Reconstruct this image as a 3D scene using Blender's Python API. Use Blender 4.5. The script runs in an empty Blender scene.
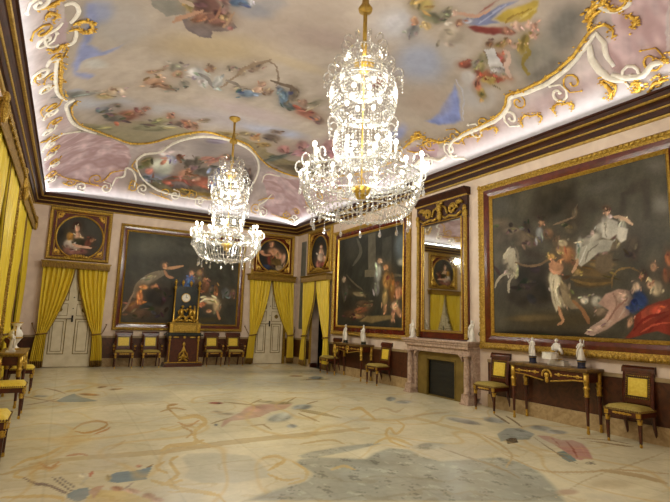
import bpy, math, random
import numpy as np
from mathutils import Matrix, Vector

scene = bpy.context.scene
COL = scene.collection
PI = math.pi

# ------------------------------------------------------------------ camera, light, exposure
XL, XR, YB, YF = -1.1066, 7.5561, 16.3765, -0.6
Z_CORNICE = 5.09
cam_data = bpy.data.cameras.new('camera')
cam_data.sensor_width = 36.0
cam_data.lens = 475.53 / 670 * 36.0
cam_data.clip_start = 0.05
cam_obj = bpy.data.objects.new('camera', cam_data)
COL.objects.link(cam_obj)
_yaw, _pitch, _roll = 0.511105716, 0.145480069, 0.0310966701
_fw = Vector((math.sin(_yaw) * math.cos(_pitch), math.cos(_yaw) * math.cos(_pitch), math.sin(_pitch)))
_r0 = Vector((math.cos(_yaw), -math.sin(_yaw), 0))
_u0 = _r0.cross(_fw)
_r = math.cos(_roll) * _r0 + math.sin(_roll) * _u0
_u = -math.sin(_roll) * _r0 + math.cos(_roll) * _u0
_m = Matrix((_r, _u, -_fw)).transposed().to_4x4()
_m.translation = Vector((0, 0, 1.6))
cam_obj.matrix_world = _m
scene.camera = cam_obj

world = bpy.data.worlds.new('world')
scene.world = world
world.use_nodes = True
world.node_tree.nodes['Background'].inputs[0].default_value = (0.9, 0.95, 1.0, 1)
world.node_tree.nodes['Background'].inputs[1].default_value = 0.02
scene.view_settings.view_transform = 'Standard'
scene.view_settings.look = 'None'
scene.view_settings.gamma = 1.0
scene.view_settings.use_curve_mapping = False
scene.view_settings.exposure = 0.32

COVE_COLOR = (1.0, 0.97, 0.93)
COVE_W_PER_M = 3.2
CHAND_COLOR = (1.0, 0.97, 0.85)
CHAND_POWER = (300.0, 285.0)      # each chandelier, all its lamps together


def area_lamp(name, loc, size_x, size_y, power, color, direction):
    l = bpy.data.lights.new(name, 'AREA')
    l.shape = 'RECTANGLE'
    l.size, l.size_y, l.energy, l.color = size_x, size_y, power, color
    o = bpy.data.objects.new(name, l)
    o.location = loc
    o.rotation_euler = Vector(direction).to_track_quat('-Z', 'Y').to_euler()
    COL.objects.link(o)
    return o


def cove_lamp(name, a, b, inward):
    a, b = Vector(a), Vector(b)
    d = b - a
    l = bpy.data.lights.new(name, 'AREA')
    l.shape = 'RECTANGLE'
    l.size, l.size_y = d.length, 0.05
    l.energy, l.color = COVE_W_PER_M * d.length, COVE_COLOR
    o = bpy.data.objects.new(name, l)
    zdir = -(Vector(inward) * 1.0 + Vector((0, 0, 1))).normalized()
    xdir = d.normalized()
    ydir = zdir.cross(xdir)
    m = Matrix((xdir, ydir, zdir)).transposed().to_4x4()
    m.translation = (a + b) / 2
    o.matrix_world = m
    COL.objects.link(o)


_o = 0.285
cove_lamp('cove_light', (XR - _o, YF + .3, 5.10), (XR - _o, YB - .3, 5.10), (-1, 0, 0))
cove_lamp('cove_light', (XL + _o, YF + .3, 5.10), (XL + _o, YB - .3, 5.10), (1, 0, 0))
cove_lamp('cove_light', (XL + .3, YB - _o, 5.10), (XR - .3, YB - _o, 5.10), (0, -1, 0))
cove_lamp('cove_light', (XL + .3, YF + _o, 5.10), (XR - .3, YF + _o, 5.10), (0, 1, 0))


def point_lamp(name, loc, power, radius, color=CHAND_COLOR):
    l = bpy.data.lights.new(name, 'POINT')
    l.energy, l.color, l.shadow_soft_size = power, color, radius
    o = bpy.data.objects.new(name, l)
    o.location = loc
    COL.objects.link(o)
    return o


# ------------------------------------------------------------------ materials
def lin(c):
    if isinstance(c, str):
        c = [int(c[i:i + 2], 16) / 255 for i in (0, 2, 4)]
    return tuple(((v / 12.92) if v <= 0.04045 else ((v + 0.055) / 1.055) ** 2.4) for v in c)


def new_mat(name):
    m = bpy.data.materials.new(name)
    m.use_nodes = True
    nt = m.node_tree
    return m, nt, nt.nodes['Principled BSDF']


def mat(name, c1, c2=None, scale=8.0, rough=0.5, metal=0.0, bump=0.0, stretch=(1, 1, 1), detail=4.0, lo=0.35, hi=0.65, spec=0.5, coat=0.0, distort=0.0):
    """noise-driven two-colour material in object space"""
    m, nt, b = new_mat(name)
    b.inputs['Roughness'].default_value = rough
    b.inputs['Metallic'].default_value = metal
    b.inputs['Specular IOR Level'].default_value = spec
    b.inputs['Coat Weight'].default_value = coat
    b.inputs['Coat Roughness'].default_value = 0.15
    c2 = c2 or c1
    tc = nt.nodes.new('ShaderNodeTexCoord')
    mp = nt.nodes.new('ShaderNodeMapping')
    mp.inputs['Scale'].default_value = stretch
    no = nt.nodes.new('ShaderNodeTexNoise')
    no.inputs['Scale'].default_value = scale
    no.inputs['Detail'].default_value = detail
    no.inputs['Distortion'].default_value = distort
    cr = nt.nodes.new('ShaderNodeValToRGB')
    cr.color_ramp.elements[0].position, cr.color_ramp.elements[1].position = lo, hi
    cr.color_ramp.elements[0].color = (*lin(c1), 1)
    cr.color_ramp.elements[1].color = (*lin(c2), 1)
    nt.links.new(tc.outputs['Object'], mp.inputs[0])
    nt.links.new(mp.outputs[0], no.inputs['Vector'])
    nt.links.new(no.outputs['Fac'], cr.inputs[0])
    nt.links.new(cr.outputs[0], b.inputs['Base Color'])
    if bump:
        bp = nt.nodes.new('ShaderNodeBump')
        bp.inputs['Strength'].default_value = bump
        bp.inputs['Distance'].default_value = 0.02
        nt.links.new(no.outputs['Fac'], bp.inputs['Height'])
        nt.links.new(bp.outputs[0], b.inputs['Normal'])
    return m


def paint_mat(name, rough, noise_scale, amount, spec=0.5, bump=0.0, joints=None, veins=False):
    """a painted or inlaid surface: colour attribute 'paint' broken up by fine noise"""
    m, nt, b = new_mat(name)
    b.inputs['Roughness'].default_value = rough
    b.inputs['Specular IOR Level'].default_value = spec
    at = nt.nodes.new('ShaderNodeAttribute')
    at.attribute_name = 'paint'
    tc = nt.nodes.new('ShaderNodeTexCoord')
    no = nt.nodes.new('ShaderNodeTexNoise')
    no.inputs['Scale'].default_value = noise_scale
    no.inputs['Detail'].default_value = 6
    no.inputs['Distortion'].default_value = 1.2
    mr = nt.nodes.new('ShaderNodeMapRange')
    mr.inputs['From Min'].default_value, mr.inputs['From Max'].default_value = 0.3, 0.7
    mr.inputs['To Min'].default_value, mr.inputs['To Max'].default_value = 1 - amount, 1 + amount
    mx = nt.nodes.new('ShaderNodeVectorMath')
    mx.operation = 'SCALE'
    nt.links.new(tc.outputs['Object'], no.inputs['Vector'])
    nt.links.new(no.outputs['Fac'], mr.inputs['Value'])
    nt.links.new(at.outputs['Color'], mx.inputs[0])
    nt.links.new(mr.outputs[0], mx.inputs['Scale'])
    nt.links.new(mx.outputs[0], b.inputs['Base Color'])
    if bump:
        bp = nt.nodes.new('ShaderNodeBump')
        bp.inputs['Strength'].default_value = bump
        bp.inputs['Distance'].default_value = 0.01
        nt.links.new(no.outputs['Fac'], bp.inputs['Height'])
        nt.links.new(bp.outputs[0], b.inputs['Normal'])
    return m


M = {}
M['wall'] = mat('veined_rose_wall', 'd2bdac', 'dfccba', 2.2, .55, distort=1.5, detail=8)
M['dado'] = mat('red_brown_marble', '3a1d0e', '562e18', 5, .35, distort=2.5, detail=8)
M['stone'] = mat('tan_marble', '9c8258', 'b9a076', 6, .4, distort=2, detail=8)
M['ledge'] = mat('dado_ledge', '8a7656', 'a08a64', 8, .4)
M['cornice'] = mat('dark_walnut_cornice', '2e160b', '401f10', 6, .55, spec=.22, stretch=(1, 1, 1), distort=1)
M['mahogany'] = mat('mahogany', '3c160a', '54220f', 9, .28, distort=1.5, coat=.2)
M['darkwood'] = mat('dark_mahogany', '2e130a', '42200f', 10, .3, distort=1.5)
M['redband'] = mat('red_frame_band', '4a170a', '5e2210', 7, .22, distort=1, coat=.3)
M['gold'] = mat('gilding', 'ae8630', 'd2b050', 30, .32, .75, bump=.35)
M['gold_old'] = mat('worn_gilding', '7d6222', 'ad8c3a', 26, .4, .6, bump=.4)
M['gold_carved'] = mat('carved_gilding', '8c6c24', 'cfac4e', 46, .36, .65, bump=.9)
M['gold_flat'] = mat('matte_gold', '98782e', 'b8963e', 24, .55, .3, bump=.3)
M['fresco_gold'] = mat('gilded_stucco', 'b98a2c', 'edc556', 14, .4, .45, bump=.4)
M['stucco'] = mat('white_stucco', 'd9d2c4', 'efe9dd', 10, .6)
M['silk'] = mat('yellow_silk', 'd6b82c', 'e4cb44', 5, .42, stretch=(3, 3, .3), spec=.35)
M['seat_silk'] = mat('yellow_damask', 'dcbc34', 'ead050', 30, .45)
M['seat_green'] = mat('olive_gold_damask', '97853e', 'b09c50', 40, .6)
M['galloon'] = mat('brown_gold_galloon', '55380f', '8c6a24', 50, .6)
M['fringe'] = mat('bullion_fringe', '6a4a12', 'a88532', 60, .5, stretch=(4, 4, .2))
M['door_white'] = mat('ivory_door_paint', 'cfc4a8', 'ddd3ba', 5, .45)
M['dark'] = mat('dark_passage', '1c130c', '281b11', 3, .8)
M['jamb'] = mat('rose_jamb', 'a08c7c', 'b39e8c', 4, .6)
M['black'] = mat('black_iron', '0f0d0b', '1a1714', 14, .5)
M['slate'] = mat('black_panel', '10110f', '1b1c19', 5, .45, stretch=(1, 1, 6))
M['wood_gilt'] = mat('golden_brown_top', '5e4420', '7d602e', 9, .35, .1)
M['bronze'] = mat('dull_bronze', '6b5720', '806a2c', 5, .55, .15)
M['breccia'] = mat('rose_breccia', '9c8272', 'c6ad9a', 6, .35, distort=3, detail=10)
M['porcelain'] = mat('white_biscuit', 'd8d2c6', 'ece8de', 12, .4)
M['cobalt'] = mat('dark_blue_glaze', '1c2236', '2a3048', 12, .2)
M['ebony'] = mat('ebony_green', '101612', '1c241d', 9, .3)
M['dial'] = mat('enamel_dial', 'ece9df', 'f6f4ee', 20, .3)
M['grey'] = mat('grey_green_panel', '5c5e56', '6c6e64', 5, .6)
M['oval_line'] = M['gold']
M['ceiling'] = paint_mat('fresco', .75, 5, .05, spec=.2)
M['canvas'] = paint_mat('oil_paint', .42, 26, .12, spec=.13, bump=.08)
M['floor'] = paint_mat('inlaid_marble', .25, 9, .06, spec=.45)

# mirror
m_, nt_, b_ = new_mat('mirror_glass')
b_.inputs['Metallic'].default_value = 1
b_.inputs['Roughness'].default_value = .03
b_.inputs['Base Color'].default_value = (.72, .73, .66, 1)
M['mirror'] = m_
# crystal: bright clear beads, part see-through, part sparkling
m_, nt_, b_ = new_mat('cut_crystal')
tr = nt_.nodes.new('ShaderNodeBsdfTransparent')
gl = nt_.nodes.new('ShaderNodeBsdfGlossy')
gl.inputs['Roughness'].default_value = .12
gl.inputs['Color'].default_value = (.97, .97, .95, 1)
tl = nt_.nodes.new('ShaderNodeBsdfTranslucent')
tl.inputs['Color'].default_value = (.4, .4, .385, 1)
df = nt_.nodes.new('ShaderNodeBsdfDiffuse')
df.inputs['Color'].default_value = (.4, .4, .385, 1)
a1 = nt_.nodes.new('ShaderNodeMixShader'); a1.inputs[0].default_value = .5
a2 = nt_.nodes.new('ShaderNodeMixShader'); a2.inputs[0].default_value = .66
a3 = nt_.nodes.new('ShaderNodeMixShader'); a3.inputs[0].default_value = .45
nt_.links.new(tl.outputs[0], a1.inputs[1]); nt_.links.new(df.outputs[0], a1.inputs[2])
nt_.links.new(a1.outputs[0], a2.inputs[1]); nt_.links.new(gl.outputs[0], a2.inputs[2])
nt_.links.new(a2.outputs[0], a3.inputs[1]); nt_.links.new(tr.outputs[0], a3.inputs[2])
nt_.links.new(a3.outputs[0], nt_.nodes['Material Output'].inputs[0])
M['crystal'] = m_
m_, nt_, b_ = new_mat('lit_bulb')
b_.inputs['Base Color'].default_value = (1, .95, .85, 1)
b_.inputs['Emission Color'].default_value = (1, .9, .72, 1)
b_.inputs['Emission Strength'].default_value = 16
M['bulb'] = m_


# ------------------------------------------------------------------ mesh helpers
class MB:
    def __init__(s):
        s.v, s.f = [], []

    def add(s, vs, fs):
        n = len(s.v)
        s.v.extend(vs)
        s.f.extend([tuple(i + n for i in f) for f in fs])
        return s

    def box(s, x0, x1, y0, y1, z0, z1):
        return s.add([(x, y, z) for z in (z0, z1) for y in (y0, y1) for x in (x0, x1)],
                     [(0, 2, 3, 1), (4, 5, 7, 6), (0, 1, 5, 4), (2, 6, 7, 3), (0, 4, 6, 2), (1, 3, 7, 5)])

    def taper(s, cx, cy, z0, w0, d0, z1, w1, d1, ox=0, oy=0):
        a = [(cx - w0 / 2, cy - d0 / 2, z0), (cx + w0 / 2, cy - d0 / 2, z0), (cx - w0 / 2, cy + d0 / 2, z0), (cx + w0 / 2, cy + d0 / 2, z0)]
        b = [(ox + cx - w1 / 2, oy + cy - d1 / 2, z1), (ox + cx + w1 / 2, oy + cy - d1 / 2, z1), (ox + cx - w1 / 2, oy + cy + d1 / 2, z1), (ox + cx + w1 / 2, oy + cy + d1 / 2, z1)]
        return s.add(a + b, [(0, 2, 3, 1), (4, 5, 7, 6), (0, 1, 5, 4), (2, 6, 7, 3), (0, 4, 6, 2), (1, 3, 7, 5)])

    def lathe(s, prof, cx=0, cy=0, n=16, sx=1, sy=1):
        vs, fs = [], []
        for r, z in prof:
            for k in range(n):
                a = 2 * PI * k / n
                vs.append((cx + r * sx * math.cos(a), cy + r * sy * math.sin(a), z))
        for i in range(len(prof) - 1):
            for k in range(n):
                k2 = (k + 1) % n
                fs.append((i * n + k, i * n + k2, (i + 1) * n + k2, (i + 1) * n + k))
        fs.append(tuple(reversed(range(n))))
        fs.append(tuple(range((len(prof) - 1) * n, len(prof) * n)))
        return s.add(vs, fs)

    def ball(s, c, r, n=10, m=7, squash=(1, 1, 1)):
        vs, fs = [], []
        for i in range(1, m):
            t = PI * i / m
            for k in range(n):
                a = 2 * PI * k / n
                vs.append((c[0] + r * squash[0] * math.sin(t) * math.cos(a), c[1] + r * squash[1] * math.sin(t) * math.sin(a), c[2] + r * squash[2] * math.cos(t)))
        for i in range(m - 2):
            for k in range(n):
                k2 = (k + 1) % n
                fs.append((i * n + k, (i + 1) * n + k, (i + 1) * n + k2, i * n + k2))
        vs += [(c[0], c[1], c[2] + r * squash[2]), (c[0], c[1], c[2] - r * squash[2])]
        T, B_ = len(vs) - 2, len(vs) - 1
        for k in range(n):
            k2 = (k + 1) % n
            fs.append((T, k, k2))
            fs.append((B_, (m - 2) * n + k2, (m - 2) * n + k))
        return s.add(vs, fs)

    def bead(s, c, r, h=None, a=0.0):
        h = h or r
        x, y, z = c
        ca, sa = math.cos(a), math.sin(a)
        q = [(r, 0), (0, r), (-r, 0), (0, -r)]
        vs = [(x + ca * p[0] - sa * p[1], y + sa * p[0] + ca * p[1], z) for p in q] + [(x, y, z + h), (x, y, z - h)]
        return s.add(vs, [(0, 1, 4), (1, 2, 4), (2, 3, 4), (3, 0, 4), (1, 0, 5), (2, 1, 5), (3, 2, 5), (0, 3, 5)])

    def tube(s, pts, r, n=6, up=None, flat=1.0):
        pts = [Vector(p) for p in pts]
        N = len(pts)
        rs = r if isinstance(r, (list, tuple)) else [r] * N
        vs, fs = [], []
        prev = None
        for i, p in enumerate(pts):
            t = (pts[min(i + 1, N - 1)] - pts[max(i - 1, 0)])
            if t.length < 1e-9:
                t = Vector((0, 0, 1))
            t.normalize()
            ref = Vector(up) if up else (prev if prev else (Vector((0, 0, 1)) if abs(t.z) < .9 else Vector((1, 0, 0))))
            a = t.cross(ref)
            if a.length < 1e-6:
                a = t.cross(Vector((1, .3, .2)))
            a.normalize()
            b = a.cross(t)
            b.normalize()
            prev = b
            for k in range(n):
                w = 2 * PI * k / n
                q = p + a * (rs[i] * math.cos(w)) + b * (rs[i] * flat * math.sin(w))
                vs.append(tuple(q))
        for i in range(N - 1):
            for k in range(n):
                k2 = (k + 1) % n
                fs.append((i * n + k, i * n + k2, (i + 1) * n + k2, (i + 1) * n + k))
        fs.append(tuple(reversed(range(n))))
        fs.append(tuple(range((N - 1) * n, N * n)))
        return s.add(vs, fs)

    def prism(s, outline, d0, d1, axes):
        """outline of 2-D points extruded; axes(u, v, d) -> xyz"""
        n = len(outline)
        vs = [axes(u, v, d0) for u, v in outline] + [axes(u, v, d1) for u, v in outline]
        fs = [tuple(range(n)), tuple(reversed(range(n, 2 * n)))]
        for k in range(n):
            k2 = (k + 1) % n
            fs.append((k, k2, n + k2, n + k))
        return s.add(vs, fs)

    def grid(s, P, closed=False):
        h, w = len(P), len(P[0])
        vs = [tuple(q) for row in P for q in row]
        fs = []
        for i in range(h - 1):
            for k in range(w - 1 + (1 if closed else 0)):
                k2 = (k + 1) % w
                fs.append((i * w + k, i * w + k2, (i + 1) * w + k2, (i + 1) * w + k))
        return s.add(vs, fs)

    def build(s, name, material, parent=None, bevel=0.0, smooth=False, solid=0.0):
        me = bpy.data.meshes.new(name)
        me.from_pydata(s.v, [], s.f)
        me.materials.append(M[material] if isinstance(material, str) else material)
        if smooth:
            me.polygons.foreach_set('use_smooth', [True] * len(me.polygons))
        me.update()
        o = bpy.data.objects.new(name, me)
        COL.objects.link(o)
        if parent:
            o.parent = parent
        if bevel:
            md = o.modifiers.new('bevel', 'BEVEL')
            md.width, md.segments, md.limit_method = bevel, 2, 'ANGLE'
        if solid:
            md = o.modifiers.new('thickness', 'SOLIDIFY')
            md.thickness, md.offset = solid, 0
        return o


def thing(name, label, cat, loc=(0, 0, 0), rz=0.0, group=None):
    o = bpy.data.objects.new(name, None)
    o.empty_display_size = .1
    o.location = loc
    o.rotation_euler = (0, 0, rz)
    COL.objects.link(o)
    o['label'], o['category'] = label, cat
    if group:
        o['group'] = group
    return o


def struct(o, label=None, cat=None):
    o['kind'] = 'structure'
    if label:
        o['label'] = label
    if cat:
        o['category'] = cat
    return o


def copy_tree(root, label, loc, rz=0.0, group=None):
    """a copy of a thing with copies of its parts and sub-parts"""
    r = root.copy()
    COL.objects.link(r)
    r.location, r.rotation_euler = loc, (0, 0, rz)
    r['label'] = label
    if group:
        r['group'] = group

    def kids(a, b):
        for ch in list(a.children):
            c = ch.copy()
            COL.objects.link(c)
            c.parent = b
            kids(ch, c)
    kids(root, r)
    return r


# ------------------------------------------------------------------ painting by numbers on real surfaces
def wob(x, y, seed, f=1.0, octaves=4):
    rs = np.random.RandomState(seed)
    out = np.zeros_like(x)
    amp, fr, tot = 1.0, f, 0.0
    for o in range(octaves):
        acc = np.zeros_like(x)
        for k in range(5):
            a = rs.uniform(0, 2 * PI)
            q = fr * rs.uniform(.6, 1.4)
            acc += np.sin(q * (x * math.cos(a) + y * math.sin(a)) + rs.uniform(0, 2 * PI))
        out += amp * acc / 5
        tot += amp
        amp *= .55
        fr *= 2.1
    return out / tot


def srgb(c):
    if isinstance(c, tuple):
        return np.array(c) / 255
    return np.array([int(c[i:i + 2], 16) / 255 for i in (0, 2, 4)])


def paint(x, y, rgb, ops, warp=0.0, warp_f=6.0, halo=None, fold_amt=.0, fold_f=12.0, detail=0):
    """x, y: surface coordinates of every vertex; rgb (N,3) sRGB, changed in place"""
    wx = x + warp * wob(x, y, 11, warp_f, 4)
    wy = y + warp * wob(x, y, 12, warp_f, 4)
    if halo is not None:
        # broad under-painting that ties the figures of a group together
        out, run = [], []
        rs = np.random.RandomState(len(ops))
        for q in list(ops) + [None]:
            if q and q[0] == 'e' and q[3] < .6:
                run.append(q)
                continue
            for kind, v, col, soft in run:
                mix = tuple(int(.4 * a + .6 * b) for a, b in zip(col, halo))
                out.append(('u', v[:2] + [k * 2.1 for k in v[2:]], mix, .95))
            out += run
            for kind, v, col, soft in run:
                for k in range(detail):
                    a, b = rs.uniform(-.95, .95, 2)
                    g = rs.uniform(.62, 1.38)
                    ang, m1, m2 = rs.uniform(0, PI), rs.uniform(.3, .6), rs.uniform(.12, .3)
                    ca, sa = math.cos(ang), math.sin(ang)
                    tint = rs.uniform(-12, 12, 3)
                    out.append(('e', [v[0] + a * v[2] + b * v[4], v[1] + a * v[3] + b * v[5], m1 * (ca * v[2] + sa * v[4]), m1 * (ca * v[3] + sa * v[5]), m2 * (-sa * v[2] + ca * v[4]), m2 * (-sa * v[3] + ca * v[5])],
                                tuple(int(min(250, max(8, q_ * g + t_))) for q_, t_ in zip(col, tint)), .5))
            run = []
            if q:
                out.append(q)
        ops = out
    for kind, v, col, soft in ops:
        c = srgb(col)
        if kind in 'eu':
            cx, cy, ax, ay, bx, by = v
            ex, ey = math.hypot(ax, bx) * 1.05, math.hypot(ay, by) * 1.05
            idx = np.nonzero((abs(wx - cx) < ex) & (abs(wy - cy) < ey))[0]
            det = ax * by - ay * bx
            if not len(idx) or abs(det) < 1e-9:
                continue
            dx, dy = wx[idx] - cx, wy[idx] - cy
            u = (dx * by - dy * bx) / det
            w = (dy * ax - dx * ay) / det
            r = np.sqrt(u * u + w * w)
            t = np.clip((1 - r) / max(soft, .02), 0, 1)
            t = t * t * (3 - 2 * t)
            if kind == 'u':
                t = t * .6
            if soft < .6:
                ph = (cx * 7.1 + cy * 3.7) % 6.28
                cc = c[None, :] * (1 + .16 * np.cos(ph) * u + .18 * w * (1 if ph > 3 else -1) + .08 * np.sin(6 * u + 3.5 * w * math.sin(ph) + ph))[:, None]
            else:
                cc = c[None, :]
            rgb[idx] += (cc - rgb[idx]) * t[:, None]
        else:
            P = np.array(v).reshape(-1, 2)
            lo, hi = P.min(0) - .2 * soft, P.max(0) + .2 * soft
            idx = np.nonzero((wx > lo[0]) & (wx < hi[0]) & (wy > lo[1]) & (wy < hi[1]))[0]
            if not len(idx):
                continue
            X, Y = wx[idx], wy[idx]
            ins = np.zeros(len(idx), bool)
            n = len(P)
            for i in range(n):
                (x1, y1), (x2, y2) = P[i], P[(i + 1) % n]
                if y1 == y2:
                    continue
                ins ^= ((y1 > Y) != (y2 > Y)) & (X < (x2 - x1) * (Y - y1) / (y2 - y1) + x1)
            k = idx[ins]
            if not len(k):
                continue
            t = np.ones(len(k))
            if soft > 0:
                X, Y = wx[k], wy[k]
                dist = np.full(len(k), 9.0)
                for i in range(n):
                    a, b = P[i], P[(i + 1) % n]
                    e = b - a
                    q = np.clip(((X - a[0]) * e[0] + (Y - a[1]) * e[1]) / max(e @ e, 1e-9), 0, 1)
                    dist = np.minimum(dist, np.hypot(X - a[0] - q * e[0], Y - a[1] - q * e[1]))
                t = np.clip(dist / (soft * .3), 0, 1)
                t = t * t * (3 - 2 * t)
            fold = 1 + fold_amt * wob(x[k] * 1.6 + y[k] * .5, y[k] * .7, len(P) + int(c.sum() * 90), fold_f, 3)
            rgb[k] += (c[None, :] * fold[:, None] - rgb[k]) * t[:, None]


def set_paint(me, rgb):
    c = np.clip(rgb, 0.003, 1)
    l = np.where(c <= .04045, c / 12.92, ((c + .055) / 1.055) ** 2.4)
    at = me.color_attributes.new('paint', 'FLOAT_COLOR', 'POINT')
    at.data.foreach_set('color', np.concatenate([l, np.ones((len(l), 1))], 1).astype(np.float32).ravel())


def grid_surface(name, material, nx, ny, fn, keep=None):
    """dense grid; fn(u, v arrays 0..1) -> xyz arrays; returns object, surface arrays"""
    u, v = np.meshgrid(np.linspace(0, 1, nx), np.linspace(0, 1, ny))
    u, v = u.ravel(), v.ravel()
    X, Y, Z = fn(u, v)
    co = np.stack([X, Y, Z], 1).astype(np.float32)
    i = np.arange((nx - 1) * (ny - 1))
    a = (i // (nx - 1)) * nx + i % (nx - 1)
    quads = np.stack([a, a + 1, a + nx + 1, a + nx], 1)
    if keep is not None:
        quads = quads[keep(u[quads].mean(1), v[quads].mean(1))]
    me = bpy.data.meshes.new(name)
    me.vertices.add(len(co))
    me.vertices.foreach_set('co', co.ravel())
    me.loops.add(len(quads) * 4)
    me.loops.foreach_set('vertex_index', quads.ravel().astype(np.int32))
    me.polygons.add(len(quads))
    me.polygons.foreach_set('loop_start', np.arange(0, len(quads) * 4, 4, dtype=np.int32))
    me.polygons.foreach_set('use_smooth', np.ones(len(quads), bool))
    me.update(calc_edges=True)
    me.materials.append(M[material])
    o = bpy.data.objects.new(name, me)
    COL.objects.link(o)
    return o, u, v

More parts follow.
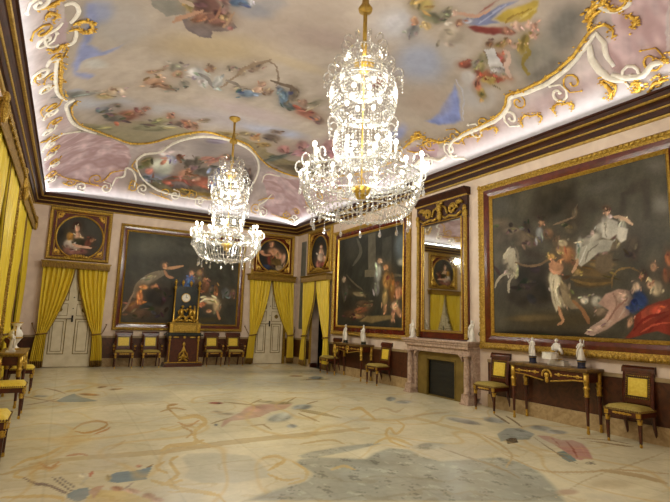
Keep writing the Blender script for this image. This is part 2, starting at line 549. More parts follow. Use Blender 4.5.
# marks of the paintings, the vault and the floor inlay, in metres on their own surfaces
CEILING_OPS = [
('p',[-0.85,6.52,-0.75,16.05,7.26,16.00,7.43,8.64,7.40,3.33,6.63,2.91],(214,196,182),0),
('e',[7.16,7.05,0.02,-1.59,0.26,0.07],(208,182,170),0.7),
('e',[7.14,4.91,-0.02,-1.07,0.23,0.01],(208,182,170),0.7),
('e',[7.08,3.55,0.16,-0.47,0.38,0.23],(208,182,170),0.7),
('e',[-0.47,11.55,0.27,0.54,-0.01,0.98],(208,182,170),0.7),
('e',[0.37,15.16,1.30,0.62,-0.02,1.20],(208,182,170),0.7),
('p',[-0.41,6.99,-0.40,7.07,-0.39,7.16,-0.39,7.25,-0.39,7.32,-0.39,7.39,-0.41,7.44,-0.42,7.49,-0.43,7.55,-0.42,7.62,-0.41,7.70,-0.39,7.79,-0.38,7.89,-0.38,8.00,-0.39,8.12,-0.40,8.25,-0.41,8.37,-0.42,8.48,-0.43,8.59,-0.44,8.70,-0.45,8.81,-0.45,8.94,-0.46,9.06,-0.46,9.20,-0.46,9.34,-0.47,9.49,-0.47,9.64,-0.47,9.80,-0.47,9.95,-0.46,10.07,-0.45,10.19,-0.43,10.29,-0.41,10.38,-0.37,10.47,-0.33,10.57,-0.30,10.65,-0.27,10.73,-0.28,10.81,-0.30,10.88,-0.33,10.96,-0.34,11.08,-0.33,11.25,-0.31,11.46,-0.29,11.70,-0.26,11.93,-0.23,12.13,-0.19,12.32,-0.14,12.51,-0.09,12.72,-0.02,12.92,0.06,13.12,0.14,13.32,0.24,13.51,0.34,13.70,0.46,13.88,0.58,14.03,0.71,14.16,0.84,14.27,0.98,14.37,1.12,14.43,1.25,14.45,1.38,14.41,1.49,14.33,1.60,14.22,1.69,14.11,1.78,13.99,1.86,13.85,1.93,13.70,2.01,13.56,2.09,13.41,2.17,13.26,2.26,13.12,2.35,12.97,2.46,12.81,2.58,12.64,2.70,12.49,2.84,12.40,2.99,12.38,3.17,12.43,3.34,12.49,3.51,12.54,3.67,12.57,3.81,12.60,3.95,12.63,4.09,12.71,4.22,12.82,4.35,12.99,4.49,13.17,4.63,13.35,4.78,13.52,4.93,13.70,5.09,13.86,5.28,14.00,5.48,14.09,5.69,14.15,5.90,14.14,6.08,14.04,6.23,13.85,6.36,13.57,6.47,13.26,6.56,12.94,6.63,12.62,6.69,12.29,6.74,11.97,6.78,11.63,6.83,11.29,6.88,10.94,6.91,10.61,6.94,10.31,6.96,10.05,6.97,9.82,6.97,9.62,6.96,9.44,6.94,9.31,6.91,9.21,6.88,9.12,6.85,9.01,6.83,8.87,6.81,8.72,6.80,8.59,6.82,8.47,6.87,8.38,6.95,8.31,7.01,8.24,7.07,8.15,7.10,8.04,7.12,7.91,7.13,7.79,7.13,7.68,7.11,7.62,7.09,7.58,7.07,7.54,7.05,7.48,7.04,7.40,7.03,7.30,7.03,7.20,7.03,7.09,7.03,6.97,7.03,6.84,7.03,6.71,7.03,6.59,7.03,6.47,7.02,6.36,7.02,6.25,7.00,6.15,6.99,6.07,6.96,5.98,6.93,5.91,6.91,5.84,6.88,5.81,6.85,5.78,6.83,5.76,6.82,5.72,6.81,5.66,6.82,5.60,6.83,5.53,6.83,5.44,6.83,5.35,6.84,5.25,6.84,5.14,6.84,5.03,6.83,4.92,6.82,4.81,6.80,4.71,6.79,4.61,6.77,4.53,6.75,4.45,6.73,4.37,6.71,4.30,6.68,4.23,6.64,4.17,6.61,4.10,6.58,4.05,6.55,4.00,6.54,3.95,6.51,3.90,6.49,3.86,6.46,3.81,6.43,3.77,6.40,3.73,6.36,3.68,6.33,3.65,6.29,3.62,6.25,3.59,6.22,3.56],(188,172,148),0),
('e',[0.34,8.05,0.66,0.08,0.10,1.12],(184,174,156),0.8),
('e',[3.03,6.87,1.60,-1.00,0.55,1.15],(178,160,138),0.8),
('e',[1.94,8.21,1.48,-0.64,0.17,0.73],(190,168,128),0.8),
('e',[5.03,8.11,1.04,-0.73,1.38,2.16],(178,162,142),0.8),
('e',[3.61,6.85,1.06,-0.22,0.16,0.39],(170,150,132),0.8),
('e',[3.31,7.89,1.20,0.01,0.07,0.27],(192,172,138),0.8),
('e',[5.37,6.54,0.57,-0.47,0.65,0.78],(176,178,184),0.8),
('e',[4.38,5.86,0.56,-0.35,0.40,0.52],(190,184,176),0.8),
('e',[5.54,5.92,0.28,-0.26,0.41,0.44],(188,178,160),0.8),
('e',[6.56,6.32,0.23,-0.55,0.33,0.32],(190,182,168),0.8),
('e',[0.04,7.59,0.29,0.11,0.03,0.51],(160,164,178),0.8),
('e',[6.45,4.86,0.33,-0.62,0.53,0.42],(150,142,122),0.8),
('e',[6.28,4.18,0.28,-0.18,0.33,0.43],(126,120,106),0.8),
('e',[6.71,4.87,-0.02,-0.52,0.19,0.01],(140,132,116),0.8),
('p',[-0.18,7.17,0.02,7.32,0.09,8.02,0.02,8.25,-0.03,8.48,0.17,8.87,0.38,8.77,0.61,8.56,0.46,8.93,0.25,9.12,-0.06,9.12,-0.17,9.43,0.14,9.92,-0.06,10.06,-0.32,9.53,-0.35,9.24,-0.27,8.57,-0.18,8.00],(150,156,186),0.4),
('e',[0.07,9.37,0.29,0.16,0.02,0.33],(192,186,170),0.8),
('e',[0.46,8.03,0.38,-0.00,0.07,0.63],(186,174,156),0.8),
('e',[-0.23,10.37,0.27,0.31,0.00,0.21],(175,178,184),0.8),
('e',[0.35,11.37,1.19,0.46,0.05,0.72],(192,188,182),0.8),
('e',[2.80,11.28,2.56,-0.61,0.19,0.86],(192,180,170),0.8),
('e',[3.42,10.46,1.70,-0.00,0.14,0.55],(186,168,156),0.8),
('e',[4.39,11.27,1.32,-0.19,0.15,0.46],(178,180,190),0.8),
('e',[1.54,11.56,0.70,-0.45,0.08,0.47],(190,182,170),0.8),
('e',[6.03,11.22,0.63,-1.19,0.46,0.82],(170,156,148),0.8),
('p',[6.16,6.39,6.52,6.65,6.87,6.93,6.79,7.57,6.56,7.84,6.51,8.50,6.73,9.26,7.07,10.16,6.95,10.47,6.77,9.74,6.58,8.74,6.56,7.97,6.47,7.33],(140,150,190),0.3),
('e',[6.18,7.35,0.35,-0.62,0.37,0.44],(186,166,142),0.8),
('e',[6.49,8.70,-0.06,-0.50,0.21,0.02],(158,160,184),0.8),
('p',[0.69,7.30,0.75,7.51,0.96,7.68,1.26,7.47,1.24,7.08],(146,140,122),0),
('e',[2.23,6.75,0.46,-0.30,0.12,0.33],(150,146,142),0.8),
('e',[2.41,6.47,0.27,-0.17,0.09,0.22],(160,152,142),0.8),
('p',[1.21,7.62,1.39,7.90,1.57,8.00,1.81,7.92,1.78,7.69,1.99,7.56,2.08,7.40,1.97,7.28,1.81,7.32,1.64,7.18,1.45,7.30],(118,104,98),0),
('e',[1.53,7.13,0.26,-0.17,0.11,0.41],(112,78,66),0.55),
('e',[1.74,7.33,0.24,-0.07,0.04,0.23],(132,92,74),0.55),
('e',[1.49,7.46,0.11,-0.17,0.06,0.13],(140,96,70),0.55),
('e',[1.84,7.18,0.09,-0.06,0.05,0.18],(150,116,90),0.55),
('e',[1.27,7.23,0.13,0.06,-0.01,0.16],(140,120,74),0.55),
('p',[1.48,7.20,1.44,7.25,1.39,7.31,1.35,7.37,1.31,7.42,1.26,7.47,1.21,7.52,1.16,7.56,1.12,7.61,1.10,7.66,1.09,7.72,1.10,7.75,1.11,7.78,1.13,7.79,1.14,7.76,1.15,7.73,1.15,7.72,1.16,7.70,1.20,7.67,1.24,7.62,1.29,7.57,1.34,7.51,1.39,7.44,1.43,7.38,1.47,7.31,1.50,7.23],(190,146,112),0),
('p',[1.10,7.17,1.14,7.20,1.19,7.21,1.23,7.22,1.26,7.23,1.29,7.23,1.31,7.24,1.34,7.24,1.36,7.23,1.36,7.18,1.34,7.16,1.32,7.14,1.29,7.13,1.26,7.13,1.23,7.12,1.19,7.12,1.14,7.12,1.10,7.13],(196,172,142),0),
('p',[1.70,6.93,1.68,7.00,1.68,7.07,1.67,7.13,1.66,7.20,1.66,7.26,1.65,7.32,1.64,7.38,1.64,7.44,1.66,7.46,1.68,7.40,1.69,7.35,1.70,7.29,1.71,7.22,1.71,7.15,1.72,7.08,1.72,7.01,1.71,6.94],(160,112,84),0),
('p',[1.94,6.98,1.92,7.02,1.89,7.07,1.88,7.13,1.86,7.19,1.85,7.26,1.85,7.34,1.85,7.42,1.86,7.50,1.88,7.51,1.89,7.43,1.90,7.36,1.90,7.29,1.91,7.22,1.92,7.17,1.93,7.12,1.95,7.06,1.96,7.00],(176,140,106),0),
('e',[1.93,6.74,0.15,-0.09,0.04,0.14],(84,104,126),0.55),
('e',[2.05,6.61,0.04,-0.03,0.06,0.16],(200,196,190),0.55),
('e',[1.76,6.81,0.09,-0.06,0.04,0.14],(120,90,80),0.55),
('e',[1.18,9.59,0.17,-0.21,0.03,0.09],(150,126,98),0.55),
('e',[1.04,9.70,0.10,-0.04,0.01,0.10],(160,120,90),0.55),
('e',[1.19,10.16,0.23,-0.23,0.05,0.21],(178,140,108),0.55),
('e',[1.42,10.24,0.20,0.06,0.01,0.17],(160,122,92),0.55),
('e',[1.47,9.29,0.15,-0.10,0.05,0.24],(140,132,112),0.55),
('e',[1.56,9.55,0.12,-0.08,0.04,0.20],(176,138,108),0.55),
('e',[1.75,9.92,0.12,-0.08,0.04,0.21],(132,124,106),0.55),
('e',[1.58,10.29,0.12,-0.09,0.02,0.12],(120,112,96),0.55),
('e',[1.86,9.31,0.26,0.04,0.02,0.29],(196,190,178),0.55),
('e',[2.07,9.56,0.23,0.20,-0.02,0.29],(188,182,170),0.55),
('e',[2.08,8.99,0.10,-0.06,0.05,0.18],(130,102,80),0.55),
('e',[2.35,9.43,0.12,-0.08,0.10,0.35],(176,172,158),0.55),
('e',[1.27,9.92,0.13,0.09,-0.01,0.16],(196,160,128),0.55),
('e',[2.79,8.40,0.10,-0.20,0.11,0.18],(152,128,102),0.55),
('e',[2.41,8.73,0.11,-0.07,0.04,0.13],(150,134,110),0.55),
('e',[2.61,8.78,0.10,-0.06,0.06,0.18],(158,140,114),0.55),
('p',[2.50,9.62,2.53,9.46,2.55,9.31,2.58,9.16,2.60,9.03,2.62,8.91,2.64,8.80,2.66,8.71,2.69,8.61,2.73,8.51,2.78,8.41,2.83,8.31,2.88,8.23,2.91,8.16,2.94,8.11,2.96,8.05,2.98,8.00,2.96,7.97,2.93,8.01,2.90,8.04,2.87,8.09,2.83,8.15,2.78,8.23,2.73,8.32,2.68,8.42,2.63,8.53,2.60,8.63,2.58,8.73,2.56,8.84,2.55,8.96,2.52,9.10,2.51,9.26,2.49,9.42,2.47,9.59],(150,126,98),0),
('p',[2.94,8.11,2.99,8.13,3.04,8.14,3.09,8.16,3.13,8.21,3.18,8.27,3.23,8.38,3.29,8.49,3.33,8.60,3.37,8.70,3.40,8.80,3.44,8.90,3.47,9.01,3.49,9.01,3.46,8.90,3.44,8.79,3.41,8.69,3.37,8.58,3.32,8.47,3.26,8.35,3.20,8.23,3.14,8.15,3.09,8.10,3.03,8.09,2.98,8.08,2.93,8.08],(140,118,94),0),
('p',[2.47,9.28,2.54,9.31,2.62,9.33,2.69,9.34,2.74,9.35,2.78,9.37,2.80,9.39,2.83,9.42,2.86,9.43,2.87,9.39,2.84,9.34,2.81,9.29,2.78,9.25,2.73,9.22,2.67,9.21,2.60,9.20,2.53,9.22,2.46,9.23],(140,126,108),0),
('p',[1.86,9.34,1.93,9.39,2.01,9.44,2.08,9.48,2.14,9.53,2.20,9.58,2.25,9.64,2.31,9.70,2.36,9.76,2.37,9.71,2.32,9.62,2.27,9.54,2.21,9.47,2.15,9.40,2.08,9.36,2.01,9.32,1.93,9.30,1.86,9.28],(140,132,120),0),
('p',[1.16,10.51,1.21,10.47,1.25,10.42,1.29,10.37,1.34,10.34,1.41,10.33,1.49,10.33,1.58,10.33,1.67,10.31,1.66,10.28,1.57,10.25,1.48,10.24,1.40,10.23,1.32,10.25,1.27,10.28,1.22,10.34,1.19,10.40,1.15,10.47],(130,104,80),0),
('e',[3.10,9.58,0.29,-0.19,0.08,0.21],(118,132,142),0.55),
('e',[3.16,9.01,0.10,-0.07,0.05,0.14],(182,146,116),0.55),
('e',[3.20,9.29,0.12,-0.08,0.08,0.20],(196,160,130),0.55),
('e',[3.40,9.27,0.12,-0.09,0.08,0.20],(150,124,100),0.55),
('e',[3.85,9.38,0.22,0.03,0.11,0.44],(96,112,122),0.55),
('e',[3.64,9.12,0.10,-0.07,0.10,0.25],(120,124,122),0.55),
('e',[3.94,9.09,0.12,-0.08,0.21,0.45],(112,98,80),0.55),
('e',[4.09,9.63,0.23,0.03,0.07,0.24],(88,92,86),0.55),
('e',[4.57,9.77,0.42,0.04,0.10,0.30],(150,98,76),0.55),
('e',[4.30,9.32,0.11,-0.07,0.10,0.22],(152,122,100),0.55),
('e',[4.51,9.24,0.14,-0.37,0.10,0.14],(150,138,112),0.55),
('e',[4.97,9.91,0.31,0.14,0.06,0.24],(128,104,86),0.55),
('e',[2.83,9.44,0.21,-0.13,0.05,0.15],(158,140,116),0.55),
('e',[5.09,7.66,0.15,-0.10,0.16,0.23],(150,76,62),0.55),
('p',[3.25,8.78,3.31,8.81,3.38,8.83,3.44,8.85,3.50,8.86,3.56,8.85,3.61,8.84,3.67,8.83,3.71,8.82,3.77,8.84,3.83,8.88,3.89,8.91,3.96,8.94,3.95,8.89,3.89,8.83,3.82,8.78,3.75,8.73,3.69,8.70,3.62,8.70,3.57,8.71,3.52,8.73,3.47,8.74,3.42,8.74,3.36,8.73,3.30,8.73,3.24,8.73],(110,92,72),0),
('p',[-0.29,12.42,-0.02,12.38,0.33,12.80,0.77,12.67,1.44,12.39,1.93,12.37,2.32,12.34,2.83,12.48,2.58,13.00,2.10,13.59,1.69,14.11,1.25,14.45,0.66,14.16,0.15,13.43],(166,154,114),0.3),
('p',[2.84,12.40,3.49,12.47,4.14,12.67,5.21,13.83,6.09,13.90,6.54,12.90,6.17,12.61,5.59,12.97,4.85,12.77,4.42,12.29,3.70,12.07,3.12,11.96],(150,134,92),0.3),
('e',[-0.14,10.57,0.34,0.26,0.01,0.19],(128,126,112),0.55),
('e',[-0.44,10.29,0.14,0.21,-0.00,0.18],(150,146,130),0.55),
('e',[0.45,10.83,0.19,-0.16,0.05,0.25],(190,166,130),0.55),
('e',[0.31,11.01,0.20,0.08,0.01,0.20],(170,150,104),0.55),
('e',[0.64,10.85,0.13,-0.00,0.03,0.26],(206,184,154),0.55),
('e',[0.36,11.86,0.22,-0.04,0.04,0.30],(126,124,120),0.55),
('e',[0.59,11.66,0.19,0.01,0.02,0.22],(140,128,112),0.55),
('e',[0.87,12.29,0.35,-0.23,0.07,0.47],(150,98,74),0.55),
('e',[0.66,12.45,0.30,0.01,0.03,0.34],(108,100,84),0.55),
('e',[1.15,11.99,0.19,-0.09,0.03,0.22],(140,104,84),0.55),
('e',[1.23,11.62,0.09,-0.05,0.02,0.14],(150,112,92),0.55),
('e',[1.66,12.25,0.31,-0.40,0.07,0.29],(140,130,96),0.55),
('e',[1.82,11.79,0.14,-0.10,0.04,0.22],(170,124,94),0.55),
('e',[2.27,12.07,0.23,0.08,0.03,0.31],(152,100,78),0.55),
('e',[2.49,12.15,0.17,0.34,-0.05,0.22],(146,112,88),0.55),
('e',[2.03,12.15,0.21,-0.03,0.03,0.24],(120,100,82),0.55),
('e',[2.60,11.56,0.19,-0.13,0.04,0.14],(140,122,98),0.55),
('e',[1.51,12.88,0.51,-0.33,0.04,0.26],(140,134,98),0.55),
('e',[0.35,13.11,0.41,0.21,0.02,0.28],(150,142,100),0.55),
('e',[3.77,11.85,0.24,-0.03,0.07,0.25],(140,122,88),0.55),
('e',[4.49,11.71,0.35,-0.01,0.10,0.32],(106,88,72),0.55),
('e',[4.50,12.33,0.21,-0.15,0.10,0.26],(156,128,72),0.55),
('e',[5.08,12.32,0.21,-0.17,0.15,0.35],(176,124,112),0.55),
('e',[4.42,11.26,0.17,-0.12,0.06,0.15],(120,100,82),0.55),
('e',[5.38,11.68,0.19,-0.19,0.18,0.37],(160,116,106),0.55),
('e',[5.58,12.23,0.21,-0.25,0.14,0.30],(182,132,128),0.55),
('e',[5.92,11.07,0.16,-0.28,0.22,0.39],(152,112,104),0.55),
('e',[6.20,11.28,0.13,-0.29,0.14,0.25],(170,120,116),0.55),
('e',[5.20,13.15,0.24,-0.62,0.12,0.22],(106,110,92),0.55),
('e',[5.88,13.45,0.49,-0.45,0.10,0.26],(110,96,70),0.55),
('e',[4.09,11.98,0.15,-0.11,0.09,0.24],(170,130,80),0.55),
('e',[6.24,12.21,0.26,-0.66,0.18,0.34],(140,118,96),0.55),
('e',[3.43,12.09,0.29,-0.03,0.04,0.17],(160,134,70),0.55),
('e',[4.41,5.28,0.18,-0.11,0.14,0.17],(158,138,78),0.55),
('e',[4.25,5.32,0.09,-0.05,0.14,0.17],(140,124,90),0.55),
('e',[4.71,5.43,0.27,-0.06,0.10,0.15],(108,104,76),0.55),
('e',[4.83,5.24,0.09,-0.11,0.11,0.10],(128,122,96),0.55),
('e',[4.67,5.90,0.14,0.02,0.08,0.22],(124,120,110),0.55),
('e',[4.53,5.67,0.06,-0.04,0.08,0.10],(172,128,94),0.55),
('e',[4.76,5.65,0.10,-0.06,0.09,0.10],(180,152,100),0.55),
('e',[5.27,5.58,0.24,-0.18,0.22,0.23],(176,160,134),0.55),
('p',[5.33,5.30,5.42,5.13,5.65,5.05,5.84,4.85,6.00,4.79,6.00,4.95,5.80,5.19,5.55,5.31],(128,58,48),0.2),
('p',[5.09,5.22,5.22,5.07,5.29,4.88,5.34,4.61,5.43,4.41,5.49,4.36,5.49,4.63,5.54,4.91,5.75,4.89,5.57,5.10,5.38,5.23],(126,130,152),0.2),
('p',[5.21,5.06,5.25,4.85,5.29,4.60,5.35,4.47,5.24,4.55,5.16,4.80],(142,66,56),0.2),
('p',[5.53,4.92,5.49,4.69,5.54,4.45,5.61,4.25,5.69,4.17,5.87,4.35,5.90,4.55,5.80,4.78,5.69,4.92],(190,162,66),0.2),
('p',[5.74,4.84,5.73,4.78,5.71,4.73,5.69,4.68,5.68,4.63,5.69,4.57,5.70,4.51,5.72,4.45,5.74,4.38,5.72,4.38,5.70,4.43,5.67,4.49,5.65,4.55,5.64,4.61,5.65,4.67,5.67,4.73,5.70,4.79,5.73,4.84],(150,120,44),0),
('p',[5.78,4.68,5.78,4.63,5.78,4.58,5.78,4.52,5.77,4.47,5.77,4.43,5.78,4.38,5.78,4.34,5.78,4.29,5.76,4.28,5.75,4.33,5.75,4.37,5.74,4.42,5.74,4.46,5.74,4.52,5.74,4.57,5.75,4.62,5.77,4.68],(214,190,100),0),
('p',[5.45,5.12,5.45,5.05,5.45,4.98,5.44,4.91,5.44,4.84,5.44,4.78,5.44,4.71,5.44,4.64,5.44,4.58,5.42,4.57,5.41,4.63,5.40,4.70,5.39,4.76,5.40,4.83,5.40,4.90,5.41,4.97,5.42,5.04,5.44,5.11],(170,172,188),0),
('p',[4.92,5.18,4.97,5.17,5.02,5.15,5.07,5.14,5.11,5.12,5.16,5.10,5.21,5.08,5.26,5.05,5.30,5.01,5.32,4.96,5.33,4.90,5.33,4.84,5.33,4.79,5.29,4.77,5.27,4.82,5.26,4.87,5.25,4.92,5.22,4.95,5.20,4.98,5.15,5.00,5.10,5.02,5.05,5.04,5.01,5.07,4.96,5.09,4.93,5.12,4.89,5.15],(204,158,126),0),
('e',[5.20,5.27,0.09,-0.06,0.09,0.09],(150,110,84),0.55),
('e',[5.27,5.16,0.08,-0.07,0.06,0.06],(170,168,170),0.55),
('e',[4.93,5.15,0.05,-0.03,0.06,0.06],(210,172,144),0.55),
('e',[5.96,4.60,0.06,-0.08,0.08,0.06],(212,172,146),0.55),
('e',[6.04,4.55,0.04,-0.06,0.07,0.06],(190,144,116),0.55),
('e',[6.15,4.68,0.09,-0.05,0.04,0.07],(206,160,132),0.55),
('e',[5.87,4.92,0.07,-0.07,0.07,0.06],(160,112,86),0.55),
('e',[5.88,4.74,0.01,-0.07,0.13,0.04],(206,170,142),0.55),
('e',[6.05,5.09,0.07,-0.08,0.06,0.06],(188,142,112),0.55),
('e',[6.19,4.99,0.06,-0.15,0.06,0.04],(208,168,140),0.55),
('e',[6.03,5.22,0.08,-0.12,0.07,0.07],(140,112,70),0.55),
('e',[5.89,5.33,0.06,-0.07,0.08,0.07],(110,80,58),0.55),
('e',[6.03,5.65,0.00,-0.20,0.14,0.05],(140,128,96),0.55),
('e',[6.04,5.88,0.06,-0.08,0.08,0.08],(150,144,120),0.55),
('e',[5.98,6.01,0.07,-0.10,0.08,0.08],(142,80,60),0.55),
('e',[6.17,5.85,0.07,-0.10,0.13,0.13],(146,132,84),0.55),
('e',[6.35,5.79,0.08,-0.14,0.10,0.10],(150,88,58),0.55),
('e',[6.50,5.74,0.05,-0.18,0.07,0.04],(146,78,54),0.55),
('e',[6.28,6.01,0.05,-0.09,0.15,0.15],(140,76,56),0.55),
('e',[6.45,5.86,0.15,-0.12,0.05,0.08],(164,140,74),0.55),
('e',[6.51,5.54,0.06,-0.09,0.04,0.05],(186,136,104),0.55),
('e',[6.57,6.15,0.01,-0.12,0.13,0.06],(162,138,78),0.55),
('e',[6.43,6.08,0.03,-0.06,0.13,0.12],(176,110,80),0.55),
('e',[6.25,5.42,0.06,-0.10,0.14,0.13],(150,90,66),0.55),
('e',[6.21,4.88,0.05,-0.07,0.20,0.17],(150,128,62),0.55),
('p',[5.93,5.49,6.02,5.34,6.29,5.41,6.42,5.50,6.34,5.73],(206,200,186),0),
('e',[6.36,5.61,0.08,-0.13,0.06,0.05],(150,142,126),0.55),
('e',[6.36,5.61,0.06,-0.10,0.04,0.04],(190,182,166),0.55),
('p',[6.12,5.25,6.17,5.26,6.22,5.26,6.25,5.25,6.27,5.26,6.28,5.28,6.29,5.33,6.32,5.39,6.35,5.45,6.40,5.48,6.45,5.50,6.49,5.51,6.54,5.51,6.54,5.49,6.50,5.46,6.46,5.44,6.42,5.42,6.39,5.39,6.38,5.36,6.36,5.31,6.34,5.25,6.30,5.20,6.24,5.18,6.20,5.19,6.15,5.21,6.11,5.22],(206,174,148),0),
('p',[6.27,4.87,6.30,4.89,6.34,4.91,6.36,4.92,6.38,4.93,6.39,4.96,6.39,5.01,6.41,5.07,6.44,5.13,6.48,5.17,6.54,5.19,6.59,5.19,6.63,5.20,6.65,5.18,6.66,5.15,6.65,5.13,6.65,5.12,6.63,5.11,6.62,5.12,6.62,5.13,6.62,5.13,6.62,5.13,6.58,5.12,6.54,5.11,6.50,5.10,6.48,5.08,6.47,5.06,6.46,5.01,6.45,4.96,6.42,4.90,6.38,4.87,6.35,4.86,6.31,4.85,6.28,4.84],(156,134,64),0),
('e',[6.25,6.14,0.10,-0.16,0.16,0.16],(200,190,174),0.6),
('p',[6.16,6.39,6.22,6.42,6.27,6.44,6.33,6.47,6.40,6.52,6.50,6.60,6.61,6.70,6.73,6.81,6.84,6.91,6.85,6.90,6.74,6.79,6.62,6.68,6.51,6.58,6.41,6.49,6.33,6.44,6.27,6.42,6.22,6.40,6.16,6.38],(200,196,192),0),
('p',[1.56,15.34,1.55,15.27,1.54,15.20,1.53,15.12,1.54,15.05,1.56,14.98,1.59,14.91,1.63,14.84,1.69,14.78,1.77,14.74,1.87,14.70,1.97,14.66,2.06,14.61,2.12,14.50,2.16,14.37,2.19,14.21,2.24,14.04,2.29,13.86,2.34,13.67,2.41,13.50,2.48,13.33,2.57,13.17,2.67,13.01,2.79,12.88,2.91,12.78,3.04,12.71,3.19,12.67,3.34,12.65,3.49,12.65,3.63,12.66,3.77,12.70,3.91,12.75,4.04,12.83,4.17,12.93,4.30,13.06,4.43,13.22,4.55,13.40,4.68,13.62,4.80,13.87,4.91,14.13,5.00,14.35,5.06,14.55,5.10,14.73,5.12,14.89,5.12,15.04,5.12,15.17,5.10,15.28,5.07,15.39,5.01,15.48,4.92,15.55,4.82,15.61,4.69,15.66,4.53,15.71,4.33,15.76,4.09,15.80,3.85,15.84,3.62,15.86,3.41,15.88,3.21,15.88,3.02,15.88,2.84,15.88,2.68,15.87,2.53,15.87,2.39,15.85,2.26,15.82,2.13,15.78,2.02,15.73,1.90,15.67,1.79,15.61,1.56,15.34],(186,170,156),0),
('e',[2.92,13.89,1.14,-0.73,0.23,0.94],(190,176,162),0.55),
('e',[1.80,15.06,0.25,-0.06,0.05,0.28],(120,112,66),0.55),
('e',[2.60,15.72,1.03,-0.06,0.03,0.19],(140,130,96),0.55),
('e',[3.51,15.52,1.58,-0.12,0.06,0.30],(120,104,84),0.55),
('e',[2.18,15.21,0.33,-0.37,0.15,0.20],(176,120,104),0.55),
('e',[2.45,14.79,0.23,0.06,-0.00,0.27],(194,192,196),0.55),
('e',[2.18,15.48,0.53,-0.04,0.02,0.14],(150,150,158),0.55),
('e',[2.65,14.62,0.15,-0.05,0.06,0.26],(120,84,60),0.55),
('e',[2.98,14.73,0.26,-0.08,0.06,0.24],(110,100,84),0.55),
('e',[3.17,14.54,0.16,-0.06,0.07,0.28],(120,110,90),0.55),
('e',[1.97,15.64,0.33,-0.01,0.01,0.07],(196,190,190),0.55),
('e',[2.97,15.30,0.25,-0.10,0.10,0.24],(196,144,112),0.55),
('e',[3.07,15.09,0.13,-0.04,0.05,0.19],(170,120,90),0.55),
('e',[2.72,15.55,0.47,-0.07,0.04,0.17],(160,94,70),0.55),
('e',[3.47,15.39,0.50,0.00,0.03,0.25],(168,104,80),0.55),
('e',[3.33,15.34,0.21,0.04,-0.00,0.12],(204,160,128),0.55),
('e',[3.51,15.06,0.40,-0.10,0.07,0.25],(120,112,96),0.55),
('e',[3.98,15.21,0.28,-0.07,0.10,0.32],(150,150,160),0.55),
('e',[3.98,14.89,0.14,-0.03,0.05,0.16],(92,104,160),0.55),
('e',[3.86,15.46,0.14,-0.03,0.04,0.12],(88,108,170),0.55),
('e',[3.42,14.30,0.25,-0.11,0.04,0.16],(196,140,116),0.55),
('e',[3.68,14.33,0.22,-0.39,0.07,0.14],(186,130,110),0.55),
('e',[3.88,13.96,0.18,-0.11,0.09,0.29],(196,140,118),0.55),
('e',[4.93,14.99,0.25,-0.07,0.20,0.54],(100,86,76),0.55),
('e',[4.57,14.66,0.20,-0.07,0.11,0.32],(150,130,116),0.55),
('e',[3.00,15.78,0.49,-0.04,0.02,0.08],(150,124,60),0.55),
('e',[3.76,15.79,0.43,-0.06,0.02,0.07],(160,130,60),0.55),
('p',[-0.80,13.53,-0.77,13.26,-0.74,13.01,-0.70,12.82,-0.67,12.69,-0.62,12.62,-0.55,12.60,-0.47,12.64,-0.36,12.73,-0.25,12.85,-0.12,13.03,0.04,13.25,0.19,13.47,0.36,13.69,0.53,13.90,0.70,14.09,0.87,14.27,1.04,14.44,1.17,14.59,1.25,14.74,1.29,14.89,1.31,15.03,1.30,15.15,1.27,15.27,1.23,15.40,1.19,15.55,1.15,15.70,1.08,15.82,0.98,15.91,0.86,15.98,0.72,16.02,0.55,16.03,0.36,16.01,0.17,15.97,-0.03,15.92,-0.24,15.83,-0.41,15.70,-0.56,15.55,-0.68,15.37,-0.79,15.11,-0.80,13.53],(202,158,152),0),
('p',[5.47,14.92,5.45,14.75,5.41,14.56,5.45,14.42,5.59,14.39,5.81,14.41,6.00,14.36,6.16,14.23,6.29,14.03,6.39,13.76,6.46,13.42,6.52,13.05,6.59,12.72,6.69,12.45,6.80,12.20,6.92,12.03,7.04,11.92,7.17,11.88,7.27,12.01,7.34,12.42,7.41,13.04,7.44,13.69,7.42,14.27,7.36,14.82,7.25,15.31,7.08,15.66,6.85,15.86,6.59,15.97,6.31,16.05,6.03,16.10,5.85,16.08,5.83,15.97,5.89,15.80,5.95,15.61,5.47,14.92],(200,158,152),0),
('p',[6.25,3.52,6.35,3.55,6.45,3.58,6.53,3.62,6.60,3.65,6.65,3.70,6.70,3.75,6.74,3.81,6.77,3.87,6.82,3.92,6.88,3.95,6.95,3.96,7.01,3.95,7.07,3.93,7.11,3.88,7.15,3.83,7.18,3.75,7.20,3.65,7.21,3.57,7.20,3.51,7.17,3.48,7.15,3.42,7.16,3.35,7.18,3.27,7.15,3.19,7.01,3.10,6.83,3.01,6.63,2.91,6.25,3.52],(202,172,162),0),
('p',[6.88,3.77,6.89,3.72,6.90,3.67,6.90,3.63,6.92,3.59,6.94,3.57,6.96,3.54,6.99,3.53,7.00,3.52,7.02,3.53,7.03,3.56,7.05,3.60,7.07,3.63,7.08,3.63,7.07,3.59,7.06,3.55,7.04,3.51,7.01,3.48,6.98,3.49,6.95,3.51,6.91,3.54,6.89,3.57,6.88,3.62,6.87,3.67,6.87,3.72,6.87,3.77],(178,128,124),0),
('p',[6.59,3.00,6.61,3.02,6.64,3.05,6.67,3.08,6.70,3.10,6.74,3.10,6.77,3.10,6.80,3.10,6.82,3.10,6.84,3.11,6.85,3.13,6.87,3.17,6.89,3.19,6.91,3.18,6.90,3.15,6.88,3.12,6.86,3.08,6.84,3.06,6.80,3.05,6.77,3.06,6.73,3.06,6.71,3.05,6.69,3.04,6.66,3.03,6.63,3.00,6.60,2.99],(178,130,128),0),
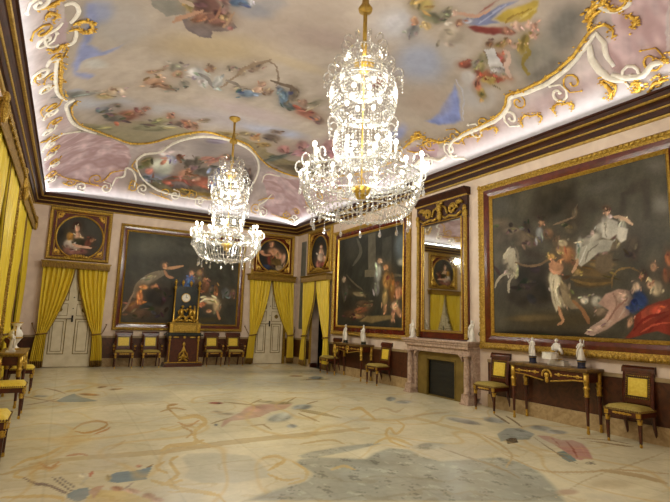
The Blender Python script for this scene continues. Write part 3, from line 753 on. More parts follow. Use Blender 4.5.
('p',[6.81,3.77,6.86,3.75,6.91,3.74,6.96,3.71,7.00,3.69,7.04,3.67,7.09,3.65,7.13,3.63,7.16,3.60,7.15,3.58,7.11,3.59,7.07,3.61,7.03,3.62,6.98,3.64,6.94,3.67,6.89,3.69,6.85,3.72,6.80,3.75],(214,184,176),0),
('p',[-0.62,7.68,-0.48,7.67,-0.41,7.52,-0.39,7.38,-0.36,7.73,-0.36,8.29,-0.48,8.15,-0.62,7.85],(196,170,162),0),
('p',[6.91,8.77,6.92,8.41,6.95,8.01,7.09,7.91,7.19,8.09,7.15,8.46,7.11,8.79],(200,168,164),0),
]
TRIUMPH_OPS = [
('p',[6.970,4.430,3.420,4.380,3.590,1.370,7.030,1.270],(76,72,60),0),
('e',[6.580,4.030,-0.457,-0.086,0.000,-0.329],(84,82,74),0.9),
('e',[6.670,3.650,-0.414,-0.071,0.014,-0.171],(112,98,80),0.9),
('e',[5.430,3.930,-0.614,-0.143,0.014,-0.400],(54,48,36),0.9),
('e',[5.740,3.690,-0.343,-0.071,0.000,-0.271],(58,52,40),0.9),
('e',[5.020,3.540,-0.343,-0.057,0.014,-0.314],(58,52,40),0.9),
('e',[4.500,3.930,-0.400,0.014,-0.029,-0.157],(90,86,76),0.9),
('e',[4.680,3.650,-0.214,-0.043,0.014,-0.200],(66,60,48),0.9),
('e',[3.640,4.060,-0.271,-0.071,0.014,-0.214],(96,92,82),0.9),
('e',[3.610,3.440,-0.186,-0.043,0.014,-0.214],(116,112,102),0.9),
('e',[3.920,3.110,-0.286,-0.043,0.014,-0.214],(84,78,66),0.9),
('p',[4.230,3.670,4.240,3.770,4.080,3.840,4.020,3.920,3.780,3.950,3.680,3.860,3.730,3.200,3.910,3.230,3.910,3.640,4.060,3.640,4.120,3.230,4.300,3.260],(64,58,47),0.3),
('e',[6.520,3.420,-0.229,-0.029,0.000,-0.200],(70,62,52),0.55),
('e',[6.300,3.430,-0.271,-0.043,0.000,-0.114],(110,98,80),0.55),
('e',[6.110,3.280,-0.243,-0.100,0.086,-0.157],(108,94,76),0.55),
('e',[5.970,3.490,-0.100,-0.014,0.000,-0.129],(56,48,38),0.55),
('e',[5.890,3.210,-0.200,-0.029,0.014,-0.186],(96,84,68),0.55),
('e',[5.640,3.520,-0.071,-0.014,0.000,-0.086],(160,120,88),0.55),
('e',[5.630,3.590,-0.100,-0.014,0.000,-0.071],(50,40,30),0.55),
('e',[5.690,3.300,-0.114,-0.029,0.000,-0.171],(128,130,128),0.55),
('e',[5.520,3.280,-0.143,-0.014,0.000,-0.129],(110,84,62),0.55),
('e',[5.360,3.140,-0.114,-0.014,0.000,-0.129],(92,78,60),0.55),
('e',[4.990,3.600,-0.071,-0.014,0.014,-0.157],(104,90,70),0.55),
('e',[5.060,3.320,-0.157,-0.014,0.014,-0.129],(84,74,58),0.55),
('e',[5.230,3.070,-0.114,-0.014,0.000,-0.086],(168,152,122),0.55),
('e',[5.270,2.970,-0.129,-0.014,0.000,-0.086],(150,120,84),0.55),
('e',[5.120,2.850,-0.186,-0.029,0.014,-0.186],(150,104,68),0.55),
('e',[5.000,2.720,-0.114,-0.014,0.000,-0.129],(130,96,64),0.55),
('p',[5.860,4.140,5.630,4.320,5.290,4.380,4.980,4.340,4.730,4.130,4.800,3.760,4.930,3.400,5.210,3.460,5.460,3.340,5.660,3.450,5.830,3.660,5.930,3.880],(48,43,32),1.2),
('e',[5.530,4.100,-0.200,-0.057,0.000,-0.143],(62,56,42),0.8),
('e',[5.180,4.130,-0.171,-0.043,0.000,-0.114],(66,58,44),0.8),
('e',[5.690,3.790,-0.143,-0.029,0.000,-0.114],(58,52,40),0.8),
('e',[5.050,3.720,-0.157,-0.029,0.014,-0.143],(60,52,40),0.8),
('e',[5.340,3.720,-0.171,-0.043,0.000,-0.157],(40,36,27),0.8),
('p',[6.240,2.790,6.030,2.870,5.770,2.790,5.520,2.760,5.450,2.580,5.480,2.290,5.570,2.010,5.720,1.870,5.930,1.980,6.110,1.830,6.290,1.980,6.350,2.250,6.280,2.480],(38,33,25),0.7),
('p',[6.120,3.050,5.890,3.100,5.680,3.000,5.510,2.940,5.560,2.770,5.810,2.790,6.030,2.850],(66,56,44),0.5),
('p',[6.850,3.510,6.640,3.560,6.440,3.450,6.250,3.500,6.060,3.430,6.020,3.120,6.260,3.110,6.470,3.210,6.700,3.160,6.910,3.270],(84,76,64),0.5),
('p',[5.100,2.480,4.710,2.470,4.380,2.420,4.360,2.280,4.750,2.230,5.070,2.290],(86,70,44),0.2),
('p',[4.160,2.980,4.040,3.030,3.930,2.860,3.970,2.620,4.150,2.610],(78,67,52),0.2),
('p',[5.410,3.420,5.350,3.420,5.280,3.420,5.220,3.430,5.170,3.440,5.110,3.450,5.070,3.470,5.020,3.480,4.980,3.510,4.980,3.520,5.030,3.510,5.080,3.500,5.130,3.490,5.180,3.480,5.230,3.470,5.290,3.460,5.350,3.450,5.410,3.430],(124,104,82),0),
('e',[6.710,2.830,-0.286,-0.029,0.000,-0.343],(80,74,62),0.55),
('e',[6.330,3.050,-0.100,-0.071,0.057,-0.071],(176,166,146),0.55),
('e',[6.460,2.930,-0.100,-0.057,0.129,-0.143],(160,150,130),0.55),
('e',[6.340,2.720,-0.171,-0.014,0.000,-0.171],(170,160,138),0.55),
('e',[6.270,2.830,-0.100,-0.014,0.014,-0.143],(150,140,120),0.55),
('e',[5.910,2.570,-0.486,-0.043,0.000,-0.271],(44,38,30),0.55),
('e',[5.600,2.230,-0.414,-0.014,0.000,-0.257],(38,33,25),0.55),
('e',[6.150,2.190,-0.414,0.000,0.014,-0.229],(50,44,34),0.55),
('e',[5.960,2.390,-0.143,0.000,0.000,-0.114],(64,54,42),0.55),
('e',[6.320,2.680,-0.157,-0.057,0.057,-0.171],(166,157,136),0.55),
('p',[6.210,2.690,6.220,2.740,6.230,2.780,6.240,2.820,6.250,2.850,6.260,2.880,6.260,2.910,6.260,2.940,6.260,2.970,6.270,2.990,6.270,3.010,6.280,3.030,6.290,3.060,6.370,3.090,6.400,3.070,6.420,3.050,6.440,3.030,6.450,2.990,6.450,2.950,6.450,2.910,6.440,2.870,6.430,2.820,6.400,2.780,6.370,2.730,6.330,2.700,6.280,2.660],(172,163,142),0),
('p',[6.290,3.110,6.320,3.110,6.350,3.110,6.380,3.110,6.410,3.100,6.440,3.080,6.470,3.070,6.500,3.040,6.520,3.020,6.540,3.000,6.550,2.970,6.550,2.950,6.550,2.930,6.510,2.910,6.490,2.920,6.470,2.930,6.450,2.950,6.440,2.960,6.420,2.980,6.390,2.990,6.370,3.010,6.350,3.020,6.330,3.030,6.310,3.040,6.290,3.050,6.270,3.070],(182,173,152),0),
('p',[6.270,3.120,6.260,3.100,6.250,3.070,6.240,3.040,6.240,3.020,6.230,2.990,6.220,2.960,6.220,2.930,6.220,2.900,6.210,2.870,6.200,2.840,6.190,2.810,6.180,2.780,6.160,2.780,6.160,2.810,6.160,2.840,6.170,2.870,6.170,2.900,6.170,2.930,6.180,2.960,6.180,2.990,6.190,3.020,6.200,3.050,6.220,3.080,6.230,3.100,6.250,3.130],(120,110,94),0),
('e',[6.390,2.650,-0.086,-0.014,0.000,-0.071],(134,124,106),0.55),
('p',[6.370,2.630,6.420,2.640,6.470,2.640,6.530,2.630,6.580,2.620,6.620,2.600,6.660,2.580,6.690,2.550,6.720,2.520,6.740,2.480,6.760,2.440,6.770,2.400,6.790,2.350,6.760,2.350,6.730,2.380,6.710,2.420,6.690,2.460,6.660,2.490,6.640,2.520,6.610,2.540,6.580,2.560,6.550,2.580,6.510,2.590,6.460,2.600,6.410,2.600,6.370,2.610],(170,160,138),0),
('p',[6.280,2.610,6.320,2.580,6.360,2.560,6.390,2.530,6.420,2.500,6.440,2.470,6.450,2.440,6.450,2.410,6.450,2.380,6.450,2.340,6.450,2.310,6.450,2.270,6.440,2.240,6.410,2.240,6.410,2.270,6.400,2.310,6.400,2.340,6.390,2.370,6.390,2.400,6.390,2.430,6.380,2.450,6.370,2.480,6.350,2.500,6.320,2.530,6.290,2.560,6.260,2.590],(170,160,138),0),
('p',[6.270,2.820,6.200,2.790,6.140,2.760,6.070,2.730,6.000,2.710,5.910,2.700,5.830,2.700,5.750,2.710,5.680,2.720,5.620,2.740,5.560,2.770,5.520,2.790,5.470,2.820,5.480,2.840,5.530,2.820,5.590,2.800,5.640,2.780,5.690,2.760,5.760,2.750,5.840,2.750,5.920,2.750,5.990,2.750,6.060,2.770,6.120,2.790,6.190,2.820,6.260,2.840],(112,90,66),0),
('e',[5.460,1.730,-1.386,0.029,0.000,-0.257],(72,62,42),0.8),
('e',[5.940,1.760,-0.743,0.029,0.000,-0.086],(98,84,56),0.7),
('e',[6.170,1.420,-1.014,0.043,0.000,-0.129],(34,29,20),0.55),
('e',[5.150,1.430,-0.614,0.029,0.000,-0.114],(44,38,26),0.55),
('e',[5.460,2.850,-0.100,-0.014,0.014,-0.071],(176,140,82),0.55),
('e',[5.420,2.750,-0.057,-0.014,0.000,-0.057],(204,152,118),0.55),
('e',[5.290,2.640,-0.071,-0.043,0.043,-0.114],(196,140,106),0.55),
('e',[5.450,2.470,-0.114,-0.029,0.029,-0.171],(186,176,150),0.55),
('e',[5.350,2.410,-0.086,0.000,0.000,-0.114],(176,164,136),0.55),
('e',[5.420,2.200,-0.100,0.014,-0.029,-0.214],(168,158,132),0.55),
('e',[5.310,2.040,-0.086,0.029,-0.057,-0.157],(150,138,112),0.55),
('e',[5.220,2.250,-0.100,0.043,-0.100,-0.157],(112,98,76),0.55),
('e',[5.080,2.070,-0.129,-0.071,0.057,-0.086],(96,84,64),0.55),
('p',[5.540,2.750,5.440,2.790,5.280,2.740,5.230,2.630,5.290,2.500,5.430,2.490,5.510,2.600],(194,142,106),0.1),
('p',[5.510,2.530,5.350,2.550,5.300,2.390,5.380,2.250,5.290,1.970,5.400,1.850,5.490,2.050,5.540,2.330],(188,178,152),0.1),
('p',[5.340,2.320,5.190,2.230,5.080,2.060,4.940,1.920,5.130,1.900,5.270,2.010],(132,117,92),0.1),
('p',[5.430,2.470,5.450,2.420,5.460,2.370,5.470,2.310,5.470,2.260,5.460,2.200,5.450,2.130,5.430,2.070,5.410,2.010,5.400,2.010,5.410,2.070,5.430,2.140,5.440,2.200,5.450,2.260,5.440,2.310,5.440,2.360,5.430,2.420,5.430,2.470],(140,130,106),0),
('p',[5.360,2.390,5.370,2.350,5.390,2.310,5.410,2.260,5.410,2.220,5.400,2.170,5.390,2.130,5.370,2.080,5.350,2.040,5.340,2.040,5.360,2.090,5.370,2.130,5.380,2.180,5.390,2.220,5.390,2.260,5.370,2.300,5.360,2.350,5.350,2.390],(214,206,184),0),
('p',[5.530,2.650,5.500,2.610,5.470,2.580,5.440,2.550,5.390,2.530,5.340,2.530,5.300,2.550,5.270,2.580,5.240,2.610,5.250,2.620,5.290,2.610,5.330,2.600,5.360,2.580,5.380,2.580,5.410,2.590,5.440,2.610,5.470,2.640,5.520,2.660],(206,154,120),0),
('p',[5.360,1.970,5.360,1.930,5.360,1.900,5.350,1.860,5.350,1.830,5.330,1.790,5.320,1.760,5.310,1.740,5.310,1.720,5.320,1.710,5.350,1.700,5.380,1.680,5.410,1.650,5.400,1.640,5.360,1.650,5.320,1.660,5.290,1.680,5.260,1.710,5.250,1.750,5.270,1.780,5.280,1.810,5.290,1.840,5.300,1.870,5.310,1.910,5.320,1.940,5.340,1.980],(186,140,104),0),
('p',[5.110,2.060,5.080,2.020,5.040,1.980,5.000,1.950,4.970,1.920,4.940,1.880,4.920,1.830,4.900,1.790,4.880,1.760,4.860,1.730,4.850,1.710,4.840,1.690,4.830,1.670,4.800,1.680,4.800,1.700,4.800,1.730,4.800,1.750,4.810,1.790,4.830,1.820,4.860,1.870,4.880,1.910,4.920,1.960,4.950,1.990,5.000,2.030,5.040,2.060,5.090,2.080],(136,98,66),0),
('e',[4.420,3.510,-0.057,-0.014,0.000,-0.071],(200,158,128),0.55),
('e',[4.430,3.570,-0.071,-0.014,0.000,-0.043],(84,62,44),0.55),
('e',[4.430,3.320,-0.114,-0.043,0.029,-0.157],(178,172,160),0.55),
('e',[4.530,3.230,-0.114,-0.014,0.014,-0.114],(168,164,152),0.55),
('e',[4.170,3.320,-0.086,-0.014,0.014,-0.057],(186,168,144),0.55),
('e',[4.220,3.140,-0.100,-0.043,0.071,-0.157],(164,158,146),0.55),
('e',[4.710,3.060,-0.243,0.071,-0.043,-0.114],(166,160,146),0.55),
('e',[4.930,2.930,-0.071,-0.029,0.043,-0.257],(164,162,150),0.55),
('e',[4.520,2.920,-0.200,-0.014,0.014,-0.171],(120,108,90),0.55),
('e',[4.350,2.980,-0.143,-0.014,0.000,-0.171],(104,92,74),0.55),
('e',[4.050,2.880,-0.143,-0.014,0.014,-0.214],(70,60,48),0.55),
('e',[4.770,2.530,-0.414,-0.086,0.014,-0.100],(98,80,50),0.55),
('e',[4.560,2.640,-0.300,-0.029,0.014,-0.071],(120,100,66),0.55),
('e',[4.990,2.540,-0.114,-0.014,0.000,-0.071],(132,110,70),0.55),
('p',[4.520,3.230,4.430,3.350,4.330,3.360,4.240,3.300,4.260,3.090,4.410,3.000,4.540,3.070],(184,179,166),0.1),
('p',[4.890,2.980,4.710,3.040,4.510,3.060,4.320,3.000,4.410,2.820,4.590,2.810,4.770,2.690,4.910,2.610,5.000,2.680],(168,164,150),0.1),
('p',[4.670,2.800,4.490,2.830,4.330,2.810,4.360,2.500,4.570,2.450,4.700,2.560],(102,88,68),0.2),
('p',[4.270,3.240,4.090,3.160,4.130,2.980,4.230,2.930,4.300,3.030],(188,183,170),0.1),
('p',[4.430,3.320,4.450,3.280,4.470,3.240,4.480,3.200,4.480,3.160,4.480,3.130,4.470,3.100,4.460,3.080,4.450,3.050,4.440,3.060,4.440,3.080,4.450,3.100,4.460,3.130,4.460,3.160,4.450,3.190,4.440,3.230,4.430,3.270,4.430,3.310],(140,134,122),0),
('p',[4.790,2.970,4.820,2.930,4.840,2.890,4.860,2.850,4.880,2.810,4.900,2.780,4.920,2.740,4.930,2.710,4.950,2.680,4.940,2.670,4.920,2.700,4.900,2.730,4.880,2.760,4.860,2.800,4.840,2.840,4.820,2.880,4.800,2.920,4.780,2.960],(204,200,188),0),
('p',[4.580,2.980,4.630,2.960,4.680,2.930,4.730,2.900,4.770,2.870,4.800,2.830,4.820,2.790,4.830,2.750,4.840,2.700,4.830,2.700,4.810,2.740,4.790,2.780,4.770,2.820,4.750,2.850,4.710,2.880,4.670,2.910,4.620,2.940,4.580,2.970],(128,122,108),0),
('e',[4.410,3.480,-0.043,-0.014,0.014,-0.071],(206,164,134),0.55),
('e',[4.400,3.530,-0.057,-0.014,0.000,-0.043],(80,60,42),0.55),
('p',[4.330,3.390,4.290,3.360,4.250,3.350,4.220,3.330,4.190,3.310,4.150,3.290,4.120,3.260,4.080,3.220,4.040,3.190,4.020,3.210,4.050,3.250,4.080,3.290,4.120,3.330,4.160,3.360,4.200,3.380,4.240,3.400,4.280,3.400,4.330,3.410],(196,166,138),0),
('p',[4.970,2.780,4.990,2.750,5.000,2.720,5.010,2.690,5.030,2.660,5.040,2.630,5.060,2.600,5.080,2.570,5.090,2.540,5.070,2.530,5.040,2.550,5.020,2.570,4.990,2.600,4.980,2.640,4.960,2.670,4.950,2.700,4.950,2.740,4.950,2.780],(180,142,112),0),
('p',[4.400,2.250,4.390,2.290,4.390,2.340,4.380,2.390,4.370,2.430,4.350,2.460,4.320,2.490,4.290,2.510,4.260,2.520,4.220,2.530,4.180,2.530,4.140,2.530,4.100,2.530,4.060,2.510,4.030,2.500,3.990,2.480,3.960,2.460,3.950,2.470,3.980,2.490,4.020,2.520,4.050,2.540,4.090,2.550,4.140,2.560,4.180,2.560,4.230,2.560,4.270,2.550,4.310,2.530,4.340,2.510,4.370,2.480,4.390,2.440,4.410,2.400,4.410,2.350,4.410,2.300,4.410,2.250],(118,96,58),0),
('p',[5.110,2.420,5.020,2.380,4.930,2.350,4.840,2.320,4.750,2.300,4.660,2.300,4.560,2.300,4.470,2.320,4.380,2.330,4.390,2.350,4.480,2.350,4.570,2.350,4.660,2.350,4.750,2.350,4.830,2.370,4.920,2.390,5.010,2.420,5.100,2.440],(112,90,50),0),
('e',[4.870,2.070,-0.100,0.000,0.000,-0.086],(206,196,176),0.55),
('e',[4.650,2.030,-0.129,-0.057,0.043,-0.114],(176,170,154),0.55),
('e',[4.600,1.870,-0.129,0.000,0.014,-0.086],(130,112,92),0.55),
('p',[4.660,2.000,4.520,2.170,4.300,2.240,4.120,2.200,4.070,2.050,4.150,1.810,4.360,1.700,4.520,1.570,4.760,1.480,4.910,1.510,4.770,1.640,4.580,1.770,4.490,1.890],(184,150,134),0.1),
('p',[4.910,1.510,4.770,1.640,4.580,1.760,4.420,1.740,4.550,1.590,4.760,1.480],(200,172,156),0),
('p',[4.400,2.180,4.390,2.130,4.370,2.080,4.360,2.040,4.360,1.990,4.370,1.950,4.400,1.890,4.430,1.840,4.450,1.780,4.440,1.770,4.410,1.830,4.370,1.880,4.340,1.940,4.330,1.990,4.330,2.050,4.340,2.090,4.370,2.140,4.390,2.180],(150,116,102),0),
('p',[4.210,2.190,4.210,2.140,4.200,2.090,4.200,2.040,4.200,1.990,4.220,1.950,4.260,1.890,4.290,1.840,4.330,1.780,4.320,1.770,4.280,1.820,4.230,1.880,4.200,1.930,4.170,1.990,4.170,2.040,4.170,2.090,4.190,2.140,4.200,2.190],(208,182,164),0),
('e',[4.240,2.080,-0.129,-0.014,0.014,-0.100],(202,172,152),0.55),
('e',[4.680,1.600,-0.157,0.043,-0.014,-0.071],(196,166,150),0.55),
('p',[4.510,1.710,4.460,1.760,4.420,1.820,4.380,1.870,4.330,1.920,4.290,1.960,4.240,2.000,4.190,2.040,4.150,2.080,4.160,2.090,4.210,2.060,4.260,2.020,4.310,1.990,4.360,1.940,4.400,1.890,4.440,1.830,4.480,1.780,4.520,1.720],(150,112,98),0),
('e',[3.910,2.430,-0.071,-0.014,0.014,-0.100],(70,52,38),0.55),
('e',[3.940,2.410,-0.043,-0.014,0.014,-0.071],(176,130,100),0.55),
('e',[3.770,2.530,-0.057,0.000,0.000,-0.086],(158,120,92),0.55),
('e',[4.030,2.240,-0.071,-0.014,0.014,-0.100],(206,178,150),0.55),
('e',[3.980,2.060,-0.114,0.043,-0.057,-0.171],(42,60,104),0.55),
('e',[4.100,1.930,-0.086,0.000,0.000,-0.114],(44,60,98),0.55),
('e',[3.750,2.220,-0.100,0.000,0.014,-0.143],(172,156,128),0.55),
('e',[3.820,2.280,-0.071,0.000,0.014,-0.086],(190,152,122),0.55),
('e',[3.560,2.640,-0.057,0.000,0.000,-0.143],(150,92,58),0.55),
('e',[3.600,2.400,-0.086,0.000,0.000,-0.143],(110,74,52),0.55),
('p',[4.280,1.460,4.120,1.660,4.110,1.810,3.910,1.970,3.730,2.040,3.540,2.090,3.580,1.510,3.770,1.580,3.980,1.530,4.190,1.460],(132,52,38),0.1),
('p',[3.990,1.870,3.840,1.970,3.650,2.000,3.610,1.900,3.830,1.780,3.970,1.690],(158,70,50),0),
('p',[3.610,1.850,3.660,1.830,3.700,1.800,3.750,1.770,3.790,1.740,3.820,1.700,3.850,1.660,3.880,1.620,3.900,1.580,3.890,1.570,3.850,1.610,3.820,1.640,3.800,1.680,3.760,1.710,3.730,1.740,3.690,1.770,3.650,1.800,3.610,1.830],(112,36,28),0),
('e',[3.770,1.900,-0.129,0.043,-0.014,-0.086],(182,78,56),0.55),
('p',[4.120,1.590,4.060,1.640,4.010,1.680,3.960,1.730,3.900,1.770,3.840,1.790,3.780,1.810,3.720,1.840,3.660,1.860,3.660,1.880,3.730,1.860,3.790,1.850,3.860,1.830,3.920,1.800,3.980,1.760,4.030,1.710,4.080,1.660,4.130,1.600],(120,38,30),0),
('p',[4.010,1.570,3.940,1.600,3.880,1.630,3.830,1.660,3.770,1.680,3.730,1.700,3.680,1.700,3.640,1.710,3.590,1.720,3.590,1.730,3.640,1.730,3.680,1.730,3.730,1.720,3.780,1.710,3.840,1.690,3.890,1.650,3.950,1.620,4.010,1.580],(186,84,60),0),
('e',[4.160,1.720,-0.043,-0.014,0.043,-0.100],(190,146,116),0.55),
]
COURT_OPS = [
('p',[13.340,4.470,9.410,4.410,9.370,1.290,13.270,1.250],(46,46,40),0),
('e',[9.900,3.590,-0.429,-0.057,-0.014,-0.586],(84,92,96),0.8),
('e',[9.850,3.160,-0.300,-0.029,-0.014,-0.157],(128,126,116),0.8),
('e',[12.300,3.760,-0.586,-0.071,-0.043,-0.686],(58,57,50),0.8),
('e',[11.230,4.160,-1.043,-0.143,-0.014,-0.229],(56,55,48),0.8),
('e',[12.640,2.240,-0.486,0.000,-0.029,-0.600],(34,33,28),0.8),
('e',[12.360,2.540,-0.700,-0.029,-0.014,-0.300],(44,42,36),0.8),
('p',[11.490,4.140,11.070,4.130,11.030,2.990,11.440,3.020],(84,80,68),0.1),
('p',[10.770,3.920,10.300,3.940,10.280,2.880,10.740,2.910],(60,59,52),0.1),
('p',[11.600,3.090,10.890,3.030,10.880,2.840,11.600,2.880],(92,86,70),0),
('p',[10.880,2.850,10.730,2.830,10.590,2.820,10.460,2.820,10.320,2.810,10.170,2.800,10.020,2.790,9.870,2.780,9.720,2.770,9.710,2.800,9.860,2.830,10.010,2.860,10.170,2.880,10.320,2.890,10.470,2.900,10.610,2.900,10.750,2.890,10.890,2.880],(84,78,64),0),
('p',[12.120,4.100,12.070,3.980,12.000,3.860,11.940,3.750,11.930,3.660,11.980,3.570,12.080,3.480,12.210,3.380,12.310,3.270,12.250,3.250,12.100,3.330,11.950,3.420,11.830,3.520,11.760,3.630,11.780,3.750,11.850,3.870,11.950,3.990,12.060,4.100],(78,76,66),0),
('e',[10.850,3.280,-0.157,-0.014,0.000,-0.100],(160,132,104),0.55),
('e',[10.930,2.920,-0.214,-0.029,0.043,-0.329],(140,140,132),0.55),
('e',[10.970,2.540,-0.171,-0.014,0.000,-0.271],(112,112,104),0.55),
('e',[10.560,3.090,-0.157,-0.014,-0.014,-0.100],(160,118,82),0.55),
('e',[10.500,2.730,-0.257,-0.014,0.000,-0.314],(150,114,64),0.55),
('e',[10.580,2.250,-0.171,0.000,0.000,-0.314],(150,128,84),0.55),
('e',[10.270,2.500,-0.200,-0.014,-0.014,-0.443],(116,82,44),0.55),
('e',[10.570,1.950,-0.100,0.000,0.000,-0.157],(150,112,82),0.55),
('e',[10.050,2.600,-0.114,0.000,0.000,-0.086],(90,62,44),0.55),
('e',[10.000,2.360,-0.186,-0.029,0.057,-0.214],(176,126,94),0.55),
('e',[10.120,2.030,-0.186,0.000,-0.014,-0.157],(190,160,130),0.55),
('e',[10.210,1.770,-0.100,-0.014,0.057,-0.214],(166,122,92),0.55),
('e',[9.950,1.870,-0.143,0.029,-0.114,-0.171],(150,112,84),0.55),
('e',[9.790,2.430,-0.114,0.000,0.000,-0.143],(150,96,62),0.55),
('e',[12.720,2.550,-0.286,0.000,-0.029,-0.343],(66,62,54),0.55),
('e',[12.800,2.870,-0.143,-0.014,0.000,-0.100],(150,132,108),0.55),
('e',[11.900,2.400,-0.429,-0.057,0.029,-0.086],(122,110,84),0.55),
('e',[11.670,2.130,-0.471,0.000,0.000,-0.100],(80,64,48),0.55),
('e',[11.770,1.930,-0.471,0.043,-0.043,-0.114],(120,76,54),0.55),
('e',[11.460,2.040,-0.286,0.000,0.000,-0.100],(90,76,54),0.55),
('e',[11.930,1.760,-0.429,0.000,0.000,-0.100],(130,96,64),0.55),
('e',[12.440,1.810,-0.400,0.000,0.000,-0.143],(70,52,38),0.55),
('p',[11.970,1.580,11.450,1.790,10.210,1.820,10.200,1.660,11.230,1.540],(112,96,64),0.2),
('p',[12.700,3.040,12.610,2.970,12.510,2.900,12.410,2.830,12.290,2.760,12.150,2.690,12.000,2.620,11.850,2.560,11.700,2.500,11.680,2.510,11.810,2.590,11.950,2.650,12.100,2.720,12.230,2.790,12.340,2.850,12.450,2.920,12.560,2.990,12.670,3.050],(84,76,62),0),
]
BATTLE_OPS = [
('p',[1.240,4.290,5.230,4.500,5.430,1.310,1.460,1.230],(50,49,43),0),
('e',[2.240,3.820,1.043,0.114,0.043,-0.514],(66,66,58),0.9),
('e',[3.880,3.440,0.871,0.086,0.014,-0.343],(56,54,46),0.9),
('e',[4.740,3.660,0.486,0.043,0.029,-0.357],(50,50,46),0.9),
('e',[1.760,2.360,0.414,0.029,0.057,-0.629],(54,50,44),0.9),
('e',[2.750,1.380,1.229,0.043,0.014,-0.157],(44,38,30),0.9),
('e',[4.190,1.490,1.014,0.029,0.014,-0.143],(64,56,38),0.9),
('e',[3.860,3.780,1.014,-0.086,-0.029,-0.200],(60,60,54),0.9),
('p',[1.950,2.100,2.020,2.180,2.070,2.270,2.110,2.350,2.150,2.420,2.210,2.490,2.290,2.560,2.370,2.630,2.460,2.700,2.540,2.750,2.630,2.810,2.730,2.880,2.830,2.960,2.780,3.070,2.660,3.060,2.540,3.040,2.430,3.000,2.310,2.940,2.210,2.870,2.110,2.780,2.020,2.690,1.940,2.590,1.880,2.470,1.860,2.360,1.850,2.250,1.850,2.140],(104,96,82),0),
('e',[2.330,2.720,0.300,0.171,0.071,-0.129],(118,108,92),0.55),
('p',[2.730,3.120,2.790,3.110,2.850,3.100,2.920,3.100,2.990,3.110,3.080,3.130,3.180,3.160,3.270,3.200,3.370,3.240,3.360,3.280,3.260,3.270,3.150,3.250,3.060,3.230,2.970,3.210,2.910,3.200,2.850,3.190,2.790,3.180,2.730,3.160],(150,116,88),0),
('p',[2.720,3.060,2.740,3.000,2.770,2.950,2.800,2.890,2.850,2.850,2.910,2.820,2.960,2.810,3.020,2.810,3.070,2.820,3.080,2.850,3.030,2.880,2.980,2.900,2.940,2.910,2.900,2.930,2.870,2.960,2.840,3.000,2.800,3.050,2.750,3.090],(140,104,78),0),
('e',[2.760,3.210,0.100,0.000,0.014,-0.114],(150,112,84),0.55),
('e',[2.170,2.480,0.171,0.000,0.000,-0.100],(156,112,72),0.55),
('e',[2.500,2.500,0.171,0.014,0.000,-0.100],(150,104,72),0.55),
('e',[2.070,2.190,0.129,0.000,0.014,-0.229],(166,106,66),0.55),
('e',[2.090,2.000,0.171,0.000,0.000,-0.114],(150,92,58),0.55),
('e',[1.870,1.830,0.271,0.114,0.086,-0.200],(86,60,44),0.55),
('e',[2.620,2.180,0.457,0.014,0.029,-0.386],(36,32,27),0.55),
('e',[2.860,2.290,0.200,0.014,0.029,-0.271],(46,38,32),0.55),
('e',[2.180,1.620,0.343,0.014,0.014,-0.186],(70,54,42),0.55),
('e',[2.720,1.700,0.286,0.014,0.029,-0.214],(54,46,38),0.55),
('e',[3.640,3.040,0.100,0.014,0.014,-0.129],(160,120,92),0.55),
('e',[3.630,2.840,0.186,0.000,0.014,-0.200],(74,92,138),0.55),
('e',[3.480,2.630,0.243,0.057,0.043,-0.157],(62,78,114),0.55),
('e',[3.910,3.060,0.143,0.014,0.014,-0.157],(130,100,76),0.55),
('e',[3.890,2.820,0.186,0.014,0.014,-0.243],(84,72,60),0.55),
('e',[4.150,2.600,0.186,0.014,0.014,-0.286],(92,66,48),0.55),
('e',[4.100,2.840,0.086,0.000,0.014,-0.114],(140,100,70),0.55),
('e',[4.500,2.490,0.114,0.014,0.029,-0.243],(116,78,52),0.55),
('e',[4.850,2.470,0.200,0.014,0.014,-0.200],(78,80,80),0.55),
('e',[5.110,2.420,0.129,0.014,0.014,-0.214],(90,74,60),0.55),
('e',[4.360,2.510,0.143,0.014,0.000,-0.157],(70,64,56),0.55),
('e',[4.350,2.140,0.386,-0.014,0.000,-0.157],(158,144,116),0.55),
('e',[4.570,1.940,0.171,0.000,0.014,-0.243],(152,132,102),0.55),
('e',[4.050,2.020,0.157,0.000,0.014,-0.114],(150,96,68),0.55),
('e',[4.310,1.790,0.114,0.014,0.014,-0.071],(170,126,94),0.55),
('e',[3.340,1.860,0.229,0.000,0.029,-0.229],(60,52,44),0.55),
('p',[4.560,1.830,4.570,1.770,4.590,1.700,4.610,1.640,4.620,1.590,4.640,1.560,4.650,1.530,4.670,1.510,4.690,1.500,4.720,1.510,4.720,1.540,4.720,1.560,4.720,1.580,4.700,1.620,4.680,1.670,4.660,1.720,4.630,1.790,4.590,1.840],(150,110,80),0),
('p',[3.990,2.070,4.040,2.090,4.090,2.120,4.140,2.150,4.180,2.160,4.240,2.170,4.310,2.160,4.380,2.160,4.450,2.160,4.450,2.190,4.380,2.210,4.310,2.220,4.240,2.230,4.170,2.230,4.110,2.210,4.060,2.170,4.010,2.140,3.970,2.100],(190,176,150),0),
('p',[1.870,2.310,1.830,2.210,1.790,2.120,1.750,2.020,1.720,1.930,1.680,1.860,1.640,1.800,1.610,1.740,1.580,1.670,1.600,1.660,1.650,1.710,1.690,1.770,1.730,1.830,1.770,1.900,1.810,1.990,1.840,2.090,1.870,2.200,1.900,2.300],(110,92,76),0),
]
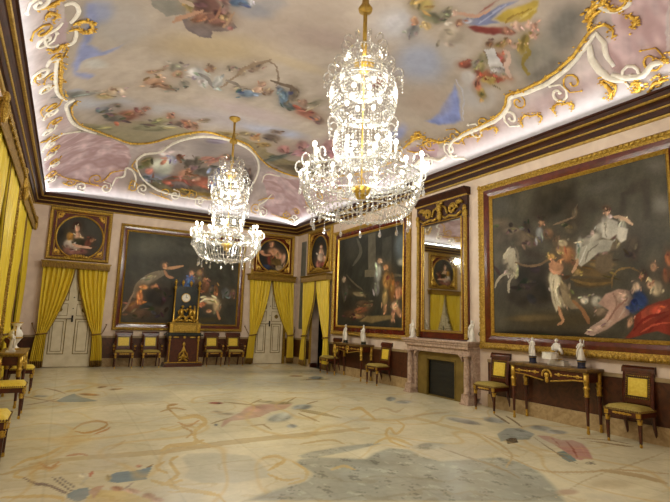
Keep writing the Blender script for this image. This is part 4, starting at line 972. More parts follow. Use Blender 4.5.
LUTE_OPS = [
('p',[-0.660,4.760,1.000,5.010,1.180,3.010,-0.470,2.880],(66,64,58),0),
('e',[-0.250,3.740,0.257,0.029,0.057,-0.600],(46,44,40),0.8),
('e',[0.520,4.140,0.371,0.043,0.057,-0.500],(74,72,66),0.9),
('e',[0.330,3.250,0.429,0.043,0.014,-0.143],(54,48,40),0.6),
('e',[0.100,4.220,0.143,0.014,0.014,-0.157],(66,46,36),0.55),
('e',[-0.050,3.860,0.114,0.014,0.029,-0.186],(176,132,66),0.55),
('e',[0.120,4.140,0.086,0.000,0.000,-0.143],(226,180,152),0.55),
('e',[0.150,3.970,0.086,0.014,0.014,-0.100],(214,172,144),0.55),
('e',[0.190,3.870,0.171,-0.014,0.000,-0.114],(210,170,142),0.55),
('e',[0.230,3.750,0.214,-0.029,0.000,-0.143],(62,58,42),0.55),
('e',[-0.060,3.640,0.143,0.114,0.100,-0.157],(186,176,164),0.55),
('e',[-0.010,3.430,0.229,-0.029,0.000,-0.143],(160,112,100),0.55),
('e',[0.260,3.430,0.271,0.029,0.000,-0.114],(142,98,86),0.55),
('e',[0.110,3.540,0.186,0.014,0.014,-0.114],(180,160,148),0.55),
('e',[0.450,3.730,0.100,-0.071,-0.086,-0.157],(104,62,50),0.55),
('e',[0.550,3.830,0.057,-0.043,-0.057,-0.086],(150,110,84),0.55),
('e',[0.250,3.270,0.186,0.014,0.014,-0.057],(150,116,60),0.55),
('p',[0.020,3.630,0.070,3.610,0.120,3.580,0.170,3.570,0.240,3.550,0.320,3.550,0.400,3.550,0.490,3.550,0.570,3.570,0.570,3.600,0.490,3.620,0.400,3.630,0.320,3.630,0.250,3.640,0.190,3.650,0.130,3.660,0.080,3.670,0.030,3.670],(218,176,150),0),
('p',[0.510,3.600,0.560,3.600,0.610,3.600,0.660,3.610,0.710,3.620,0.700,3.640,0.660,3.640,0.610,3.630,0.560,3.630,0.510,3.620],(90,64,46),0),
]
BACKTURNED_OPS = [
('p',[5.590,4.760,7.420,4.980,7.500,3.070,5.700,2.950],(44,44,43),0),
('e',[6.470,4.360,0.143,0.014,0.014,-0.143],(128,92,62),0.55),
('e',[6.450,4.300,0.100,0.014,0.014,-0.129],(204,156,122),0.55),
('e',[6.560,4.050,0.300,-0.014,-0.029,-0.200],(206,158,124),0.55),
('e',[6.770,3.920,0.171,0.014,0.000,-0.171],(196,148,116),0.55),
('e',[6.940,3.820,0.129,0.000,-0.043,-0.257],(200,160,132),0.55),
('e',[6.420,3.770,0.143,0.014,0.029,-0.300],(112,58,48),0.55),
('e',[6.660,3.650,0.271,0.014,0.014,-0.214],(108,88,50),0.55),
('e',[6.280,3.460,0.257,0.014,0.000,-0.129],(52,62,86),0.55),
('e',[6.790,3.470,0.157,0.086,0.071,-0.114],(170,150,120),0.55),
('e',[6.090,4.000,0.129,0.014,0.014,-0.086],(186,140,108),0.55),
('p',[6.010,3.980,6.050,3.940,6.090,3.900,6.150,3.880,6.210,3.860,6.270,3.860,6.340,3.870,6.390,3.880,6.450,3.910,6.450,3.940,6.390,3.950,6.330,3.950,6.270,3.940,6.230,3.950,6.180,3.960,6.140,3.980,6.080,4.000,6.030,4.010],(190,142,110),0),
]
SHAWL_OPS = [
('p',[15.280,4.910,13.480,4.630,13.380,3.030,15.130,3.140],(46,48,46),0),
('e',[14.370,4.180,-0.143,-0.029,0.000,-0.086],(64,48,38),0.55),
('e',[14.360,4.110,-0.114,-0.014,0.000,-0.086],(214,170,140),0.55),
('e',[14.350,3.940,-0.214,-0.029,0.000,-0.143],(214,176,150),0.55),
('e',[14.410,3.740,-0.286,-0.029,-0.014,-0.214],(206,186,166),0.55),
('e',[14.110,3.660,-0.200,-0.014,0.000,-0.157],(190,150,124),0.55),
('e',[14.540,3.520,-0.257,-0.029,0.000,-0.171],(176,120,104),0.55),
('e',[14.170,3.460,-0.271,-0.014,-0.014,-0.129],(140,76,64),0.55),
('e',[14.450,3.340,-0.257,-0.029,0.000,-0.057],(150,120,80),0.55),
]
FLOOR_OPS = [
('e',[4.04,11.88,4.06,-1.13,-0.54,-1.64],(176,166,138),0.9),
('e',[6.53,13.62,4.31,-1.00,-0.49,-1.03],(164,152,124),0.9),
('p',[1.48,4.27,1.77,4.41,2.01,4.48,2.26,4.56,2.40,4.71,2.41,4.93,2.37,5.10,2.51,5.25,2.74,5.29,3.03,5.12,3.25,4.98,3.51,5.15,3.83,5.27,4.07,5.07,4.00,4.75,4.07,4.54,4.47,4.46,4.89,4.37,4.96,3.98,4.76,3.60,4.50,3.24,4.24,2.96],(156,150,128),0.3),
('e',[4.39,5.09,0.29,-0.04,-0.16,-0.19],(160,152,128),0.55),
('p',[2.55,5.37,2.81,5.49,3.28,5.55,3.84,5.55,3.88,5.42,3.25,5.26,2.77,5.19,2.58,5.22],(160,152,128),0.2),
('p',[1.30,5.81,1.42,5.98,1.75,5.89,2.10,5.60,2.11,5.29,2.08,4.92,2.04,4.76,1.62,4.72,1.31,4.86,1.17,5.11,1.28,5.34],(186,172,140),0.2),
('p',[-0.15,6.15,-0.06,6.15,0.03,6.15,0.13,6.15,0.22,6.15,0.32,6.14,0.41,6.12,0.51,6.10,0.61,6.09,0.73,6.07,0.86,6.05,1.00,6.04,1.14,6.03,1.28,6.04,1.43,6.07,1.59,6.09,1.75,6.11,1.90,6.13,2.07,6.14,2.23,6.15,2.42,6.16,2.63,6.17,2.85,6.17,3.09,6.17,3.32,6.18,3.54,6.19,3.75,6.20,3.97,6.21,4.20,6.23,4.27,6.35,4.06,6.36,3.85,6.37,3.64,6.38,3.42,6.39,3.19,6.40,2.95,6.40,2.72,6.41,2.50,6.40,2.31,6.40,2.13,6.38,1.97,6.37,1.80,6.35,1.63,6.32,1.47,6.29,1.32,6.27,1.17,6.25,1.03,6.25,0.89,6.26,0.75,6.28,0.63,6.29,0.52,6.30,0.41,6.31,0.32,6.31,0.22,6.31,0.12,6.30,0.03,6.28,-0.06,6.25,-0.15,6.23],(184,160,116),0),
('p',[-0.38,5.88,-0.32,5.89,-0.26,5.92,-0.20,5.95,-0.14,5.98,-0.08,6.01,-0.02,6.05,0.03,6.09,0.09,6.14,0.09,6.19,0.03,6.17,-0.03,6.15,-0.09,6.12,-0.15,6.09,-0.21,6.06,-0.27,6.02,-0.33,5.97,-0.39,5.92],(186,158,110),0),
('p',[1.31,5.92,1.28,5.89,1.24,5.86,1.20,5.80,1.17,5.69,1.16,5.56,1.17,5.43,1.17,5.32,1.17,5.26,1.14,5.21,1.10,5.15,1.05,5.08,1.02,4.97,1.03,4.87,1.06,4.81,1.10,4.75,1.14,4.70,1.19,4.65,1.25,4.60,1.30,4.55,1.34,4.50,1.37,4.46,1.38,4.40,1.38,4.35,1.39,4.30,1.41,4.32,1.41,4.38,1.40,4.45,1.40,4.51,1.37,4.58,1.33,4.64,1.27,4.69,1.22,4.74,1.17,4.80,1.13,4.85,1.09,4.91,1.06,4.97,1.05,4.99,1.06,4.99,1.10,5.05,1.15,5.11,1.20,5.23,1.21,5.37,1.21,5.50,1.20,5.62,1.20,5.69,1.21,5.72,1.24,5.76,1.27,5.81,1.31,5.86],(196,164,106),0),
('p',[1.79,6.26,1.76,6.35,1.73,6.43,1.71,6.51,1.70,6.60,1.71,6.68,1.74,6.79,1.77,6.92,1.81,7.03,1.86,7.12,1.93,7.23,2.01,7.35,2.09,7.55,2.14,7.80,2.14,7.98,2.12,8.13,2.08,8.23,2.01,8.24,1.93,8.19,1.85,8.13,1.80,8.13,1.78,8.19,1.77,8.30,1.77,8.45,1.77,8.59,1.73,8.49,1.73,8.33,1.72,8.16,1.72,8.00,1.74,7.88,1.80,7.86,1.87,7.90,1.95,7.94,2.00,7.93,2.03,7.85,2.04,7.73,2.04,7.62,2.05,7.60,2.03,7.57,1.96,7.46,1.88,7.33,1.80,7.18,1.74,7.00,1.69,6.82,1.66,6.64,1.64,6.49,1.66,6.38,1.69,6.31,1.73,6.25,1.76,6.19],(196,164,106),0),
('p',[1.16,6.11,1.19,6.15,1.23,6.20,1.26,6.25,1.30,6.28,1.35,6.29,1.41,6.28,1.48,6.27,1.54,6.28,1.60,6.31,1.65,6.35,1.70,6.40,1.76,6.46,1.77,6.54,1.73,6.53,1.68,6.51,1.63,6.49,1.57,6.47,1.52,6.47,1.45,6.47,1.38,6.48,1.32,6.46,1.27,6.41,1.23,6.33,1.19,6.25,1.16,6.17],(196,164,106),0),
('p',[1.76,8.56,1.78,8.74,1.79,8.91,1.80,9.04,1.79,9.04,1.81,9.07,1.86,9.10,1.92,9.14,1.98,9.21,2.00,9.31,1.95,9.33,1.90,9.34,1.85,9.31,1.79,9.20,1.74,8.96,1.73,8.78,1.73,8.64,1.74,8.51],(176,140,92),0),
('p',[1.36,7.37,1.38,7.30,1.41,7.22,1.44,7.16,1.48,7.13,1.54,7.16,1.62,7.22,1.68,7.28,1.74,7.30,1.77,7.27,1.80,7.20,1.82,7.12,1.85,7.05,1.87,7.11,1.86,7.22,1.84,7.34,1.82,7.44,1.78,7.49,1.72,7.48,1.64,7.41,1.57,7.34,1.51,7.32,1.48,7.33,1.44,7.37,1.41,7.41,1.38,7.45],(196,170,118),0),
('p',[2.02,7.78,1.95,7.69,1.88,7.58,1.82,7.50,1.77,7.46,1.75,7.49,1.73,7.57,1.71,7.67,1.69,7.75,1.67,7.70,1.68,7.58,1.69,7.46,1.71,7.37,1.75,7.33,1.80,7.37,1.87,7.47,1.94,7.59,2.02,7.72],(186,146,96),0),
('p',[2.06,4.98,2.09,4.99,2.12,5.00,2.15,5.02,2.19,5.05,2.23,5.08,2.28,5.12,2.33,5.17,2.39,5.26,2.41,5.36,2.41,5.43,2.40,5.48,2.37,5.52,2.33,5.52,2.28,5.51,2.23,5.49,2.18,5.47,2.16,5.41,2.20,5.41,2.25,5.41,2.29,5.41,2.32,5.39,2.34,5.36,2.35,5.32,2.35,5.28,2.35,5.28,2.34,5.27,2.30,5.23,2.25,5.19,2.21,5.15,2.17,5.11,2.14,5.08,2.11,5.05,2.07,5.02],(196,164,106),0),
('p',[2.01,4.86,2.02,4.78,2.03,4.71,2.05,4.65,2.08,4.60,2.12,4.58,2.16,4.58,2.21,4.60,2.26,4.61,2.27,4.64,2.23,4.65,2.19,4.65,2.14,4.65,2.11,4.67,2.09,4.71,2.07,4.77,2.05,4.83,2.02,4.89],(196,164,106),0),
('p',[2.41,5.14,2.41,5.05,2.42,4.96,2.42,4.88,2.41,4.82,2.39,4.76,2.36,4.69,2.32,4.63,2.29,4.59,2.24,4.57,2.20,4.55,2.14,4.54,2.09,4.53,2.08,4.50,2.12,4.49,2.17,4.49,2.22,4.49,2.27,4.52,2.33,4.58,2.38,4.66,2.43,4.76,2.46,4.86,2.47,4.95,2.47,5.03,2.45,5.11,2.43,5.18],(196,164,106),0),
('p',[3.89,6.60,4.00,6.66,4.10,6.72,4.21,6.78,4.31,6.80,4.39,6.79,4.46,6.76,4.53,6.71,4.60,6.67,4.69,6.63,4.78,6.59,4.86,6.55,4.95,6.53,5.03,6.54,5.11,6.56,5.18,6.58,5.24,6.58,5.28,6.56,5.31,6.51,5.33,6.45,5.35,6.37,5.37,6.27,5.37,6.14,5.38,6.01,5.39,5.89,5.41,5.77,5.43,5.66,5.45,5.55,5.45,5.44,5.43,5.33,5.40,5.22,5.36,5.11,5.31,5.00,5.25,4.89,5.19,4.77,5.13,4.65,5.08,4.55,5.07,4.46,5.07,4.38,5.07,4.30,5.07,4.22,5.12,4.26,5.13,4.34,5.13,4.42,5.14,4.51,5.16,4.60,5.21,4.71,5.28,4.83,5.35,4.95,5.42,5.08,5.47,5.20,5.52,5.32,5.56,5.44,5.59,5.56,5.59,5.68,5.58,5.80,5.56,5.92,5.54,6.03,5.53,6.16,5.53,6.30,5.53,6.43,5.51,6.55,5.49,6.63,5.47,6.70,5.44,6.75,5.39,6.78,5.32,6.77,5.24,6.75,5.16,6.72,5.08,6.71,4.99,6.73,4.90,6.76,4.81,6.80,4.72,6.83,4.64,6.87,4.56,6.91,4.48,6.94,4.38,6.94,4.27,6.89,4.15,6.82,4.04,6.74,3.92,6.67],(196,170,122),0),
('p',[4.69,6.78,4.76,6.96,4.84,7.15,4.91,7.33,4.96,7.48,5.01,7.61,5.06,7.73,5.09,7.83,5.08,7.90,5.03,7.90,4.94,7.85,4.84,7.78,4.74,7.71,4.69,7.61,4.75,7.62,4.82,7.64,4.88,7.66,4.92,7.65,4.92,7.60,4.90,7.54,4.86,7.44,4.81,7.31,4.77,7.17,4.72,7.02,4.67,6.86,4.63,6.72],(196,164,106),0),
('p',[4.95,6.60,4.91,6.48,4.88,6.37,4.84,6.27,4.80,6.22,4.72,6.13,4.59,6.01,4.48,5.92,4.42,5.88,4.43,5.91,4.48,6.02,4.55,6.15,4.58,6.25,4.51,6.21,4.41,6.12,4.31,6.00,4.21,5.88,4.14,5.76,4.08,5.64,4.03,5.53,4.00,5.42,4.00,5.33,4.02,5.25,4.04,5.17,4.06,5.10,4.09,5.14,4.08,5.23,4.07,5.32,4.07,5.41,4.08,5.50,4.11,5.60,4.15,5.70,4.21,5.79,4.26,5.87,4.31,5.94,4.39,6.03,4.45,6.09,4.47,6.10,4.46,6.07,4.39,5.95,4.33,5.82,4.33,5.76,4.41,5.80,4.55,5.91,4.70,6.05,4.84,6.20,4.92,6.35,4.96,6.46,4.98,6.56,5.01,6.66],(196,164,106),0),
('p',[5.29,6.65,5.40,6.68,5.51,6.72,5.63,6.76,5.76,6.79,5.89,6.80,6.03,6.80,6.19,6.80,6.35,6.82,6.41,6.88,6.29,6.92,6.15,6.94,6.02,6.95,5.88,6.94,5.74,6.90,5.60,6.85,5.47,6.78,5.33,6.71],(190,164,120),0),
('p',[3.74,5.45,3.82,5.49,3.91,5.55,3.99,5.60,4.05,5.62,4.10,5.61,4.13,5.57,4.15,5.52,4.16,5.46,4.17,5.39,4.17,5.31,4.17,5.23,4.17,5.16,4.21,5.20,4.23,5.29,4.25,5.39,4.26,5.48,4.26,5.56,4.25,5.63,4.22,5.69,4.19,5.73,4.13,5.74,4.05,5.70,3.95,5.64,3.85,5.56,3.76,5.49],(196,164,106),0),
('p',[4.43,4.95,4.43,4.81,4.44,4.68,4.44,4.56,4.44,4.44,4.45,4.32,4.46,4.21,4.47,4.10,4.47,4.00,4.46,3.91,4.44,3.83,4.42,3.75,4.40,3.67,4.42,3.68,4.45,3.77,4.48,3.85,4.50,3.94,4.52,4.04,4.52,4.14,4.52,4.25,4.51,4.37,4.50,4.48,4.49,4.60,4.48,4.72,4.47,4.85,4.46,4.98],(150,132,100),0),
('p',[5.50,5.21,5.46,5.09,5.42,4.99,5.38,4.88,5.33,4.77,5.26,4.65,5.19,4.52,5.10,4.41,5.02,4.31,4.92,4.23,4.81,4.16,4.68,4.08,4.56,4.00,4.56,3.98,4.67,4.05,4.79,4.12,4.93,4.21,5.06,4.31,5.17,4.44,5.26,4.57,5.35,4.70,5.42,4.83,5.47,4.94,5.50,5.05,5.52,5.14,5.54,5.24],(186,158,112),0),
('p',[4.97,7.33,5.08,7.39,5.20,7.46,5.30,7.52,5.38,7.53,5.39,7.46,5.37,7.33,5.34,7.20,5.35,7.13,5.43,7.16,5.54,7.24,5.66,7.35,5.79,7.45,5.82,7.51,5.72,7.44,5.61,7.36,5.52,7.30,5.47,7.28,5.46,7.35,5.49,7.48,5.52,7.62,5.50,7.70,5.40,7.68,5.28,7.59,5.14,7.49,5.01,7.39],(190,166,126),0),
('p',[2.84,5.82,2.95,5.82,3.08,5.83,3.19,5.84,3.28,5.83,3.33,5.79,3.35,5.72,3.36,5.66,3.38,5.60,3.40,5.63,3.40,5.72,3.40,5.80,3.39,5.88,3.34,5.92,3.24,5.94,3.12,5.92,2.98,5.89,2.85,5.86],(186,160,112),0),
('p',[2.67,4.71,2.72,4.72,2.77,4.74,2.82,4.75,2.86,4.75,2.88,4.72,2.90,4.68,2.91,4.64,2.92,4.60,2.95,4.63,2.95,4.70,2.95,4.76,2.95,4.81,2.92,4.84,2.87,4.84,2.81,4.82,2.75,4.79,2.68,4.75],(190,160,106),0),
('p',[0.26,7.69,0.30,7.77,0.33,7.86,0.36,7.94,0.40,8.01,0.45,8.06,0.50,8.10,0.56,8.13,0.61,8.13,0.65,8.09,0.69,8.03,0.71,7.96,0.71,7.95,0.70,7.91,0.67,7.82,0.62,7.73,0.58,7.65,0.53,7.60,0.49,7.56,0.44,7.53,0.40,7.52,0.37,7.54,0.34,7.58,0.32,7.62,0.29,7.66,0.28,7.61,0.31,7.55,0.34,7.49,0.37,7.44,0.40,7.41,0.44,7.41,0.49,7.43,0.53,7.47,0.58,7.52,0.62,7.59,0.67,7.68,0.71,7.79,0.74,7.93,0.73,8.09,0.70,8.18,0.66,8.25,0.62,8.29,0.56,8.28,0.50,8.25,0.44,8.20,0.39,8.13,0.35,8.04,0.32,7.94,0.29,7.84,0.26,7.74],(172,130,74),0),
('p',[0.52,7.34,0.56,7.36,0.60,7.40,0.64,7.44,0.68,7.49,0.70,7.54,0.72,7.59,0.73,7.64,0.74,7.70,0.74,7.74,0.72,7.72,0.71,7.68,0.70,7.65,0.67,7.61,0.64,7.56,0.60,7.51,0.56,7.45,0.52,7.38],(176,130,80),0),
('p',[0.12,7.27,0.17,7.27,0.21,7.28,0.26,7.28,0.30,7.29,0.35,7.28,0.39,7.26,0.44,7.24,0.49,7.24,0.49,7.27,0.44,7.30,0.40,7.33,0.35,7.36,0.30,7.37,0.26,7.36,0.21,7.35,0.16,7.33,0.12,7.30],(190,160,110),0),
('p',[-0.30,6.08,-0.27,6.14,-0.25,6.20,-0.22,6.26,-0.19,6.31,-0.15,6.34,-0.11,6.36,-0.07,6.37,-0.03,6.40,0.01,6.45,0.04,6.51,0.07,6.57,0.09,6.62,0.11,6.66,0.12,6.70,0.13,6.73,0.15,6.77,0.14,6.83,0.13,6.82,0.11,6.80,0.10,6.78,0.08,6.75,0.05,6.69,0.02,6.63,-0.01,6.57,-0.04,6.53,-0.08,6.50,-0.12,6.48,-0.16,6.46,-0.20,6.42,-0.24,6.36,-0.26,6.28,-0.28,6.20,-0.31,6.13],(196,164,106),0),
('p',[-0.13,5.80,-0.11,5.84,-0.09,5.88,-0.07,5.92,-0.05,5.94,-0.03,5.93,-0.01,5.89,0.01,5.85,0.04,5.83,0.07,5.86,0.09,5.92,0.11,5.98,0.13,6.05,0.12,6.09,0.10,6.05,0.08,6.00,0.05,5.96,0.04,5.94,0.02,5.95,-0.00,5.99,-0.03,6.04,-0.06,6.05,-0.08,6.02,-0.10,5.96,-0.12,5.90,-0.14,5.84],(196,162,110),0),
('p',[-0.08,6.22,-0.05,6.12,-0.02,6.02,0.01,5.95,0.04,5.91,0.07,5.94,0.09,6.02,0.11,6.12,0.13,6.21,0.12,6.24,0.10,6.17,0.07,6.09,0.05,6.03,0.04,6.00,0.01,6.03,-0.01,6.10,-0.05,6.18,-0.08,6.25],(182,136,86),0),
('p',[-0.23,6.02,-0.25,5.98,-0.27,5.94,-0.28,5.89,-0.27,5.78,-0.25,5.73,-0.22,5.70,-0.19,5.69,-0.16,5.68,-0.16,5.72,-0.19,5.76,-0.22,5.80,-0.25,5.83,-0.26,5.84,-0.25,5.82,-0.24,5.86,-0.23,5.92,-0.22,5.98],(196,164,106),0),
('p',[1.56,8.58,1.63,8.63,1.71,8.71,1.78,8.78,1.84,8.81,1.88,8.79,1.92,8.73,1.95,8.66,1.99,8.61,2.01,8.67,1.98,8.77,1.95,8.86,1.91,8.94,1.86,8.97,1.80,8.93,1.72,8.84,1.64,8.74,1.57,8.63],(182,150,100),0),
('p',[1.65,7.41,1.66,7.28,1.69,7.16,1.71,7.05,1.71,6.98,1.70,6.95,1.67,6.88,1.62,6.80,1.58,6.71,1.58,6.68,1.62,6.73,1.66,6.80,1.71,6.88,1.74,7.02,1.74,7.15,1.72,7.26,1.69,7.37,1.66,7.46],(180,146,96),0),
('p',[0.62,6.44,0.66,6.48,0.70,6.53,0.74,6.58,0.77,6.64,0.80,6.69,0.82,6.74,0.84,6.79,0.86,6.85,0.86,6.90,0.84,6.87,0.82,6.84,0.80,6.80,0.77,6.75,0.74,6.69,0.70,6.63,0.66,6.56,0.62,6.48],(190,164,120),0),
('p',[0.18,6.35,0.22,6.35,0.26,6.35,0.29,6.36,0.32,6.36,0.35,6.34,0.36,6.31,0.38,6.28,0.40,6.26,0.40,6.29,0.39,6.34,0.37,6.39,0.35,6.42,0.33,6.44,0.29,6.45,0.26,6.44,0.22,6.41,0.18,6.39],(176,128,90),0),
('p',[1.13,5.74,1.09,5.71,1.06,5.68,1.02,5.62,1.00,5.51,1.01,5.43,1.04,5.37,1.07,5.31,1.10,5.26,1.11,5.29,1.09,5.37,1.06,5.45,1.04,5.51,1.03,5.55,1.03,5.54,1.06,5.58,1.09,5.63,1.13,5.70],(196,164,106),0),
('p',[0.89,5.15,0.92,5.08,0.94,5.02,0.97,4.97,1.01,4.94,1.05,4.93,1.10,4.95,1.14,4.98,1.19,5.01,1.20,5.05,1.15,5.06,1.11,5.04,1.06,5.03,1.03,5.04,1.00,5.06,0.97,5.11,0.94,5.15,0.90,5.19],(196,166,112),0),
('p',[0.99,4.75,1.05,4.72,1.11,4.69,1.17,4.66,1.22,4.63,1.26,4.60,1.28,4.56,1.31,4.52,1.34,4.48,1.35,4.50,1.32,4.55,1.30,4.60,1.27,4.64,1.23,4.68,1.18,4.71,1.12,4.74,1.06,4.76,1.00,4.77],(196,164,106),0),
('p',[-0.32,5.18,-0.24,5.15,-0.16,5.12,-0.09,5.09,-0.02,5.07,0.04,5.04,0.09,5.00,0.13,4.97,0.16,4.94,0.16,4.96,0.16,4.96,0.14,4.94,0.13,4.91,0.14,4.87,0.15,4.88,0.17,4.90,0.18,4.94,0.17,5.02,0.14,5.05,0.09,5.09,0.04,5.13,-0.02,5.16,-0.09,5.18,-0.17,5.20,-0.25,5.21,-0.32,5.22],(196,164,106),0),
('p',[0.18,5.02,0.24,5.16,0.34,5.20,0.39,5.07,0.33,4.90,0.27,4.83,0.21,4.91],(120,128,124),0),
('p',[0.31,4.78,0.35,4.95,0.43,5.07,0.55,5.02,0.67,4.91,0.77,4.73,0.87,4.61,0.87,4.53],(204,174,110),0),
('p',[0.35,5.08,0.44,5.18,0.49,5.19,0.45,5.04,0.39,4.87],(186,146,112),0),
('e',[0.59,5.04,0.07,-0.04,0.00,-0.10],(164,116,84),0.55),
('e',[0.71,4.92,0.09,-0.09,-0.01,-0.09],(186,146,116),0.55),
('e',[0.83,4.73,0.07,-0.04,-0.01,-0.10],(160,112,80),0.55),
('e',[0.88,4.60,0.07,-0.03,-0.01,-0.09],(180,130,100),0.55),
('p',[0.52,5.30,0.57,5.48,0.65,5.55,0.79,5.52,0.92,5.57,1.00,5.65,0.93,5.42,0.87,5.21,0.74,5.20,0.60,5.21],(120,130,128),0),
('e',[0.54,5.39,0.03,-0.01,-0.01,-0.14],(176,150,100),0.55),
('p',[0.92,5.56,0.94,5.58,0.97,5.60,0.99,5.63,1.02,5.67,1.02,5.70,0.99,5.68,0.97,5.65,0.94,5.62,0.92,5.58],(140,110,70),0),
('p',[-0.18,5.69,-0.15,5.63,-0.13,5.57,-0.11,5.52,-0.08,5.47,-0.06,5.43,-0.03,5.41,0.00,5.38,0.03,5.35,0.06,5.31,0.08,5.27,0.10,5.22,0.13,5.17,0.15,5.14,0.17,5.10,0.19,5.08,0.21,5.05,0.21,5.08,0.19,5.12,0.18,5.16,0.16,5.20,0.14,5.24,0.11,5.29,0.09,5.34,0.06,5.39,0.03,5.44,0.00,5.47,-0.03,5.50,-0.06,5.52,-0.08,5.55,-0.11,5.59,-0.13,5.63,-0.15,5.68,-0.17,5.72],(126,106,90),0),
('p',[0.06,5.62,0.08,5.55,0.10,5.48,0.12,5.42,0.14,5.35,0.16,5.29,0.18,5.23,0.20,5.18,0.22,5.13,0.23,5.15,0.21,5.21,0.19,5.27,0.17,5.34,0.15,5.40,0.13,5.46,0.11,5.52,0.09,5.59,0.06,5.64],(128,112,96),0),
('p',[0.11,5.64,0.13,5.56,0.15,5.49,0.17,5.42,0.19,5.37,0.21,5.32,0.23,5.27,0.24,5.24,0.26,5.20,0.26,5.21,0.25,5.26,0.23,5.31,0.22,5.35,0.20,5.40,0.18,5.46,0.16,5.53,0.14,5.59,0.11,5.65],(134,120,104),0),
('p',[0.30,5.24,0.31,5.29,0.33,5.34,0.34,5.39,0.36,5.44,0.38,5.48,0.39,5.53,0.41,5.57,0.43,5.63,0.43,5.66,0.41,5.63,0.38,5.60,0.36,5.56,0.34,5.51,0.33,5.45,0.31,5.39,0.30,5.33,0.29,5.26],(190,176,146),0),
('p',[0.37,5.48,0.39,5.50,0.41,5.55,0.42,5.59,0.43,5.66,0.42,5.70,0.40,5.67,0.39,5.63,0.37,5.58,0.37,5.51],(176,98,70),0),
('e',[0.86,5.67,0.04,-0.01,-0.01,-0.07],(184,132,100),0.55),
('p',[0.65,5.00,0.67,5.02,0.70,5.06,0.73,5.11,0.75,5.16,0.75,5.18,0.72,5.14,0.70,5.10,0.67,5.06,0.65,5.01],(160,140,120),0),
('e',[0.33,5.58,0.06,-0.01,0.00,-0.10],(206,190,156),0.55),
('p',[2.34,7.63,2.69,8.01,3.02,8.47,3.40,8.66,3.84,8.85,4.01,8.56,3.66,8.14,3.32,7.97,3.00,7.63,2.65,7.51,2.46,7.50,2.18,7.09,2.16,7.17],(184,146,120),0.15),
('e',[3.22,8.40,0.39,0.13,-0.14,-0.44],(176,134,112),0.55),
('e',[2.77,7.89,0.26,0.07,-0.09,-0.27],(186,142,112),0.55),
('e',[3.29,7.52,0.36,0.09,-0.19,-0.44],(170,166,148),0.55),
('e',[4.02,8.23,0.27,0.01,-0.16,-0.33],(142,142,132),0.55),
('e',[3.18,6.84,0.10,-0.04,-0.07,-0.16],(150,146,132),0.55),
('e',[3.59,9.00,0.20,-0.07,-0.07,-0.17],(160,144,104),0.55),
('e',[3.80,8.75,0.29,-0.10,-0.09,-0.20],(150,132,92),0.55),
('e',[2.66,9.14,0.16,-0.06,-0.04,-0.16],(146,84,68),0.55),
('e',[2.43,8.29,0.13,-0.06,-0.04,-0.16],(170,144,104),0.55),
('e',[2.53,8.07,0.16,-0.06,-0.04,-0.14],(150,130,96),0.55),
('e',[2.15,7.32,0.04,-0.01,-0.03,-0.10],(120,116,104),0.55),
('p',[2.82,9.17,2.95,8.98,3.08,8.81,3.21,8.66,3.35,8.54,3.37,8.59,3.25,8.78,3.12,8.94,2.99,9.10,2.84,9.23],(160,136,96),0),
('p',[3.65,9.32,3.55,9.24,3.44,9.12,3.34,9.00,3.23,8.86,3.22,8.81,3.31,8.89,3.41,8.99,3.51,9.11,3.63,9.27],(160,136,96),0),
('p',[4.40,9.33,4.26,9.18,4.12,9.01,3.98,8.84,3.83,8.65,3.82,8.60,3.94,8.73,4.08,8.89,4.22,9.06,4.39,9.28],(160,136,96),0),
('p',[3.80,7.86,3.89,7.63,3.99,7.43,4.09,7.24,4.20,7.07,4.22,7.11,4.14,7.32,4.05,7.53,3.94,7.73,3.82,7.91],(160,136,96),0),
('p',[3.69,7.71,3.68,7.48,3.69,7.28,3.69,7.09,3.71,6.93,3.73,6.96,3.74,7.17,3.74,7.36,3.73,7.56,3.71,7.75],(160,136,96),0),
('p',[2.81,7.12,2.79,6.99,2.79,6.88,2.79,6.78,2.80,6.70,2.81,6.72,2.82,6.84,2.83,6.95,2.83,7.06,2.82,7.15],(160,136,96),0),
('p',[2.59,7.05,2.65,7.04,2.72,7.05,2.79,7.06,2.86,7.10,2.88,7.13,2.82,7.14,2.75,7.13,2.68,7.12,2.60,7.09],(160,136,96),0),
('p',[4.21,8.46,4.29,8.48,4.38,8.53,4.48,8.60,4.59,8.69,4.62,8.74,4.54,8.72,4.44,8.67,4.34,8.60,4.24,8.51],(160,136,96),0),
('p',[2.09,7.40,2.19,7.46,2.30,7.55,2.42,7.65,2.55,7.78,2.56,7.82,2.44,7.74,2.32,7.65,2.21,7.55,2.09,7.43],(160,136,96),0),
('p',[3.81,8.04,3.85,7.89,3.91,7.76,3.97,7.64,4.01,7.52,4.05,7.40,4.08,7.28,4.12,7.17,4.16,7.07,4.20,7.13,4.19,7.28,4.17,7.42,4.15,7.56,4.11,7.69,4.06,7.81,4.00,7.93,3.93,8.03,3.85,8.12],(168,148,106),0),
('p',[0.01,10.16,0.17,10.70,0.34,11.09,0.47,10.60,0.72,10.04,0.48,10.00,0.20,10.10],(128,134,124),0),
('e',[0.35,11.51,0.23,0.13,0.00,-0.27],(196,166,102),0.55),
('e',[0.60,10.88,0.23,-0.17,-0.01,-0.21],(158,116,70),0.55),
('e',[0.90,11.89,0.14,0.11,0.00,-0.19],(150,120,80),0.55),
('e',[1.15,11.50,0.19,0.10,-0.01,-0.21],(168,138,96),0.55),
('e',[-0.23,10.95,0.16,-0.04,0.01,-0.19],(160,154,136),0.55),
('p',[-0.53,11.03,-0.43,10.84,-0.33,10.67,-0.24,10.52,-0.15,10.39,-0.08,10.29,-0.02,10.22,0.04,10.16,0.10,10.11,0.10,10.15,0.04,10.24,-0.02,10.32,-0.08,10.40,-0.15,10.50,-0.24,10.63,-0.33,10.78,-0.43,10.93,-0.53,11.08],(150,124,88),0),
